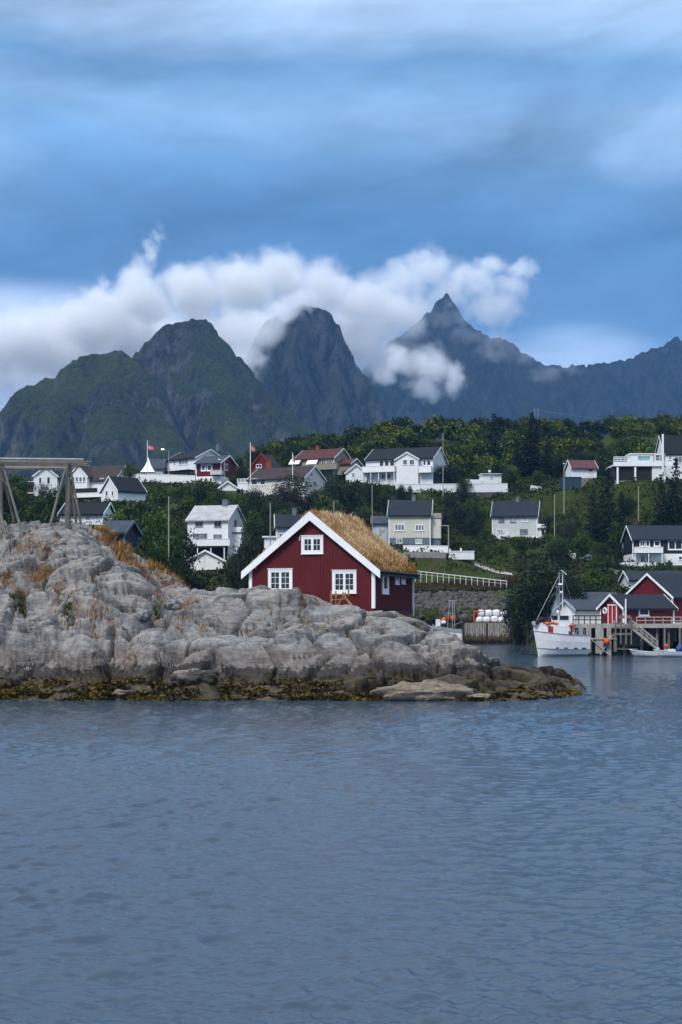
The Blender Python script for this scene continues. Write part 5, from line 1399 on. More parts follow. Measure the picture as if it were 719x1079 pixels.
# ------------------------------------------------------------------ fish drying rack on the left hill
def make_rack():
    Yr = 97.5
    base = P(72, 552, Yr)
    o = empty('drying_rack', base, 0, 'weathered wooden fish drying rack of leaning poles on the rock at the left edge', 'drying rack')
    def L(px, py, dy=0.0):
        p = P(px, py, Yr + dy); return p - base
    def gz(px, py, dy):
        p = P(px, py, Yr + dy); z = island_z(p.x, p.y)
        return Vector((p.x, p.y, z - 0.1)) - base
    legs = [((71, 489, 0), (69.5, 552, 0)), ((73.5, 489, 0.5), (73, 552, 0.5)), ((69, 494, -0.3), (52, 552, -0.9)), ((74, 492, 0.2), (86, 550, 0.6)), ((74.5, 505, 0.7), (81, 550, 1.6)),
            ((3, 489, 0), (23, 555, -0.6)), ((0, 490, 0), (-2, 556, 0)), ((1, 489, 1.2), (15, 545, 2.8)), ((-6, 520, 0), (6.5, 557, -1.0)), ((2, 505, 0.4), (13, 516, 0.2)), ((-70, 489, 0), (-68, 556, 0)), ((-70, 492, 0), (-86, 556, -0.8)), ((-70, 492, 0), (-54, 556, 0.8)),
            ((-140, 489, 0), (-139, 556, 0)), ((-140, 492, 0), (-156, 556, -0.8))]
    for k, (a, b) in enumerate(legs):
        p0 = L(*a); p1 = L(*b)
        if k not in (9,): p1.z -= 0.35
        MB().tube(p1, p0, 0.10 if k != 9 else 0.06, 0.075 if k != 9 else 0.05, 7).build('leg', 'wood_grey', o)
    # long top poles, front and back, and the crossed drying poles
    MB().tube(L(-230, 481.0), L(88, 484.2), 0.09, 0.08, 7).build('top_pole', 'wood_pale', o)
    for k, (y0, y1, dy, r, xe) in enumerate([(486, 487.5, 0.9, 0.09, 88), (489, 489.5, 0.3, 0.10, 90), (492, 491, 1.8, 0.08, 95), (494.5, 493.5, 0.1, 0.10, 72), (488, 492.5, 2.6, 0.08, 84), (491, 488.5, 3.4, 0.08, 93), (487, 490.5, 4.2, 0.07, 86), (493, 490, 5.0, 0.07, 80), (484, 486.5, 6.0, 0.07, 97), (485.5, 486, 1.4, 0.055, 86), (490.5, 492.5, 0.6, 0.055, 78), (493, 488, 3.0, 0.055, 88), (488.5, 494, 4.6, 0.05, 76), (495.5, 494.8, 1.0, 0.06, 70)]):
        MB().tube(L(-230, y0, dy), L(xe, y1, dy), r, r * 0.8, 6).build('drying_pole', ('wood_grey', 'wood_pale', 'wood_grey')[k % 3], o)
    for px in (72, 1, -70, -140):
        MB().tube(L(px, 487.5, -0.5), L(px + 3, 487, 6.5), 0.10, 0.09, 6).build('cross_beam', 'wood_grey', o)
        MB().tube(L(px, 489, 6.5), L(px + 1, 548, 6.5), 0.11, 0.10, 6).build('leg', 'wood_grey', o)
make_rack()
q = MB().tube((0, 0, -0.1), (0.01, 0, 1.1), 0.02, 0.015, 6).build('iron_stake', 'black'); q.location = island_at(11, 584) or P(11, 584, 95); tag(q, 'thin rusty iron stake standing in dry grass at the far left', 'stake')
# ------------------------------------------------------------------ mainland terrain through the house pads
def ctl(px, py, Y):
    p = P(px, py, Y); return (p.x, p.y, p.z)


def wat(px, Y, z=-2.0): return ((px - CX) * Y / F, Y, z)


CT = [(x, y, z) for x, y, z, r in PADS]
CT += [ctl(437, 622, 234), ctl(490, 622, 233), ctl(545, 624, 230), ctl(437, 606, 243), ctl(500, 604, 243), ctl(540, 605, 240), ctl(480, 590, 255), ctl(540, 588, 258), ctl(600, 603, 235), ctl(640, 600, 240),
       ctl(437, 650, 224), ctl(490, 652, 223), ctl(545, 652, 220), ctl(570, 652, 200), ctl(610, 650, 194), ctl(660, 650, 196), ctl(720, 645, 196), ctl(780, 640, 196), (30, 186, 1.0), (45, 184, 1.0), (60, 184, 1.0), wat(556, 205, -1.0) if False else (26.0, 200, 0.3), ctl(417, 519, 306), ctl(470, 519, 306), ctl(535, 518, 307), ctl(559, 517, 309), ctl(138, 508, 300), ctl(206, 510, 296), ctl(425, 582, 248.5), ctl(447, 582, 248), ctl(472, 583, 247), ctl(480, 588, 245), ctl(0, 530, 262), ctl(-40, 530, 262), ctl(650, 607, 236), ctl(667, 607, 236),
       ctl(620, 590, 258), ctl(620, 570, 268), ctl(650, 570, 275), ctl(640, 540, 290), ctl(600, 540, 292), ctl(590, 520, 296), ctl(640, 510, 302), ctl(680, 515, 292), ctl(700, 530, 285),
       ctl(480, 560, 275), ctl(480, 535, 295), ctl(400, 550, 280), ctl(400, 530, 300), ctl(350, 545, 270), ctl(350, 520, 305), ctl(300, 560, 235), ctl(290, 540, 262), ctl(520, 522, 308), ctl(560, 520, 308), ctl(430, 518, 314), ctl(470, 516, 318),
       ctl(250, 612, 205), ctl(255, 560, 245), ctl(260, 535, 275), ctl(180, 600, 215), ctl(150, 606, 190), ctl(216, 606, 205), ctl(150, 548, 250), ctl(190, 530, 270), ctl(200, 512, 300), ctl(130, 595, 200), ctl(40, 545, 240), ctl(30, 525, 300), ctl(-60, 545, 250), ctl(-80, 520, 310),
       # crest of the wooded hill, then falling away behind
       ctl(262, 496, 380), ctl(300, 484, 420), ctl(360, 475, 435), ctl(420, 469, 440), ctl(480, 465, 440), ctl(540, 463, 440), ctl(600, 461, 440), ctl(660, 458, 440), ctl(730, 456, 440), ctl(850, 459, 440),
       ctl(300, 485, 370), ctl(400, 482, 370), ctl(500, 482, 372), ctl(600, 480, 372), ctl(700, 478, 372), ctl(220, 503, 350), ctl(150, 512, 350), ctl(60, 524, 350), ctl(-80, 530, 350),
       wat(-150, 480, 10), wat(60, 480, 15), wat(200, 480, 25), wat(350, 540, 45), wat(550, 540, 48), wat(750, 540, 50), wat(950, 540, 50), wat(0, 620, 0), wat(350, 640, 10), wat(700, 640, 10),
       # water side
       wat(-150, 150), wat(0, 140), wat(120, 138), wat(200, 145), wat(280, 165), wat(350, 190), wat(420, 214, -1.5), wat(490, 215, -1.5), wat(530, 212, -1.5), wat(550, 212, -1.5), wat(545, 200, -2.5), wat(556, 190, -2.5), wat(600, 178, -1.5), wat(680, 172, -1.5), wat(780, 168, -1.5), wat(900, 165, -1.5),
       wat(-100, 110, -5), wat(100, 110, -5), wat(300, 130, -6), wat(450, 170, -6), wat(560, 160, -6), wat(700, 140, -6), wat(900, 140, -6)]
CTA = np.array(CT)


def tps_fit(c, lam=8.0):
    n = len(c); s = 100.0
    X = c[:, :2] / s
    r = np.hypot(X[:, None, 0] - X[None, :, 0], X[:, None, 1] - X[None, :, 1])
    K = np.where(r > 0, r * r * np.log(r + 1e-12), 0) + np.eye(n) * lam * 1e-4
    Pm = np.c_[np.ones(n), X]
    A = np.zeros((n + 3, n + 3)); A[:n, :n] = K; A[:n, n:] = Pm; A[n:, :n] = Pm.T
    return np.linalg.solve(A, np.r_[c[:, 2], 0, 0, 0])


_w = tps_fit(CTA)


def land_h(X, Y):
    sh = np.shape(X); x = np.ravel(X) / 100.0; y = np.ravel(Y) / 100.0
    z = _w[-3] + _w[-2] * x + _w[-1] * y
    for (cx, cy, _), w_ in zip(CTA / np.array([100, 100, 1]), _w[:-3]):
        r2 = (x - cx) ** 2 + (y - cy) ** 2
        z = z + w_ * 0.5 * r2 * np.log(r2 + 1e-12)
    z = z.reshape(sh)
    nz = 0.5 * fbm(X / 14.0, Y / 14.0, 4, 71)
    for (px_, py_, pz, r) in PADS:
        d = np.hypot(X - px_, Y - py_)
        w_ = sstep(r * 1.9, r * 0.9, d)
        z = z * (1 - w_) + pz * w_; nz = nz * (1 - w_)
    return z + nz - 0.15


LX = np.arange(-135, 165, 1.0); LY = np.arange(112, 640, 1.2)
_X, _Y = np.meshgrid(LX, LY)
_Z = np.maximum(land_h(_X, _Y), -3.0)


def make_land():
    m, h, out = new_mat('hillside')
    g = h.node('ShaderNodeNewGeometry').outputs['Position']
    n1 = h.noise(g, 0.06, 5, 0.6); n2 = h.noise(g, 0.5, 5, 0.65); n3 = h.noise(g, 3.0, 4, 0.7)
    green = h.mix(h.mapr(n3, 0.3, 0.7), (0.014, 0.028, 0.005), (0.058, 0.080, 0.013))
    dry = h.mix(h.mapr(n3, 0.3, 0.7), (0.035, 0.028, 0.010), (0.11, 0.085, 0.034))
    base = h.mix(h.mapr(n2, 0.52, 0.66, 0, 0.8), green, dry)
    base = h.mix(h.mapr(n1, 0.60, 0.68, 0, 0.6), base, (0.06, 0.052, 0.048))
    principled(h, out, base, 0.95, 0.1, h.math('ADD', n2, n3), 1.0, 0.4)
    me = fast_mesh('hillside', np.stack([_X, _Y, _Z], -1).reshape(-1, 3), grid_faces(len(LX), len(LY)), 'hillside', smooth=True)
    tag(link('hillside', me), 'green village hillside rising from the harbour', kind='structure')


make_land()


def lz(x, y):
    i = (x - LX[0]); j = (y - LY[0]) / 1.2
    i0 = np.clip(np.floor(i).astype(int), 0, len(LX) - 2); j0 = np.clip(np.floor(j).astype(int), 0, len(LY) - 2)
    fx = np.clip(i - i0, 0, 1); fy = np.clip(j - j0, 0, 1)
    return (_Z[j0, i0] * (1 - fx) * (1 - fy) + _Z[j0, i0 + 1] * fx * (1 - fy) + _Z[j0 + 1, i0] * (1 - fx) * fy + _Z[j0 + 1, i0 + 1] * fx * fy)


def lzf(x, y): return float(lz(np.array([x]), np.array([y]))[0])


# ------------------------------------------------------------------ leaf masses
def leaf_quads(cen, size, rng, flat=0.0, rnd=None):
    n = len(cen)
    a = rng.normal(size=(n, 3)); a /= np.linalg.norm(a, axis=1)[:, None]
    b = rng.normal(size=(n, 3)); b[:, 2] *= (1 - flat); a[:, 2] *= (1 - flat)
    b = b - a * (a * b).sum(1)[:, None]; b /= np.linalg.norm(b, axis=1)[:, None] + 1e-9
    s = size[:, None]
    v = np.stack([cen - a * s - b * s * 0.2, cen + b * s * 0.75, cen + a * s + b * s * 0.1, cen - b * s * 0.7], 1).reshape(-1, 3)
    f = np.arange(4 * n).reshape(n, 4)
    return v, f


def crown_pts(rng, nclump, nleaf, rx, rz, zc, shape='round', cl=0.16):
    """clump centres in an uneven volume, leaves round every clump"""
    c = []
    lob = [(rng.uniform(0, 2 * PI), rng.uniform(-0.5, 0.8), rng.uniform(0.55, 1.15)) for _ in range(6)]
    while len(c) < nclump:
        d = rng.normal(size=3); d /= np.linalg.norm(d)
        r = rng.rand() ** 0.45
        k = 0.78
        for a, e, g in lob:
            dd = d[0] * math.cos(a) * math.cos(e) + d[1] * math.sin(a) * math.cos(e) + d[2] * math.sin(e)
            k = max(k, g * 1.0 * (1 - (1 - dd) * 1.6))
        p = np.array([d[0] * rx * r * k, d[1] * rx * r * k, zc + d[2] * rz * r * k])
        c.append(p)
    c = np.array(c)
    L = np.repeat(c, nleaf, 0) + rng.normal(size=(nclump * nleaf, 3)) * cl * rx * np.array([1, 1, 0.75])
    t = np.repeat(rng.uniform(0.15, 0.85, nclump), nleaf) + rng.normal(0, 0.13, nclump * nleaf)
    return L, t


PROTO = {}


def make_protos():
    for v in range(5):
        rng = np.random.RandomState(100 + v)
        L, t = crown_pts(rng, 62, 34, 0.34 + 0.04 * (v % 3), 0.40, 0.58, cl=0.17)
        vv, ff = leaf_quads(L, rng.uniform(0.014, 0.030, len(L)), rng)
        PROTO['tree', v] = fast_mesh('leafy_crown', vv, ff, 'leaf', np.repeat(t, 4))
        rng = np.random.RandomState(140 + v)
        L, t = crown_pts(rng, 46, 30, 0.55, 0.44, 0.40, cl=0.17)
        L[:, 2] = np.maximum(L[:, 2], 0.0)
        vv, ff = leaf_quads(L, rng.uniform(0.022, 0.045, len(L)), rng)
        PROTO['bush', v] = fast_mesh('bush_leaves', vv, ff, 'leaf', np.repeat(t, 4))
        # spruce: whorls of drooping boughs
        rng = np.random.RandomState(180 + v)
        pts = []; tt = []
        nw = 26
        for i in range(nw):
            z = 0.06 + 0.93 * (i / (nw - 1)) ** 0.92
            rad = 0.25 * (1 - z) ** 0.85 * rng.uniform(0.8, 1.15) + 0.012
            nb = max(4, int(11 * (1 - z) + 3))
            for b in range(nb):
                a = 2 * PI * (b + rng.rand() * 0.8) / nb + i
                rr = rad * rng.uniform(0.65, 1.2)
                m = 14
                s = rng.rand(m) ** 0.7
                pts.append(np.stack([np.cos(a) * rr * s + rng.normal(0, 0.010, m), np.sin(a) * rr * s + rng.normal(0, 0.010, m), z - 0.16 * rr * s - 0.25 * rr * s ** 2 + rng.normal(0, 0.006, m)], 1))
                tt += list(rng.uniform(0.15, 0.8) + rng.normal(0, 0.12, m))
        L = np.concatenate(pts)
        vv, ff = leaf_quads(L, rng.uniform(0.010, 0.024, len(L)) * (1.15 - L[:, 2] * 0.5), rng, 0.5)
        PROTO['spruce', v] = fast_mesh('spruce_crown', vv, ff, 'needles', np.repeat(np.array(tt), 4))
        # dark dense broadleaf and sparse grey-green willow
        for nm, mt in (('dark', 'leaf_dark'), ('grey', 'leaf_grey')):
            rng = np.random.RandomState(220 + v + (40 if nm == 'grey' else 0))
            L, t = crown_pts(rng, 80 if nm == 'dark' else 60, 36, 0.46, 0.46, 0.50, cl=0.15)
            vv, ff = leaf_quads(L, rng.uniform(0.013, 0.026, len(L)), rng)
            PROTO[nm, v] = fast_mesh('leafy_crown', vv, ff, mt, np.repeat(t, 4))
        tr = MB(); rng2 = random.Random(v)
        tr.tube((0, 0, -0.08), (0.01, 0.0, 0.3), 0.022, 0.016, 6)
        for k in range(6):
            a = rng2.uniform(0, 2 * PI); l = rng2.uniform(0.15, 0.28)
            tr.tube((0.01, 0, 0.2 + 0.04 * k), (math.cos(a) * l, math.sin(a) * l, 0.42 + 0.06 * k), 0.011, 0.004, 5)
        tr.tube((0.01, 0, 0.3), (0.0, 0.02, 0.85), 0.016, 0.004, 6)
        ob = tr.build('t', 'bark'); PROTO['trunk', v] = ob.data; bpy.data.objects.remove(ob)
        tr = MB().tube((0, 0, -0.06), (0, 0, 0.5), 0.018, 0.010, 6).tube((0, 0, 0.5), (0, 0, 0.98), 0.010, 0.002, 6)
        ob = tr.build('t', 'bark'); PROTO['strunk', v] = ob.data; bpy.data.objects.remove(ob)


make_protos()
TREES = []   # (kind, x, y, z, height, width factor, px, py_mid)


def add_tree(kind, x, y, ht, wf=1.0, z=None, sure=True):
    z = lzf(x, y) if z is None else z
    px = CX + x * F / y; pb = HY - (z - HC) * F / y; pt = pb - ht * F / y
    hw = {'tree': .36, 'bush': .56, 'spruce': .22, 'dark': .46, 'grey': .46}[kind] * wf * ht * F / y
    if not sure:
        for (a, b, c, d, Yh) in BLOCK:
            if y < Yh + 4:
                ox = min(px + hw * 0.8, c) - max(px - hw * 0.8, a); oy = min(pb, d) - max(pt, b)
                if ox > 0 and oy > 0.0:
                    if oy > 0.16 * (d - b) + 1.0 and ox > 1.5: return False
    TREES.append((kind, x, y, z, ht, wf, px, (pb + pt) / 2, hw))
    return True


def key_tree(kind, px, pt, pb, Y, wf=1.0, ground=False):
    """a particular tree of the photo: centre column, rows of top and foot, distance; stands on the terrain at that distance"""
    x = (px - CX) * Y / F
    z = lzf(x, Y); top = HC - (pt - HY) * Y / F
    ht = max(1.5, top - z)
    nominal = (pb - pt) * Y / F
    add_tree(kind, x, Y, ht, wf * min(1.3, nominal / ht) if ht > nominal else wf, z)


KEY = [('spruce', 521, 436, 512, 338, 1.35), ('spruce', 561, 435, 518, 328, 1.3), ('spruce', 579, 456, 522, 322, 1.15), ('spruce', 545, 462, 515, 330, 1.1), ('spruce', 506, 470, 512, 338, 1.0), ('spruce', 590, 470, 525, 318, 1.0),
       ('spruce', 641, 493, 580, 276, 1.25), ('spruce', 626, 515, 585, 272, 1.1), ('spruce', 655, 518, 585, 270, 1.1), ('spruce', 712, 483, 556, 268, 1.35), ('spruce', 697, 500, 556, 272, 1.2), ('spruce', 728, 495, 560, 268, 1.2),
       ('dark', 578, 574, 655, 196, 1.0), ('dark', 556, 590, 655, 199, 0.95), ('dark', 602, 600, 652, 190, 0.9), ('dark', 545, 612, 655, 203, 0.85), ('dark', 622, 612, 650, 200, 0.8), ('dark', 590, 590, 640, 204, 0.9),
       ('grey', 310, 492, 545, 262, 0.95), ('grey', 296, 505, 548, 256, 0.9), ('grey', 328, 512, 550, 264, 0.9), ('dark', 352, 500, 545, 280, 0.85), ('dark', 372, 502, 545, 285, 0.8), ('dark', 392, 500, 530, 292, 0.8), ('dark', 270, 520, 560, 238, 0.9),
       ('tree', 140, 522, 575, 205, 1.0), ('tree', 122, 530, 575, 198, 0.95), ('tree', 160, 528, 585, 190, 1.0), ('tree', 175, 540, 600, 176, 1.0), ('tree', 150, 550, 600, 160, 0.95), ('dark', 188, 545, 600, 182, 0.9), ('tree', 128, 550, 590, 158, 0.9),
       ('tree', 166, 565, 605, 150, 1.0), ('dark', 182, 575, 612, 152, 0.85), ('bush', 240, 598, 625, 150, 0.9), ('bush', 226, 602, 628, 140, 0.9), ('dark', 250, 575, 620, 175, 0.8), ('dark', 262, 545, 610, 190, 0.75), ('tree', 268, 530, 570, 225, 0.9),
       ('tree', 170, 505, 545, 255, 0.9), ('tree', 190, 512, 548, 262, 0.9), ('dark', 210, 508, 535, 268, 0.9), ('tree', 232, 515, 545, 262, 0.9), ('tree', 252, 518, 560, 250, 0.9), ('dark', 268, 510, 545, 262, 0.85), ('tree', 246, 497, 515, 300, 0.9), ('dark', 254, 487, 510, 305, 0.9),
       ('spruce', 176, 482, 498, 306, 1.4), ('tree', 20, 512, 548, 240, 0.9), ('tree', 40, 518, 550, 232, 0.9), ('tree', 58, 508, 548, 228, 0.8), ('dark', 8, 520, 555, 225, 0.9), ('tree', -30, 505, 550, 240, 1.0), ('grey', 45, 505, 540, 262, 0.7), ('tree', 118, 525, 548, 245, 0.9),
       ('bush', 405, 507, 514, 300, 0.8), ('bush', 432, 506, 514, 300, 0.75), ('bush', 423, 503, 514, 301, 0.7), ('tree', 505, 563, 590, 262, 1.0), ('bush', 530, 566, 590, 262, 1.0), ('tree', 550, 562, 592, 255, 1.0), ('tree', 515, 575, 600, 250, 0.9), ('bush', 490, 585, 600, 248, 0.9),
       ('bush', 429, 570, 577, 250, 0.8), ('bush', 443, 571, 577, 250, 0.7), ('dark', 486, 528, 565, 275, 0.9), ('dark', 500, 540, 575, 272, 0.9), ('tree', 498, 522, 550, 290, 0.9), ('dark', 474, 515, 545, 292, 0.8), ('dark', 488, 515, 535, 300, 0.9),
       ('dark', 636, 570, 600, 250, 0.9), ('tree', 608, 565, 585, 262, 0.9), ('tree', 590, 545, 580, 270, 0.9), ('tree', 605, 535, 565, 280, 0.9), ('dark', 640, 585, 612, 240, 0.85), ('tree', 655, 598, 618, 228, 0.8), ('bush', 706, 585, 595, 247, 0.8), ('bush', 694, 586, 595, 247, 0.6),
       ('tree', 668, 525, 556, 285, 0.9), ('tree', 682, 535, 556, 280, 0.9), ('tree', 650, 545, 580, 268, 0.9), ('dark', 420, 516, 530, 308, 0.8), ('dark', 450, 517, 530, 308, 0.8), ('dark', 660, 517, 540, 284, 0.8)]
for k in KEY: key_tree(*k)

_rng = random.Random(77)
tries = 0
while len(TREES) < 285 and tries < 6000:
    tries += 1
    Y = _rng.uniform(150, 372); px = _rng.uniform(-50, 770)
    x = (px - CX) * Y / F; z = lzf(x, Y)
    if z < 2.0: continue
    pb = HY - (z - HC) * F / Y
    if 434 < px < 545 and 585 < pb: continue              # open bank above the quay
    if 545 < px and pb > 640: continue
    if 590 < px < 670 and 505 < pb < 520: continue
    if px < 235 and Y > 318: continue
    if px > 640 and Y < 220: continue
    kd = _rng.choices(['tree', 'bush', 'dark', 'spruce', 'grey'], [4, 3, 4, 1, 0.6])[0]
    ht = {'tree': (4, 7), 'bush': (1.8, 3.4), 'dark': (3.5, 6.5), 'spruce': (6, 11), 'grey': (3.5, 6)}[kd]
    if kd == 'spruce' and not (480 < px): kd = 'dark'; ht = (3.5, 6)
    if any(abs(x - a[1]) < 1.6 and abs(Y - a[2]) < 2.5 for a in TREES): continue
    add_tree(kd, x, Y, _rng.uniform(*ht), _rng.uniform(0.85, 1.15), z, sure=False)

KNAME = {'tree': ('broadleaf_tree', 'leafy green tree', 'tree'), 'bush': ('bush', 'low green bush', 'bush'), 'spruce': ('spruce_tree', 'dark green spruce', 'tree'),
         'dark': ('broadleaf_tree', 'dark dense tree', 'tree'), 'grey': ('willow_tree', 'grey-green tree', 'tree')}
ORD = ['', 'second ', 'third ', 'fourth ', 'fifth ', 'sixth ', 'seventh ', 'eighth ', 'ninth ', 'tenth ']
LAND += [('the stone embankment', 490, 636), ('the big fishing boat', 588, 650), ('the leaning rack legs', 70, 520)]


def tree_labels():
    out = {}
    buckets = {}
    for i, t in enumerate(TREES):
        px, py = t[6], t[7]
        best = min(LAND, key=lambda q: math.hypot((px - q[1]), (py - q[2]) * 1.1))
        dx, dy = px - best[1], py - best[2]
        if abs(dx) > abs(dy) * 0.9: rel = 'right of' if dx > 0 else 'left of'
        else: rel = 'below' if dy > 0 else 'above'
        buckets.setdefault((t[0], best[0], rel), []).append((math.hypot(dx, dy), i))
    for (kd, lm, rel), L in buckets.items():
        L.sort()
        for n, (_, i) in enumerate(L):
            nm = KNAME[kd][1]
            o_ = ORD[n] if n < 10 else 'farther '
            out[i] = f'{o_}{"nearest " if n == 0 and len(L) > 1 else ""}{nm} {rel} {lm}'
            if o_ and n < 10: out[i] = f'{o_}{nm} {rel} {lm}'
    return out


def plant_trees():
    lab = tree_labels()
    for i, (kd, x, y, z, ht, wf, px, py, hw) in enumerate(TREES):
        v = i % 5
        r = empty(KNAME[kd][0], (x, y, z), (i * 2.399) % (2 * PI), lab[i], KNAME[kd][2], 'trees and bushes on the village hillside')
        if kd == 'bush':
            c = link('foliage', PROTO['bush', v], r); c.scale = (ht * wf, ht * wf, ht)
        else:
            c = link('crown', PROTO[kd, v], r); c.scale = (ht * wf, ht * wf, ht)
            t = link('trunk', PROTO['strunk' if kd == 'spruce' else 'trunk', v], r); t.scale = (ht, ht, ht)


plant_trees()


# ------------------------------------------------------------------ the wood on the hill (one mass) and undergrowth
def make_wood():
    rng = np.random.RandomState(31)
    V = []; Fc = []; T = []; off = 0
    n = 0; tries = 0
    base = []
    for v in range(6):
        r2 = np.random.RandomState(500 + v)
        L, t = crown_pts(r2, 34, 16, 0.40, 0.42, 0.55, cl=0.18)
        vv, ff = leaf_quads(L, r2.uniform(0.030, 0.060, len(L)), r2)
        base.append((vv, ff, np.repeat(t, 4)))
    while n < 470 and tries < 20000:
        tries += 1
        Y = rng.uniform(322, 452); px = rng.uniform(245, 800)
        x = (px - CX) * Y / F
        if px < 300 and Y < 340: continue
        z = lzf(x, Y)
        ht = rng.uniform(4.2, 8.2) * (0.85 if px > 600 or px < 400 else 1)
        pb = HY - (z - HC) * F / Y; pt = pb - ht * F / Y; hw = ht * 0.35 * F / Y
        bad = False
        for (a, b, c, d, Yh) in BLOCK:
            if Y < Yh + 8 and px + hw > a and px - hw < c and pt < d and pb > b: bad = True; break
        if bad: continue
        if px < 262 and pt < 488: continue
        vv, ff, t = base[n % 6]
        a = rng.rand() * 6.28; ca, sa = math.cos(a), math.sin(a)
        w_ = ht * rng.uniform(0.9, 1.2)
        V.append(np.stack([(vv[:, 0] * ca - vv[:, 1] * sa) * w_ + x, (vv[:, 0] * sa + vv[:, 1] * ca) * w_ + Y, vv[:, 2] * ht + z], 1))
        Fc.append(ff + off); off += len(vv); T.append(np.clip(t * 0.8 + rng.normal(0.12, 0.22) + 0.15 * float(gnoise(np.array([x / 30]), np.array([Y / 30]), 3)[0]), 0, 1)); n += 1
    me = fast_mesh('birch_wood', np.concatenate(V), np.concatenate(Fc), 'leaf_wood', np.concatenate(T))
    tag(link('birch_wood', me), 'dense green birch wood covering the hilltop', kind='stuff')
    # undergrowth
    n = 76000
    Y = rng.uniform(140, 380, n); px = rng.uniform(-60, 790, n)
    x = (px - CX) * Y / F
    z = lz(x, Y)
    pat = gnoise(x / 7, Y / 7, 12)
    ok = (z > 2.4) & (pat > -0.45)
    pb = HY - (z - HC) * F / Y
    ok &= ~((px > 434) & (px < 545) & (pb > 604))
    ok &= ~((px > 434) & (px < 545) & (pb > 588) & (rng.rand(n) < 0.75))
    for (a, b, r, q) in [(p[0], p[1], p[3], 0) for p in PADS]: ok &= np.hypot(x - a, Y - b) > r * 0.9
    for (a, b, c, d, Yh) in BLOCK: ok &= ~((Y < Yh) & (px > a) & (px < c) & (pb < d + 1.0) & (pb > b))
    x, Y, z, pat = x[ok], Y[ok], z[ok], pat[ok]
    k = 7
    c = np.stack([x, Y, z + rng.uniform(0.0, 1, len(x)) * (0.5 + 0.7 * np.clip(pat, 0, 1))], 1)
    L = np.repeat(c, k, 0) + rng.normal(size=(len(c) * k, 3)) * np.array([0.45, 0.45, 0.22])
    vv, ff = leaf_quads(L, rng.uniform(0.14, 0.32, len(L)), rng)
    t = np.repeat(0.42 + 0.35 * gnoise(c[:, 0] / 11, c[:, 1] / 11, 41) + rng.normal(0, 0.14, len(c)), k) + rng.normal(0, 0.08, len(L))
    me = fast_mesh('undergrowth', vv, ff, 'under', np.repeat(np.clip(t, 0, 1), 4))
    tag(link('undergrowth', me), 'low shrubs and tall grass covering the hillside', kind='stuff')


make_wood()
# ------------------------------------------------------------------ long white wall, fences, bank, poles
def wall_run(name, label, cat, pts, ht, th, mat, cap=True, group=None, posts=None, deep=0.3):
    """pts: (px, py_base, Y)"""
    o = empty(name, P(*pts[0]), 0, label, cat, group)
    b = MB(); c = MB()
    for p, q in zip(pts[:-1], pts[1:]):
        A = P(*p) - o.location; B = P(*q) - o.location
        b.bar(A + Vector((0, 0, ht / 2 - deep / 2)), B + Vector((0, 0, ht / 2 - deep / 2)), th, ht + deep)
        c.bar(A + Vector((0, 0, ht + 0.05)), B + Vector((0, 0, ht + 0.05)), th + 0.12, 0.09)
    b.build('wall_body', mat, o)
    if deep < 1: 
        f_ = MB()
        for p, q in zip(pts[:-1], pts[1:]):
            A = P(*p) - o.location; B = P(*q) - o.location; f_.bar(A + Vector((0, 0.02, -1.1)), B + Vector((0, 0.02, -1.1)), th * 0.8, 1.58)
        f_.build('footing', 'rubble_stone', o)
    if cap: c.build('coping', 'white_trim', o)
    return o


wall_run('garden_wall', 'long low white wall running along the terrace below the long white house', 'wall', [(417, 518, 306), (470, 517.5, 306), (535, 517, 307)], 1.5, 0.25, 'white')
wall_run('garden_wall', 'short stretch of white wall beyond the dark bush right of the long wall', 'wall', [(559, 516, 309), (572, 518, 309)], 0.9, 0.25, 'white')
wall_run('terrace_wall', 'white terrace wall on the left crest in front of the pointed tent', 'wall', [(138, 506, 300), (175, 507, 298), (206, 508, 296)], 1.3, 0.3, 'white')
wall_run('garden_wall', 'white fence wall on dark stones in front of the cream house', 'wall', [(425, 580.5, 249), (447, 580.5, 248), (472, 581, 247)], 0.9, 0.2, 'white_trim')
wall_run('stone_terrace', 'low grey stone terrace wall under the cream house garden', 'wall', [(425, 586, 246.5), (450, 586, 245.5), (470, 586.5, 245)], 0.7, 0.3, 'concrete', cap=False)
wall_run('garden_wall', 'white garden fence at far left behind the drying rack', 'wall', [(-40, 529, 262), (0, 528.5, 262), (23, 528.5, 262)], 0.9, 0.2, 'white_trim')
o = empty('low_white_shed', P(473, 586.5, 246), R(-3), 'tiny white flat building with a post on its roof, right of the cream house fence', 'shed')
MB().box(0, 0, -0.5, 4.4, 2, 0.85).build('wall', 'white', o); MB().box(-0.1, -0.1, 0.853, 4.5, 2.1, 0.98).build('roof', 'white_trim', o); MB().box(2.0, 0.4, 0.983, 2.25, 0.6, 1.5).build('vent', 'white_trim', o); MB().box(0.1, 0.1, 0.983, 0.35, 0.4, 1.35).build('vent', 'white_trim', o)
wall_run('stone_terrace', 'low pale stone wall by the red boathouse, beneath the navy house', 'wall', [(646, 605, 236), (660, 606, 235), (668, 608, 234)], 0.7, 0.4, 'concrete', cap=False)
wall_run('garden_wall', 'broken white wall slanting down among bushes left of the dark car', 'wall', [(593, 580, 262), (600, 584, 259), (606, 588, 256)], 0.7, 0.25, 'white', cap=False)

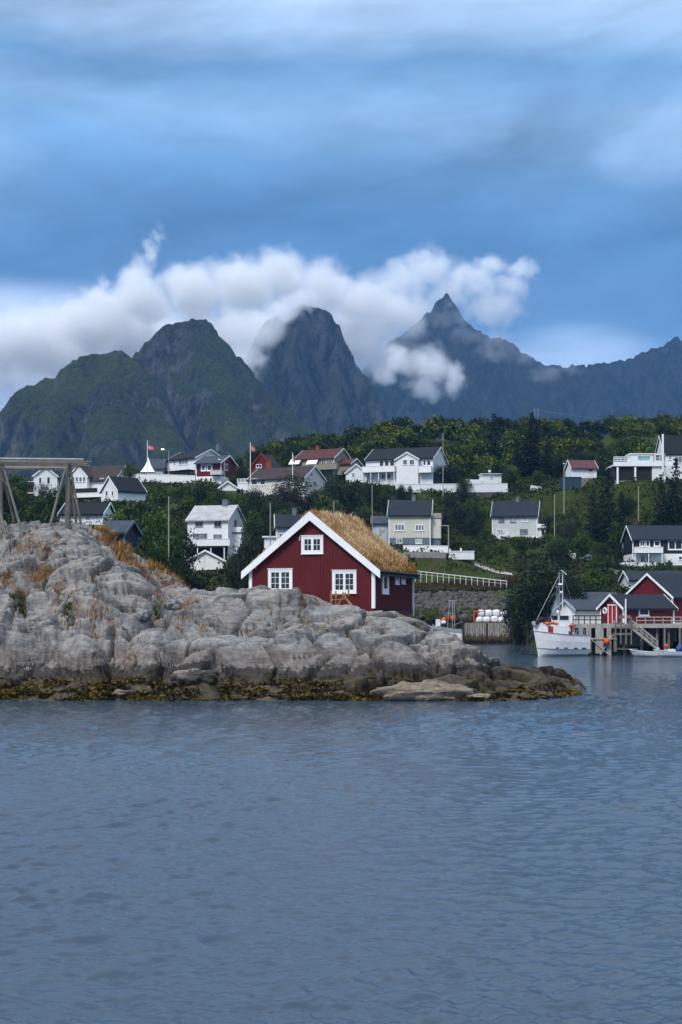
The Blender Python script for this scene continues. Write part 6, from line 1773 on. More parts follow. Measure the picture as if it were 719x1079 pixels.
# guard rail along the road on the bank
def guard_rail():
    a = P(432, 607, 240); b = P(534, 618.5, 232); o = empty('guard_rail', a, 0, 'long white guard rail along the road above the stone embankment', 'guard rail')
    n = 17
    for k in range(n + 1):
        p = a.lerp(b, k / n) - a
        z = 0
        MB().box(p.x - 0.035, p.y - 0.05, -0.9, p.x + 0.035, p.y + 0.05, 0.95).build('post', 'white_trim', o)
        o.children[-1].location.z = p.z
    d = b - a
    MB().bar((0, 0, 0.98), d + Vector((0, 0, 0.98)), 0.07, 0.10).build('rail', 'white_trim', o)
    MB().bar((0, 0, 0.5), d + Vector((0, 0, 0.5)), 0.03, 0.03).build('rail', 'white_trim', o)
guard_rail()
# the road itself
def road():
    a = P(425, 608.5, 243.5); b = P(545, 619, 236.5); pts = [a + (b - a) * t for t in np.linspace(-0.3, 1.25, 14)]
    m = MB()
    vs = []
    for p in pts: vs += [(p.x, p.y - 1.8, p.z - 0.05), (p.x, p.y + 2.2, p.z - 0.02), (p.x, p.y + 2.2, p.z - 1.2), (p.x, p.y - 1.8, p.z - 1.2)]
    fs = []
    for k in range(len(pts) - 1):
        q = 4 * k
        fs += [(q, q + 4, q + 5, q + 1), (q + 3, q + 7, q + 4, q)]
    m.add(vs, fs); r = m.build('road', 'asphalt'); tag(r, 'narrow harbour road behind the guard rail', kind='structure')
road()
# gravel track slanting across the grass
m = MB(); vs = []
tp = [(500, 601, 247), (512, 603, 246), (524, 607, 244), (540, 612, 241)]
for px, py, Y in tp:
    x = (px - CX) * Y / F
    for s in (-1.0, 1.0): vs.append((x, Y + s, lzf(x, Y + s) + 0.12))
m.add(vs, [(2 * k, 2 * k + 2, 2 * k + 3, 2 * k + 1) for k in range(3)]); r = m.build('path', 'wood_pale'); tag(r, 'pale gravel track across the grass bank', kind='structure')

# rubble embankment
def rubble():
    rng = np.random.RandomState(8)
    bm = bmesh.new(); bmesh.ops.create_icosphere(bm, subdivisions=2, radius=1)
    bv = np.array([v.co[:] for v in bm.verts]); bf = np.array([[v.index for v in f.verts] for f in bm.faces]); bm.free()
    V = []; Fa = []; off = 0; n = 0
    while n < 1100:
        px = rng.uniform(425, 556); t = rng.rand()
        Y = 219 + 14.5 * t + rng.normal(0, 0.3)
        x = (px - CX) * Y / F
        zb = P(px, 652, 219).z; zt = P(px, 623, 233.5).z
        z = zb + (zt - zb) * t ** 0.9 + rng.normal(0, 0.15)
        s = rng.uniform(0.22, 0.62) * (1.1 - 0.4 * t)
        sc = s * rng.uniform(0.6, 1.3, 3)
        k = 1 + 0.35 * gnoise(bv[:, 0] * 1.3 + n, bv[:, 1] * 1.3 + bv[:, 2] * 1.7, n)
        q = np.sign(bv) * np.abs(bv) ** 0.7
        V.append(q * k[:, None] * sc + np.array([x, Y, z])); Fa.append(bf + off); off += len(bv); n += 1
    me = fast_mesh('embankment_rubble', np.concatenate(V), np.concatenate(Fa), 'rubble_stone')
    tag(link('embankment_rubble', me), 'bank of dark broken stone under the road', kind='stuff')
    # bank body behind the stones
    m = MB(); vs = []
    for px in range(410, 570, 10):
        a = P(px, 652, 219); b = P(px, 623, 233.5)
        vs += [(a.x, a.y + 0.2, -3), (a.x, a.y + 0.2, a.z - 0.3), (b.x, b.y, b.z - 0.25), (b.x, b.y + 5, b.z - 0.4)]
    nn = len(vs) // 4
    m.add(vs, [(4 * k + j, 4 * k + 4 + j, 4 * k + 5 + j, 4 * k + 1 + j) for k in range(nn - 1) for j in range(3)])
    r = m.build('embankment', 'rubble_stone'); tag(r, 'sloping bank under the road', kind='structure')
    # brown grass on top and green at the foot
    N_ = 26000
    px = rng.uniform(428, 552, N_); t = rng.rand(N_)
    top = rng.rand(N_) < 0.62
    Y = np.where(top, 232 + 6 * t, 217.5 + 4.5 * t)
    x = (px - CX) * Y / F
    zb = HC - (652 - HY) * 219 / F; zt = HC - (623 - HY) * 233.5 / F
    z = np.where(top, np.maximum(zt - 0.1, lz(x, Y)), zb - 0.2 + 1.6 * t)
    ok = top | ((gnoise(px / 9, t, 3) > 0.0))
    tint = np.where(top, 0.45 + 0.4 * gnoise(px / 7, Y / 2, 4), 0.3) + rng.normal(0, 0.1, N_)
    ro = np.stack([x, Y, z], 1)
    mt = top & ok
    blades('bank_grass', ro[mt], rng.uniform(0.25, 0.7, mt.sum()), np.full(mt.sum(), 0.14), 0.4, 'bank_straw', np.clip(tint[mt] * 0.8, 0, 1), 'brown grass along the top of the embankment', seed=21)
    mt = (~top) & ok
    blades('bank_grass', ro[mt], rng.uniform(0.25, 0.6, mt.sum()), np.full(mt.sum(), 0.14), 0.5, 'green_blade', rng.uniform(0, 1, mt.sum()), 'green weeds at the foot of the embankment', seed=22)
rubble()


def pole(px, pt, pb, Y, label, r=0.11, mat='pole', lamp=False, cat='pole', name='utility_pole', arm=None):
    x = (px - CX) * Y / F
    b = P(px, pb, Y); ht = (pb - pt) * Y / F
    o = empty(name, b, 0, label, cat)
    MB().tube((0, 0, -2.5), (0, 0, ht), r, r * 0.75, 8).build('pole', mat, o)
    if lamp is not False:
        MB().bar((0, 0, ht - 0.1), (0.9 * lamp, -0.3, ht + 0.05), 0.07).build('arm', 'metal', o)
        h_ = MB().blob((1.1 * lamp, -0.35, ht + 0.04), (0.36, 0.18, 0.10), 5, 0, 2).build('lamp_head', 'bag_white', o)
    return o


pole(178, 523, 600, 170, 'slim pale pole standing among the trees left of the tall white house', 0.08)
pole(285, 530, 585, 200, 'grey pole left of the small white house behind the turf-roofed cabin', 0.09)
pole(352, 528, 545, 240, 'short grey pole showing just above the ridge of the turf roof', 0.09)
pole(392.3, 511, 580, 235, 'tall white flagpole without flag beside the pale blue garage', 0.075, 'pole', name='flagpole')
pole(467, 456, 514, 300, 'white flagpole without flag at the right gable of the long white house', 0.085, 'pole', name='flagpole')
pole(584.5, 521, 572, 262, 'tall bare pole right of the pale grey house', 0.08, 'pole')
pole(673, 512, 536, 280, 'short pole below the open carport of the flat-roofed house', 0.09)
o = pole(594.5, 489, 528, 288, 'street lamp on a wooden pole beside the dark container', 0.10, 'pole', lamp=0.0, cat='street lamp', name='street_lamp')
pole(469, 626, 652, 217, 'thin post on the quay in front of the stone embankment', 0.04) if False else None
# street lamp that is lit, left crest
o = empty('street_lamp', P(178, 503, 304), 0, 'lit street lamp glowing above the left crest beside the black-roofed white house', 'street lamp')
zt = (503 - 473.5) * 304 / F
MB().tube((0, 0, -1.5), (0, 0, zt - 0.3), 0.10, 0.07, 8).build('pole', 'metal', o)
MB().bar((0, 0, zt - 0.35), (-1.1, -0.4, zt), 0.07).build('arm', 'metal', o)
MB().blob((-1.25, -0.45, zt + 0.08), (0.40, 0.22, 0.10), 4, 0, 2).build('lamp_head', 'bag_white', o)
MB().blob((-1.25, -0.50, zt - 0.02), (0.30, 0.16, 0.13), 4, 0, 2).build('bulb', 'lamp_on', o)
o = empty('street_lamp', P(237, 508, 296), 0, 'small unlit street lamp in front of the red and white house', 'street lamp')
zt = (508 - 485) * 296 / F
MB().tube((0, 0, -1.5), (0, 0, zt), 0.07, 0.05, 8).build('pole', 'metal', o); MB().bar((0, 0, zt - 0.02), (-0.9, -0.3, zt + 0.08), 0.06).build('arm', 'metal', o); MB().blob((-1.1, -0.36, zt + 0.08), (0.36, 0.18, 0.12), 4, 0, 2).build('lamp_head', 'white_trim', o)


def flag(px, pt, pb, Y, w_, h_, label, plabel, fy0, dirn=1):
    o = pole(px, pt, pb, Y, plabel, 0.09, 'white_trim', name='flagpole', cat='flagpole')
    # flag: red field with a white-edged dark blue cross, rippling
    nx, nz = 44, 32
    u = np.linspace(0, 1, nx); v = np.linspace(0, 1, nz)
    U, V_ = np.meshgrid(u, v)
    X = 0.11 + dirn * U * w_; Z = (V_ - 0.5) * h_ - 0.30 * h_ * U ** 1.5 + 0.04 * np.sin(U * 9); Yy = 0.16 * U * np.sin(U * 8 + V_ * 1.5)
    me = fast_mesh('flag', np.stack([X, Yy, Z], -1).reshape(-1, 3), grid_faces(nx, nz), 'flag_red', smooth=True)
    me.materials.append(MATS['white_trim']); me.materials.append(MATS['flag_blue'])
    idx = []
    for j in range(nz - 1):
        for i in range(nx - 1):
            a = (i + 0.5) / (nx - 1) * 22; b = (j + 0.5) / (nz - 1) * 16
            if 7 <= a <= 9 or 7 <= b <= 9: idx.append(2)
            elif 6 <= a <= 10 or 6 <= b <= 10: idx.append(1)
            else: idx.append(0)
    me.polygons.foreach_set('material_index', idx)
    f = link('flag', me); f.location = P(px, fy0, Y); tag(f, label, 'flag')
    so_ = f.modifiers.new('thick', 'SOLIDIFY'); so_.thickness = 0.02


flag(155.5, 464, 500, 305, 1.25, 0.95, 'red flag with a blue and white cross flying above the pointed white tent', 'white flagpole rising beside the pointed white tent', 471.5)
flag(264, 466, 505, 284, 0.85, 1.0, 'red flag with blue and white cross before the dark red gabled house', 'white flagpole in front of the dark red gabled house', 472.5)
flag(308.5, 477, 508, 280, 0.35, 1.25, 'narrow red, white and blue pennant hanging over the brown roof', 'white pole with a pennant over the brown roof', 483)

# radio masts and wire on the ridge
for px, lb in ((563.5, 'left one of the two thin steel masts on the wooded ridge'), (567, 'right one of the two thin steel masts on the wooded ridge')):
    Y = 445; b = P(px, 452, Y); top = (452 - 430.5) * Y / F
    o = empty('mast', b, 0, lb, 'mast')
    MB().tube((0, 0, -3), (0, 0, top), 0.11, 0.09, 6).build('pole', 'metal', o)
    MB().bar((-0.5, 0, top - 0.5), (0.5, 0, top - 0.5), 0.09).bar((-0.4, 0, top - 1.6), (0.4, 0, top - 1.6), 0.08).build('cross_arm', 'metal', o)
w_ = MB(); a = P(567, 432, 445); b = P(745, 443, 470); pr = a
for k in range(1, 15):
    t = k / 14; p = a.lerp(b, t) - Vector((0, 0, 1.6 * 4 * t * (1 - t))); w_.tube(pr, p, 0.028, n=4); pr = p
tag(w_.build('power_line', 'metal'), 'thin power line sagging from the masts to the right edge', 'cable')


# ------------------------------------------------------------------ car
def car():
    o = empty('parked_car', P(625, 592, 252), R(12), 'small dark blue car parked among bushes above the boathouses', 'car')
    b = MB(); L_ = 4.1; w2 = 0.85
    prof = [(-2.05, 0.3), (-2.05, 0.75), (-1.3, 0.88), (-0.7, 1.38), (0.8, 1.42), (1.6, 0.95), (2.05, 0.85), (2.05, 0.3)]
    b.prism(prof, -w2, w2); b.build('body', 'car_paint', o)
    g = MB(); g.prism([(-1.15, 0.9), (-0.66, 1.31), (0.75, 1.35), (1.35, 0.95)], -w2 - 0.01, -w2 + 0.02); g.build('window', 'glass_pale', o)
    g = MB(); g.add([(-2.0 + 0.72, -0.7, 0.93), (-2.0 + 0.72, 0.7, 0.93), (-0.72, 0.62, 1.37), (-0.72, -0.62, 1.37)], [(0, 1, 2, 3)]); g.build('windscreen', 'glass_pale', o)
    for sx in (-1.3, 1.3):
        for sy in (-w2 - 0.02, w2 - 0.16):
            w = MB().tube((sx, sy, 0.32), (sx, sy + 0.18, 0.32), 0.32, n=16).build('wheel', 'tyre', o)
            MB().tube((sx, sy - 0.01, 0.32), (sx, sy + 0.01, 0.32), 0.18, n=12).build('rim', 'metal', w)
    for sy in (-0.6, 0.6): MB().box(-2.07, sy - 0.15, 0.6, -2.04, sy + 0.15, 0.74).build('headlight', 'bag_white', o)
car()


# ------------------------------------------------------------------ pier
PZ = 3.45
def pier():
    X0, X1 = P(604, 655, 158).x, P(790, 655, 158).x
    o = empty('pier', (X0, 158, 0), 0, 'tall grey timber pier on piles carrying the boathouses', 'pier')
    W_ = X1 - X0
    d = MB(); y = 0
    while y < 24: d.box(-0.1, y, PZ - 0.12, W_, y + 0.19, PZ - 0.0); y += 0.205
    d.build('deck', 'wood_pale', o)
    MB().box(-0.1, -0.12, PZ - 0.42, W_, -0.005, PZ + 0.02).build('edge_beam', 'wood_pale', o)
    MB().box(-0.1, 0.3, PZ - 0.45, W_, 0.6, PZ - 0.125).box(-0.1, 6, PZ - 0.45, W_, 6.3, PZ - 0.125).box(-0.1, 12, PZ - 0.45, W_, 12.3, PZ - 0.125).build('deck_beam', 'wood_dark', o)
    rng = random.Random(5)
    s = 158 / F
    for r_ in range(5):
        x = 0.15
        while x < W_:
            xx = x + rng.uniform(-0.15, 0.15)
            MB().tube((xx, 0.45 + r_ * 3.2, -2), (xx, 0.45 + r_ * 3.2, PZ - 0.13), 0.16, 0.14, 8).build('pile', 'wood_grey' if r_ == 0 else 'wood_dark', o)
            x += rng.uniform(1.35, 2.0)
    # paler planks hanging on the front: fender boards
    for px, w, z0 in ((612, 0.5, 0.6), (620, 0.55, 0.3), (631.5, 0.9, 0.2), (641.5, 0.5, 0.0), (648, 0.35, 0.4), (700, 0.2, 0.2), (716, 0.2, 0.2)):
        x = (px - 604) * s
        MB().box(x - w / 2, -0.24, z0, x + w / 2, -0.125, PZ - 0.43).build('fender_board', 'wood_grey' if w < 0.45 else 'wood_pale', o)
    def LL(px, py, y=-0.3): return ((px - 604) * s, y, HC - (py - HY) * (158 + y) / F)
    for a, b in (((621, 672), (641, 690)), ((646, 668), (632, 690)), ((604, 662), (612, 688)), ((618, 672), (613, 690))): MB().bar(LL(*a), LL(*b, -0.36), 0.10).build('brace', 'wood_pale', o)
    MB().bar(LL(604, 673), LL(650, 673), 0.11, 0.16).build('walkway_beam', 'wood_pale', o)
    MB().bar(LL(648, 683.5, 0.0), LL(672, 684, 0.0), 0.2, 0.2).build('walkway_beam', 'wood_grey', o)
    # railings on the deck edge
    def rail(p0, p1, ht, n, mat, nm, y=-0.03):
        q = MB(); a = (p0 - 604) * s; b = (p1 - 604) * s
        for k in range(n + 1):
            x = a + (b - a) * k / n; q.box(x - 0.05, y - 0.05, PZ + 0.003, x + 0.05, y + 0.05, PZ + ht)
        for z in (ht - 0.02, ht * 0.5): q.box(a, y - 0.08, PZ + z - 0.05, b, y - 0.052, PZ + z + 0.06)
        q.build(nm, mat, o)
    rail(604, 634, 0.95, 5, 'wood_dark', 'railing'); rail(671, 745, 0.8, 8, 'wood_pale', 'railing')
    # landing with white-grey posts, ladder and stair to the boats
    q = MB()
    for px in (646.5, 652, 657.5, 663): q.bar(LL(px, 679, -1.2), LL(px, 650, -1.2), 0.13)
    for py in (657, 661, 668): q.bar(LL(645, py, -1.2), LL(664, py, -1.2), 0.08, 0.2)
    q.bar(LL(650, 650, -1.2), LL(662, 650, -1.2), 0.08, 0.35)
    q.box((645 - 604) * s, -1.2, PZ - 0.5, (665 - 604) * s, -0.13, PZ - 0.38)
    q.build('landing', 'wood_grey', o)
    g = MB()
    A = Vector(LL(664, 662, -1.1)); B = Vector(LL(690, 684, -1.6))
    for oy in (0, 0.75):
        g.bar(A + Vector((0, oy, 0)), B + Vector((0, oy, 0)), 0.09, 0.26)
        g.bar(A + Vector((0, oy, 0.9)), B + Vector((0, oy, 0.9)), 0.06, 0.08); g.bar(A + Vector((0, oy, 0.5)), B + Vector((0, oy, 0.5)), 0.04, 0.06)
        for k in range(6):
            p = A.lerp(B, k / 5) + Vector((0, oy, 0)); g.bar(p, p + Vector((0, 0, 0.9)), 0.06)
    for k in range(13):
        p = A.lerp(B, (k + 0.5) / 13); g.box(p.x - 0.14, p.y, p.z - 0.03, p.x + 0.14, p.y + 0.75, p.z + 0.02)
    g.build('stair', 'wood_pale', o)
    MB().tube(LL(657, 658, -1.3), LL(657, 631, -1.3), 0.09, 0.08, 8).build('mooring_post', 'white_trim', o)
    return o, LL
pier_o, LL = pier()

# lifebuoy on the boathouse gable
def torus(r, t, n=20, m=8):
    vs = []; fs = []
    for i in range(n):
        a = 2 * PI * i / n
        for j in range(m):
            b = 2 * PI * j / m; vs.append(((r + t * math.cos(b)) * math.cos(a), t * math.sin(b), (r + t * math.cos(b)) * math.sin(a)))
    for i in range(n):
        for j in range(m): fs.append((i * m + j, ((i + 1) % n) * m + j, ((i + 1) % n) * m + (j + 1) % m, i * m + (j + 1) % m))
    return vs, fs
m = MB(); m.add(*torus(0.30, 0.09)); l = m.build('lifebuoy', 'bag_white', smooth=True); l.location = P(637.5, 643.5, 161.7); l.rotation_euler.z = R(25) - PI / 2; tag(l, 'white lifebuoy hanging on the red boathouse gable left of its door', 'lifebuoy')


def buoy(px, py, Y, r, label, name='buoy', mat='orange'):
    o = empty(name, P(px, py, Y), 0, label, 'buoy')
    MB().blob((0, 0, 0), (r, r, r * 1.12), 2, 0.0, 3).build('float', mat, o, smooth=True)
    MB().tube((0, 0, r * 1.05), (0, 0, r * 1.5), r * 0.22, r * 0.12, 8).build('eye', 'black', o)
buoy(639.5, 676, 157.4, 0.33, 'round orange buoy hanging on the pier piles')
buoy(468, 653.5, 214.5, 0.42, 'orange buoy at the left of the small grey-hulled boat')
buoy(477.5, 651.5, 214.5, 0.46, 'orange buoy at the right, on the rail of the grey-hulled boat')


# ------------------------------------------------------------------ boats
def hull(L_, B_, H_, draft=0.3, sheer=0.35, bowrake=0.8, transom=0.85, n=26):
    """bow towards -x; returns MB with an open hull shell that has thickness, and sections"""
    m = MB(); secs = []
    for i in range(n):
        t = i / (n - 1)
        w = B_ / 2 * (1 - (1 - min(1, t / 0.5)) ** 2.2) if t < 0.5 else B_ / 2 * (1 - (1 - transom) * ((t - 0.5) / 0.5) ** 2)
        w = max(w, 0.03)
        zt = H_ + sheer * (1 - t) ** 2 * 1.6
        x = -L_ / 2 + L_ * t
        sec = []
        for j, (fw, fz) in enumerate([(1.0, 1.0), (0.97, 0.65), (0.88, 0.3), (0.70, 0.05), (0.35, -0.6), (0.0, -1.0)]):
            z = fz * zt if fz > 0 else fz * draft
            xx = x + (bowrake * (1 - max(0, fz)) * (1 - t) ** 2 * 1.0)
            sec.append((xx, w * fw ** (1.0 + 0.8 * (1 - t)), z))
        secs.append(sec)
    def skin(inset, zoff):
        vs = []
        for sec in secs:
            for (x, y, z) in sec: vs.append((x, max(0, y - inset), z + zoff))
            for (x, y, z) in sec[::-1]: vs.append((x, -max(0, y - inset), z + zoff))
        return vs
    a = skin(0, 0); k = 12
    fs = [(i * k + j, i * k + j + 1, (i + 1) * k + j + 1, (i + 1) * k + j) for i in range(n - 1) for j in range(k - 1) if j != 5]
    fs += [tuple((n - 1) * k + j for j in range(k))]
    m.add(a, fs)
    return m, secs


def fishing_boat():
    o = empty('fishing_boat', P(589.5, 690, 155), R(22), 'white fishing boat with orange tarpaulins and tall masts moored at the pier', 'fishing boat')
    s = 155 / F
    L_ = 6.4; B_ = 2.6
    m, secs = hull(L_, B_, 2.15, 0.35, 0.32, 0.55, 0.9)
    # shelter deck: raised forward bulwark, closed on top
    h = m.build('hull', 'hull_white', o, smooth=False)
    d = MB(); vs = []; fs = []
    for i, sec in enumerate(secs):
        x, y, z = sec[0]; vs += [(x, y - 0.02, z - 0.10), (x, -y + 0.02, z - 0.10)]
    d.add(vs, [(2 * i, 2 * i + 1, 2 * i + 3, 2 * i + 2) for i in range(len(secs) - 1)]); d.build('deck', 'wood_grey', h)
    rub = MB()
    for sgn in (1, -1):
        for i in range(len(secs) - 1):
            for fz, th in ((0, 0.05), (2, 0.035)):
                a = secs[i][fz]; b = secs[i + 1][fz]
                rub.bar((a[0], sgn * (a[1] + 0.02), a[2] - 0.02), (b[0], sgn * (b[1] + 0.02), b[2] - 0.02), th * 1.3, th * 1.2)
    rub.build('rubbing_strake', 'metal', h)
    # raised shelter forward
    sh = MB(); vs = []; ns = 15
    for i in range(ns):
        sec = secs[i]; x, y, z = sec[0]
        for (yy, zz) in ((y, z), (y * 0.97, z + 0.95 - 0.12 * (i / ns)), (-y * 0.97, z + 0.95 - 0.12 * (i / ns)), (-y, z)): vs.append((x - 0.02 * 0, yy, zz))
    fs = [(4 * i + j, 4 * i + 4 + j, 4 * i + 5 + j, 4 * i + 1 + j) for i in range(ns - 1) for j in range(3)] + [(4 * (ns - 1), 4 * (ns - 1) + 1, 4 * (ns - 1) + 2, 4 * (ns - 1) + 3), (3, 2, 1, 0)]
    sh.add(vs, fs); sh.build('shelter', 'hull_white', o)
    # aft bulwark step and rail
    rl = MB()
    for sgn in (1, -1):
        for i in range(ns, len(secs) - 1):
            a = secs[i][0]; b = secs[i + 1][0]
            rl.bar((a[0], sgn * a[1], a[2] + 0.55), (b[0], sgn * b[1], b[2] + 0.55), 0.05)
            if i % 2 == 0: rl.bar((a[0], sgn * a[1], a[2]), (a[0], sgn * a[1], a[2] + 0.55), 0.05)
    rl.build('rail', 'metal', o)
    # red hatch in the shelter side, marks on the side
    i = 6; x0, y0, z0 = secs[5][0]; x1, y1, z1 = secs[7][0]
    hd = MB(); hd.add([(x0, -y0 - 0.03, z0 + 0.02), (x1, -y1 - 0.03, z1 + 0.02), (x1, -y1 * 0.97 - 0.03, z1 + 0.68), (x0, -y0 * 0.97 - 0.03, z0 + 0.68), (x0, -y0 + 0.03, z0 + 0.02), (x1, -y1 + 0.03, z1 + 0.02), (x1, -y1 * 0.97 + 0.03, z1 + 0.68), (x0, -y0 * 0.97 + 0.03, z0 + 0.68)],
            [(0, 1, 2, 3), (7, 6, 5, 4), (0, 4, 5, 1), (1, 5, 6, 2), (2, 6, 7, 3), (3, 7, 4, 0)]); hd.build('hatch', 'red_paint', o)
    for i, wd in ((8, 0.3), (12, 0.14), (13, 0.14), (17, 0.42), (21, 0.5)):
        a = secs[i][2]; m2 = MB().box(a[0], -a[1] - 0.10, a[2] + 0.02, a[0] + wd, -a[1] + 0.02, a[2] + 0.13); m2.build('hull_mark', 'black', h)
    # wheelhouse
    wh = MB(); zt = secs[8][0][2] + 0.93
    wh.box(-0.55, -0.75, 1.9, 0.95, 0.75, zt + 0.95); wh.build('wheelhouse', 'hull_white', o)
    wn = MB().box(-0.58, -0.6, zt + 0.5, -0.53, 0.6, zt + 0.95).box(-0.4, -0.78, zt + 0.5, 0.7, -0.73, zt + 0.95); wn.build('wheelhouse_window', 'glass_dark', o)
    # orange tarpaulins and fish boxes, red gear
    for (a, b, c, r, nm) in ((-1.75, -0.5, zt + 0.10, (0.65, 0.5, 0.15), 1), (-1.0, -0.75, zt + 0.10, (0.45, 0.3, 0.14), 2), (1.15, -0.75, zt - 0.15, (0.34, 0.28, 0.17), 3)):
        MB().blob((a, b, c), r, nm, 0.35, 3).build('tarpaulin', 'orange', o)
    MB().blob((0.7, -1.0, 2.35), (0.32, 0.3, 0.25), 9, 0.3, 2).build('winch', 'red_paint', o)
    MB().blob((1.1, -0.9, 2.25), (0.22, 0.22, 0.2), 19, 0.3, 2).build('net_hauler', 'hull_white', o)
    # black rolled net on the bow, white drum end
    bl = MB().tube((-3.35, -0.35, zt + 0.12), (-2.2, -0.3, zt + 0.62), 0.26, 0.22, 14); bl.build('net_roll', 'black', o)
    MB().tube((-3.40, -0.36, zt + 0.1), (-3.36, -0.35, zt + 0.12), 0.28, 0.28, 14).build('drum_end', 'hull_white', o)
    MB().bar((-2.2, -0.3, zt + 0.6), (-0.8, 0, zt + 0.9), 0.14).bar((-2.6, 0.2, zt), (-1.3, 0.1, zt + 0.8), 0.08).build('boom', 'black', o)
    # two masts with ladders of fittings
    H1 = (690 - 600) * s; H2 = (690 - 614) * s
    for k, (mx, ht, r) in enumerate(((0.0, H1 - 0.3, 0.075), (0.42, H1 - 0.2, 0.065), (-0.28, H2, 0.04))):
        q = empty if False else None
        mm = MB().tube((mx, 0.0, 1.5), (mx, 0.0, ht), r, r * 0.7, 8).build('mast', ('metal', 'hull_white', 'metal')[k], o)
    ft = MB()
    for z in np.arange(4.0, H1 - 0.5, 0.42): ft.bar((0.0, 0, z), (0.42, 0, z), 0.04)
    ft.bar((-0.55, 0, H1 - 1.9), (0.5, 0, H1 - 1.9), 0.06); ft.bar((-0.4, 0, H1 - 2.7), (0.2, 0, H1 - 2.7), 0.06); ft.bar((-0.2, 0, H1 - 0.5), (0.45, 0, H1 - 0.4), 0.06)
    ft.build('mast_rung', 'metal', o)
    MB().tube((0.1, -0.1, H1 - 1.7), (0.1, -0.1, H1 - 1.5), 0.28, 0.24, 12).build('radar', 'hull_white', o)
    MB().bar((0.15, -0.2, H1 - 0.1), (0.75, -0.2, H1 - 0.55), 0.2, 0.08).build('radar_bar', 'hull_white', o)
    MB().blob((0.2, 0, H1 - 2.5), 0.15, 1, 0, 2).build('lamp', 'hull_white', o)
    MB().blob((-0.32, -0.2, zt + 1.35), (0.16, 0.16, 0.22), 1, 0, 2).build('antenna_dome', 'hull_white', o)
    wr = MB()
    for a, b in (((0, 0, H1 - 0.6), (-3.0, 0, zt + 0.2)), ((0.42, 0, H1 - 0.4), (2.9, 0, 2.2)), ((0, 0, H1 - 2.7), (-1.6, -0.5, zt + 0.4)), ((-0.9, 0.0, zt + 0.4), (-0.1, 0, zt + 2.6))): wr.tube(a, b, 0.018, n=4)
    wr.build('rigging', 'metal', o)
fishing_boat()


def small_boat(px, Y, L_, rot, label, motor=True, seats=True, H_=0.52, mat='hull_white'):
    o = empty('motor_boat', P(px, 642 + HC * F / Y, Y), R(rot), label, 'boat')
    m, secs = hull(L_, 1.7, H_, 0.15, 0.18, 0.5, 0.85, 18)
    h = m.build('hull', mat, o)
    d = MB(); vs = []
    for sec in secs: x, y, z = sec[1]; vs += [(x, y * 0.9, 0.2), (x, -y * 0.9, 0.2)]
    d.add(vs, [(2 * i, 2 * i + 1, 2 * i + 3, 2 * i + 2) for i in range(len(secs) - 1)]); d.build('floor', 'bluegrey', h)
    g = MB()
    for sgn in (1, -1):
        for i in range(len(secs) - 1):
            a = secs[i][0]; b = secs[i + 1][0]; g.bar((a[0], sgn * a[1], a[2]), (b[0], sgn * b[1], b[2]), 0.09, 0.06)
    g.build('gunwale', 'hull_white', h)
    for x in (-0.6, 0.5): MB().box(x, -0.7, 0.36, x + 0.3, 0.7, 0.42).build('thwart', 'wood_pale', o)
    if motor:
        q = MB().blob((L_ / 2 + 0.12, 0, 0.78), (0.2, 0.15, 0.24), 3, 0.05, 2).box(L_ / 2 + 0.05, -0.07, -0.3, L_ / 2 + 0.2, 0.07, 0.6); q.build('outboard_motor', 'metal', o)
    return o
small_boat(678, 152.5, 2.9, -6, 'small white open motorboat tied at the foot of the pier stair')
b2 = small_boat(708, 152.0, 4.0, 6, 'larger white motorboat with blue and red gear, cut by the right edge', motor=False)
MB().box(-0.6, -0.5, 0.45, 0.25, 0.5, 0.85).build('console', 'hull_white', b2)
MB().blob((0.9, 0, 0.85), (0.45, 0.45, 0.45), 4, 0.2, 3).build('blue_cover', 'blue_paint', b2)
buoy(702, 680.5, 151.6, 0.22, 'small orange buoy lying in the larger motorboat')
MB()
def far_boat():
    Y = 214; s = Y / F
    o = empty('fishing_boat', P(478, 642 + HC * F / Y, Y), R(-14), 'grey and white fishing boat with a steel gantry, moored beside the old quay', 'fishing boat')
    m, secs = hull(6.5, 2.4, 1.5, 0.3, 0.5, 0.6, 0.9, 22); h = m.build('hull', 'hull_white', o)
    g = MB()
    for sgn in (1, -1):
        for i in range(len(secs) - 1):
            a = secs[i][0]; b = secs[i + 1][0]
            g.bar((a[0], sgn * (a[1] + 0.01), a[2] + 0.25), (b[0], sgn * (b[1] + 0.01), b[2] + 0.25), 0.06, 0.55)
    g.build('bulwark', 'metal', h)
    d = MB(); vs = []
    for sec in secs: x, y, z = sec[0]; vs += [(x, y * 0.98, z - 0.05), (x, -y * 0.98, z - 0.05)]
    d.add(vs, [(2 * i, 2 * i + 1, 2 * i + 3, 2 * i + 2) for i in range(len(secs) - 1)]); d.build('deck', 'wood_grey', h)
    w = MB().box(-2.6, -0.6, 1.5, -1.9, 0.5, 3.6); w.build('white_locker', 'hull_white', o)
    gt = MB()
    zt = (677 - 632) * s
    for x in (-1.0, -0.2, 0.2):
        gt.bar((x, 0, 1.6), (x * 0.55, 0, zt), 0.09)
    gt.bar((-0.8, 0, zt), (0.5, 0, zt), 0.12); gt.bar((-0.7, 0, zt * 0.7), (0.3, 0, zt * 0.7), 0.07); gt.bar((-0.2, 0, 2.6), (1.4, -0.2, 3.3), 0.08)
    gt.build('gantry', 'metal', o)
    MB().box(-0.9, -0.5, 1.6, 0.6, 0.5, 2.3).build('engine_box', 'black', o)
    MB().blob((-1.5, -0.3, 3.1), (0.4, 0.3, 0.3), 8, 0.2, 2).build('canvas_cover', 'bag_white', o)
far_boat()


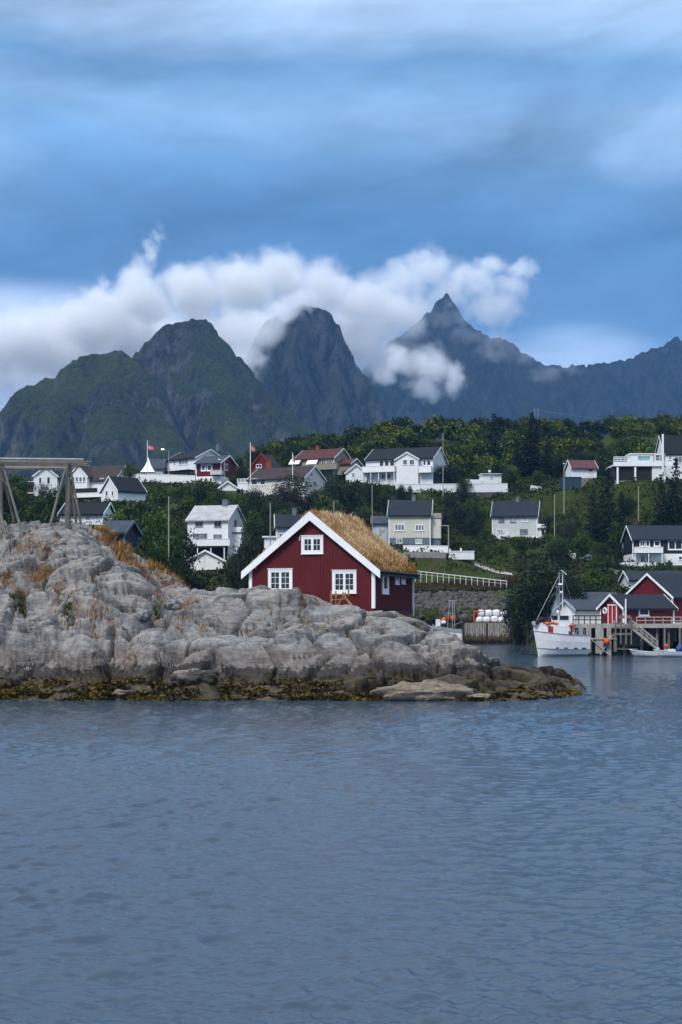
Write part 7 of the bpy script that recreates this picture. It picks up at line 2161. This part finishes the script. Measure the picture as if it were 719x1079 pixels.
# ------------------------------------------------------------------ old timber quay with white sacks
def quay():
    Y = 212; s = Y / F
    X0 = P(489.5, 656, Y).x; X1 = P(543, 656, Y).x; zt = P(500, 656.3, Y).z
    o = empty('old_quay', (X0, Y, 0), 0, 'old quay faced with upright weathered planks, dark at the tide line', 'quay')
    MB().box(0.1, 0.12, -2, X1 - X0 - 0.1, 9, zt - 0.1).build('core', 'wood_dark', o)
    m, h, out = new_mat('quay_wood')
    ge = h.node('ShaderNodeNewGeometry'); sp = h.node('ShaderNodeSeparateXYZ'); h.l.new(ge.outputs['Position'], sp.inputs[0])
    n = h.noise(h.scaled(ge.outputs['Position'], (3, 3, 0.6)), 1.5, 5, 0.6)
    z_ = h.math('ADD', sp.outputs['Z'], h.mapr(n, 0.3, 0.7, -0.35, 0.35))
    b_ = h.mix(h.mapr(n, 0.35, 0.65), (0.19, 0.175, 0.15), (0.40, 0.37, 0.33))
    b_ = h.mix(h.mapr(z_, 1.5, 1.0, 0, 1, True), b_, (0.10, 0.065, 0.025)); b_ = h.mix(h.mapr(z_, 0.7, 0.35, 0, 1, True), b_, (0.010, 0.009, 0.007))
    principled(h, out, b_, 0.85, 0.2, n, 0.5, 0.05)
    rng = random.Random(6); x = 0
    k = 0
    while x < X1 - X0 - 0.1 and k < 60:
        w = rng.uniform(0.15, 0.20)
        if abs(x - 3.3) > 0.15: MB().box(x, -rng.uniform(0.05, 0.10), -1.2, x + w, 0.1, zt - rng.uniform(0, 0.12)).build('plank', 'quay_wood', o)
        x += w + rng.uniform(0.06, 0.10); k += 1
    MB().box(-0.05, 0.0, zt - 0.098, X1 - X0, 9, zt).build('deck', 'wood_grey', o)
    MB().tube((-0.15, -0.1, -1.5), (-0.15, -0.1, zt + 0.1), 0.2, 0.18, 8).build('corner_pile', 'wood_dark', o)
    # big bags
    i = 0
    for row, (y, z0, n_, dx) in enumerate(((1.4, zt, 5, 0), (1.7, zt + 0.95, 4, 0.35), (2.7, zt, 5, 0.3))):
        for k in range(n_):
            x = X0 + 2.35 + dx + k * 1.12 + rng.uniform(-0.05, 0.05)
            hh = rng.uniform(0.42, 0.52)
            m = MB(); m.blob((0, 0, hh), (0.55, 0.5, hh), 40 + i, 0.12, 3)
            # squarer: push the blob towards a cushion shape
            m.v = [(math.copysign(abs(a / 0.55) ** 0.62 * 0.55, a), math.copysign(abs(b / 0.5) ** 0.62 * 0.5, b), (hh + math.copysign(abs((c - hh) / hh) ** 0.7 * hh, c - hh)) * 1.0) for a, b, c in m.v]
            ob = m.build('bulk_bag', 'bag_white', smooth=True); ob.location = (x, Y + y, z0 + 0.01); i += 1
            nth = ['first', 'second', 'third', 'fourth', 'fifth'][k]
            rown = ['front lower row', 'upper row', 'hidden back row'][row]
            tag(ob, f'white bulk bag, {nth} from the left in the {rown} on the old quay', 'bag', 'white bulk bags stacked on the old quay')
    c = empty('loader_frame', (X0 + 1.3, Y + 1.2, zt), 0, 'orange-red steel loader frame standing left of the white bags on the quay', 'loader')
    MB().bar((0.3, 0, 0), (0.2, 0, 1.75), 0.16).bar((0.85, 0, 0.7), (0.85, 0, 1.75), 0.12).bar((0.1, 0, 1.7), (1.0, 0, 1.75), 0.2).build('frame', 'orange', c)
    MB().bar((1.0, 0, 1.8), (4.5, 0.6, 1.45), 0.09).build('arm', 'orange', c)
    MB().blob((0.55, 0.1, 0.9), (0.28, 0.3, 0.5), 4, 0.1, 2).build('cab', 'black', c)
    for xx in (-0.7, -0.2, 0.2): 
        q = MB().blob((0, 0, 0.35), (0.32, 0.3, 0.4), 60 + int(xx * 10), 0.2, 2).build('net_heap', 'wood_dark'); q.location = (X0 + 0.9 + xx, Y + 1, zt); tag(q, {'-7': 'leftmost dark heap of nets on the old quay', '-2': 'middle dark heap of nets on the old quay', '2': 'dark heap of nets against the orange loader frame'}[str(int(xx * 10))], 'net heap')
    # lower dark quay corner with orange crate beside the fishing boat
    d = empty('dark_quay', (P(544, 690, 208).x, 208, 0), 0, 'dark stained timber landing between the old quay and the fishing boat', 'quay')
    MB().box(0, 0.3, -2, 3.6, 7, 2.6).build('core', 'wood_dark', d)
    for k in range(9): MB().box(k * 0.4, 0.0 - 0.02 * (k % 3), -1.5, k * 0.4 + 0.26, 0.28, 2.9 + 0.15 * (k % 2)).build('plank', 'wood_dark' if k < 4 else 'wood_grey', d)
    q = MB().box(0, 0, 0, 1.0, 0.6, 0.18).build('crate', 'orange'); q.location = (P(544, 655, 208).x, 208.6, 2.61 + 0.25); tag(q, 'flat orange crate on the dark landing right of the white bags', 'crate')
    q2 = MB().blob((0, 0, 0.4), (0.5, 0.4, 0.4), 71, 0.2, 2).build('bulk_bag', 'bag_white'); q2.location = (P(544, 650, 208).x + 0.3, 209.6, 2.61 + 0.45); tag(q2, 'crumpled white sack behind the flat orange crate', 'bag')
quay()
# mooring lines and oars of wood in the water beside the fishing boat
for k, (a, b) in enumerate((((545, 689.5), (556, 681)), ((552, 689.5), (562, 680)), ((566, 691.5), (548, 688)))):
    A = P(a[0], a[1], 160); B = P(b[0], b[1], 160); A.z = 0.03
    q = MB().tube(A, B, 0.09, 0.06, 6).build('mooring_boom', 'black'); tag(q, ['leftmost slanting dark boom in the water before the fishing boat', 'middle slanting dark boom in the water beside the fishing boat', 'dark boom lying flat on the water under the bow'][k], 'boom')
# loose things in the gaps of the pier deck
for k, (px, lb, mt, r) in enumerate(((650.5, 'white bucket on the pier landing by the red boathouse', 'bag_white', 0.18), (667, 'grey fish tub beside the white mooring post', 'bluegrey', 0.3))):
    c = P(px, 655, 157.6); q = MB().tube((0, 0, 0), (0, 0, 0.36), r * 0.85, r, 12).build('tub', mt); q.location = (c.x, 158.6, PZ + 0.01); tag(q, lb, 'tub')
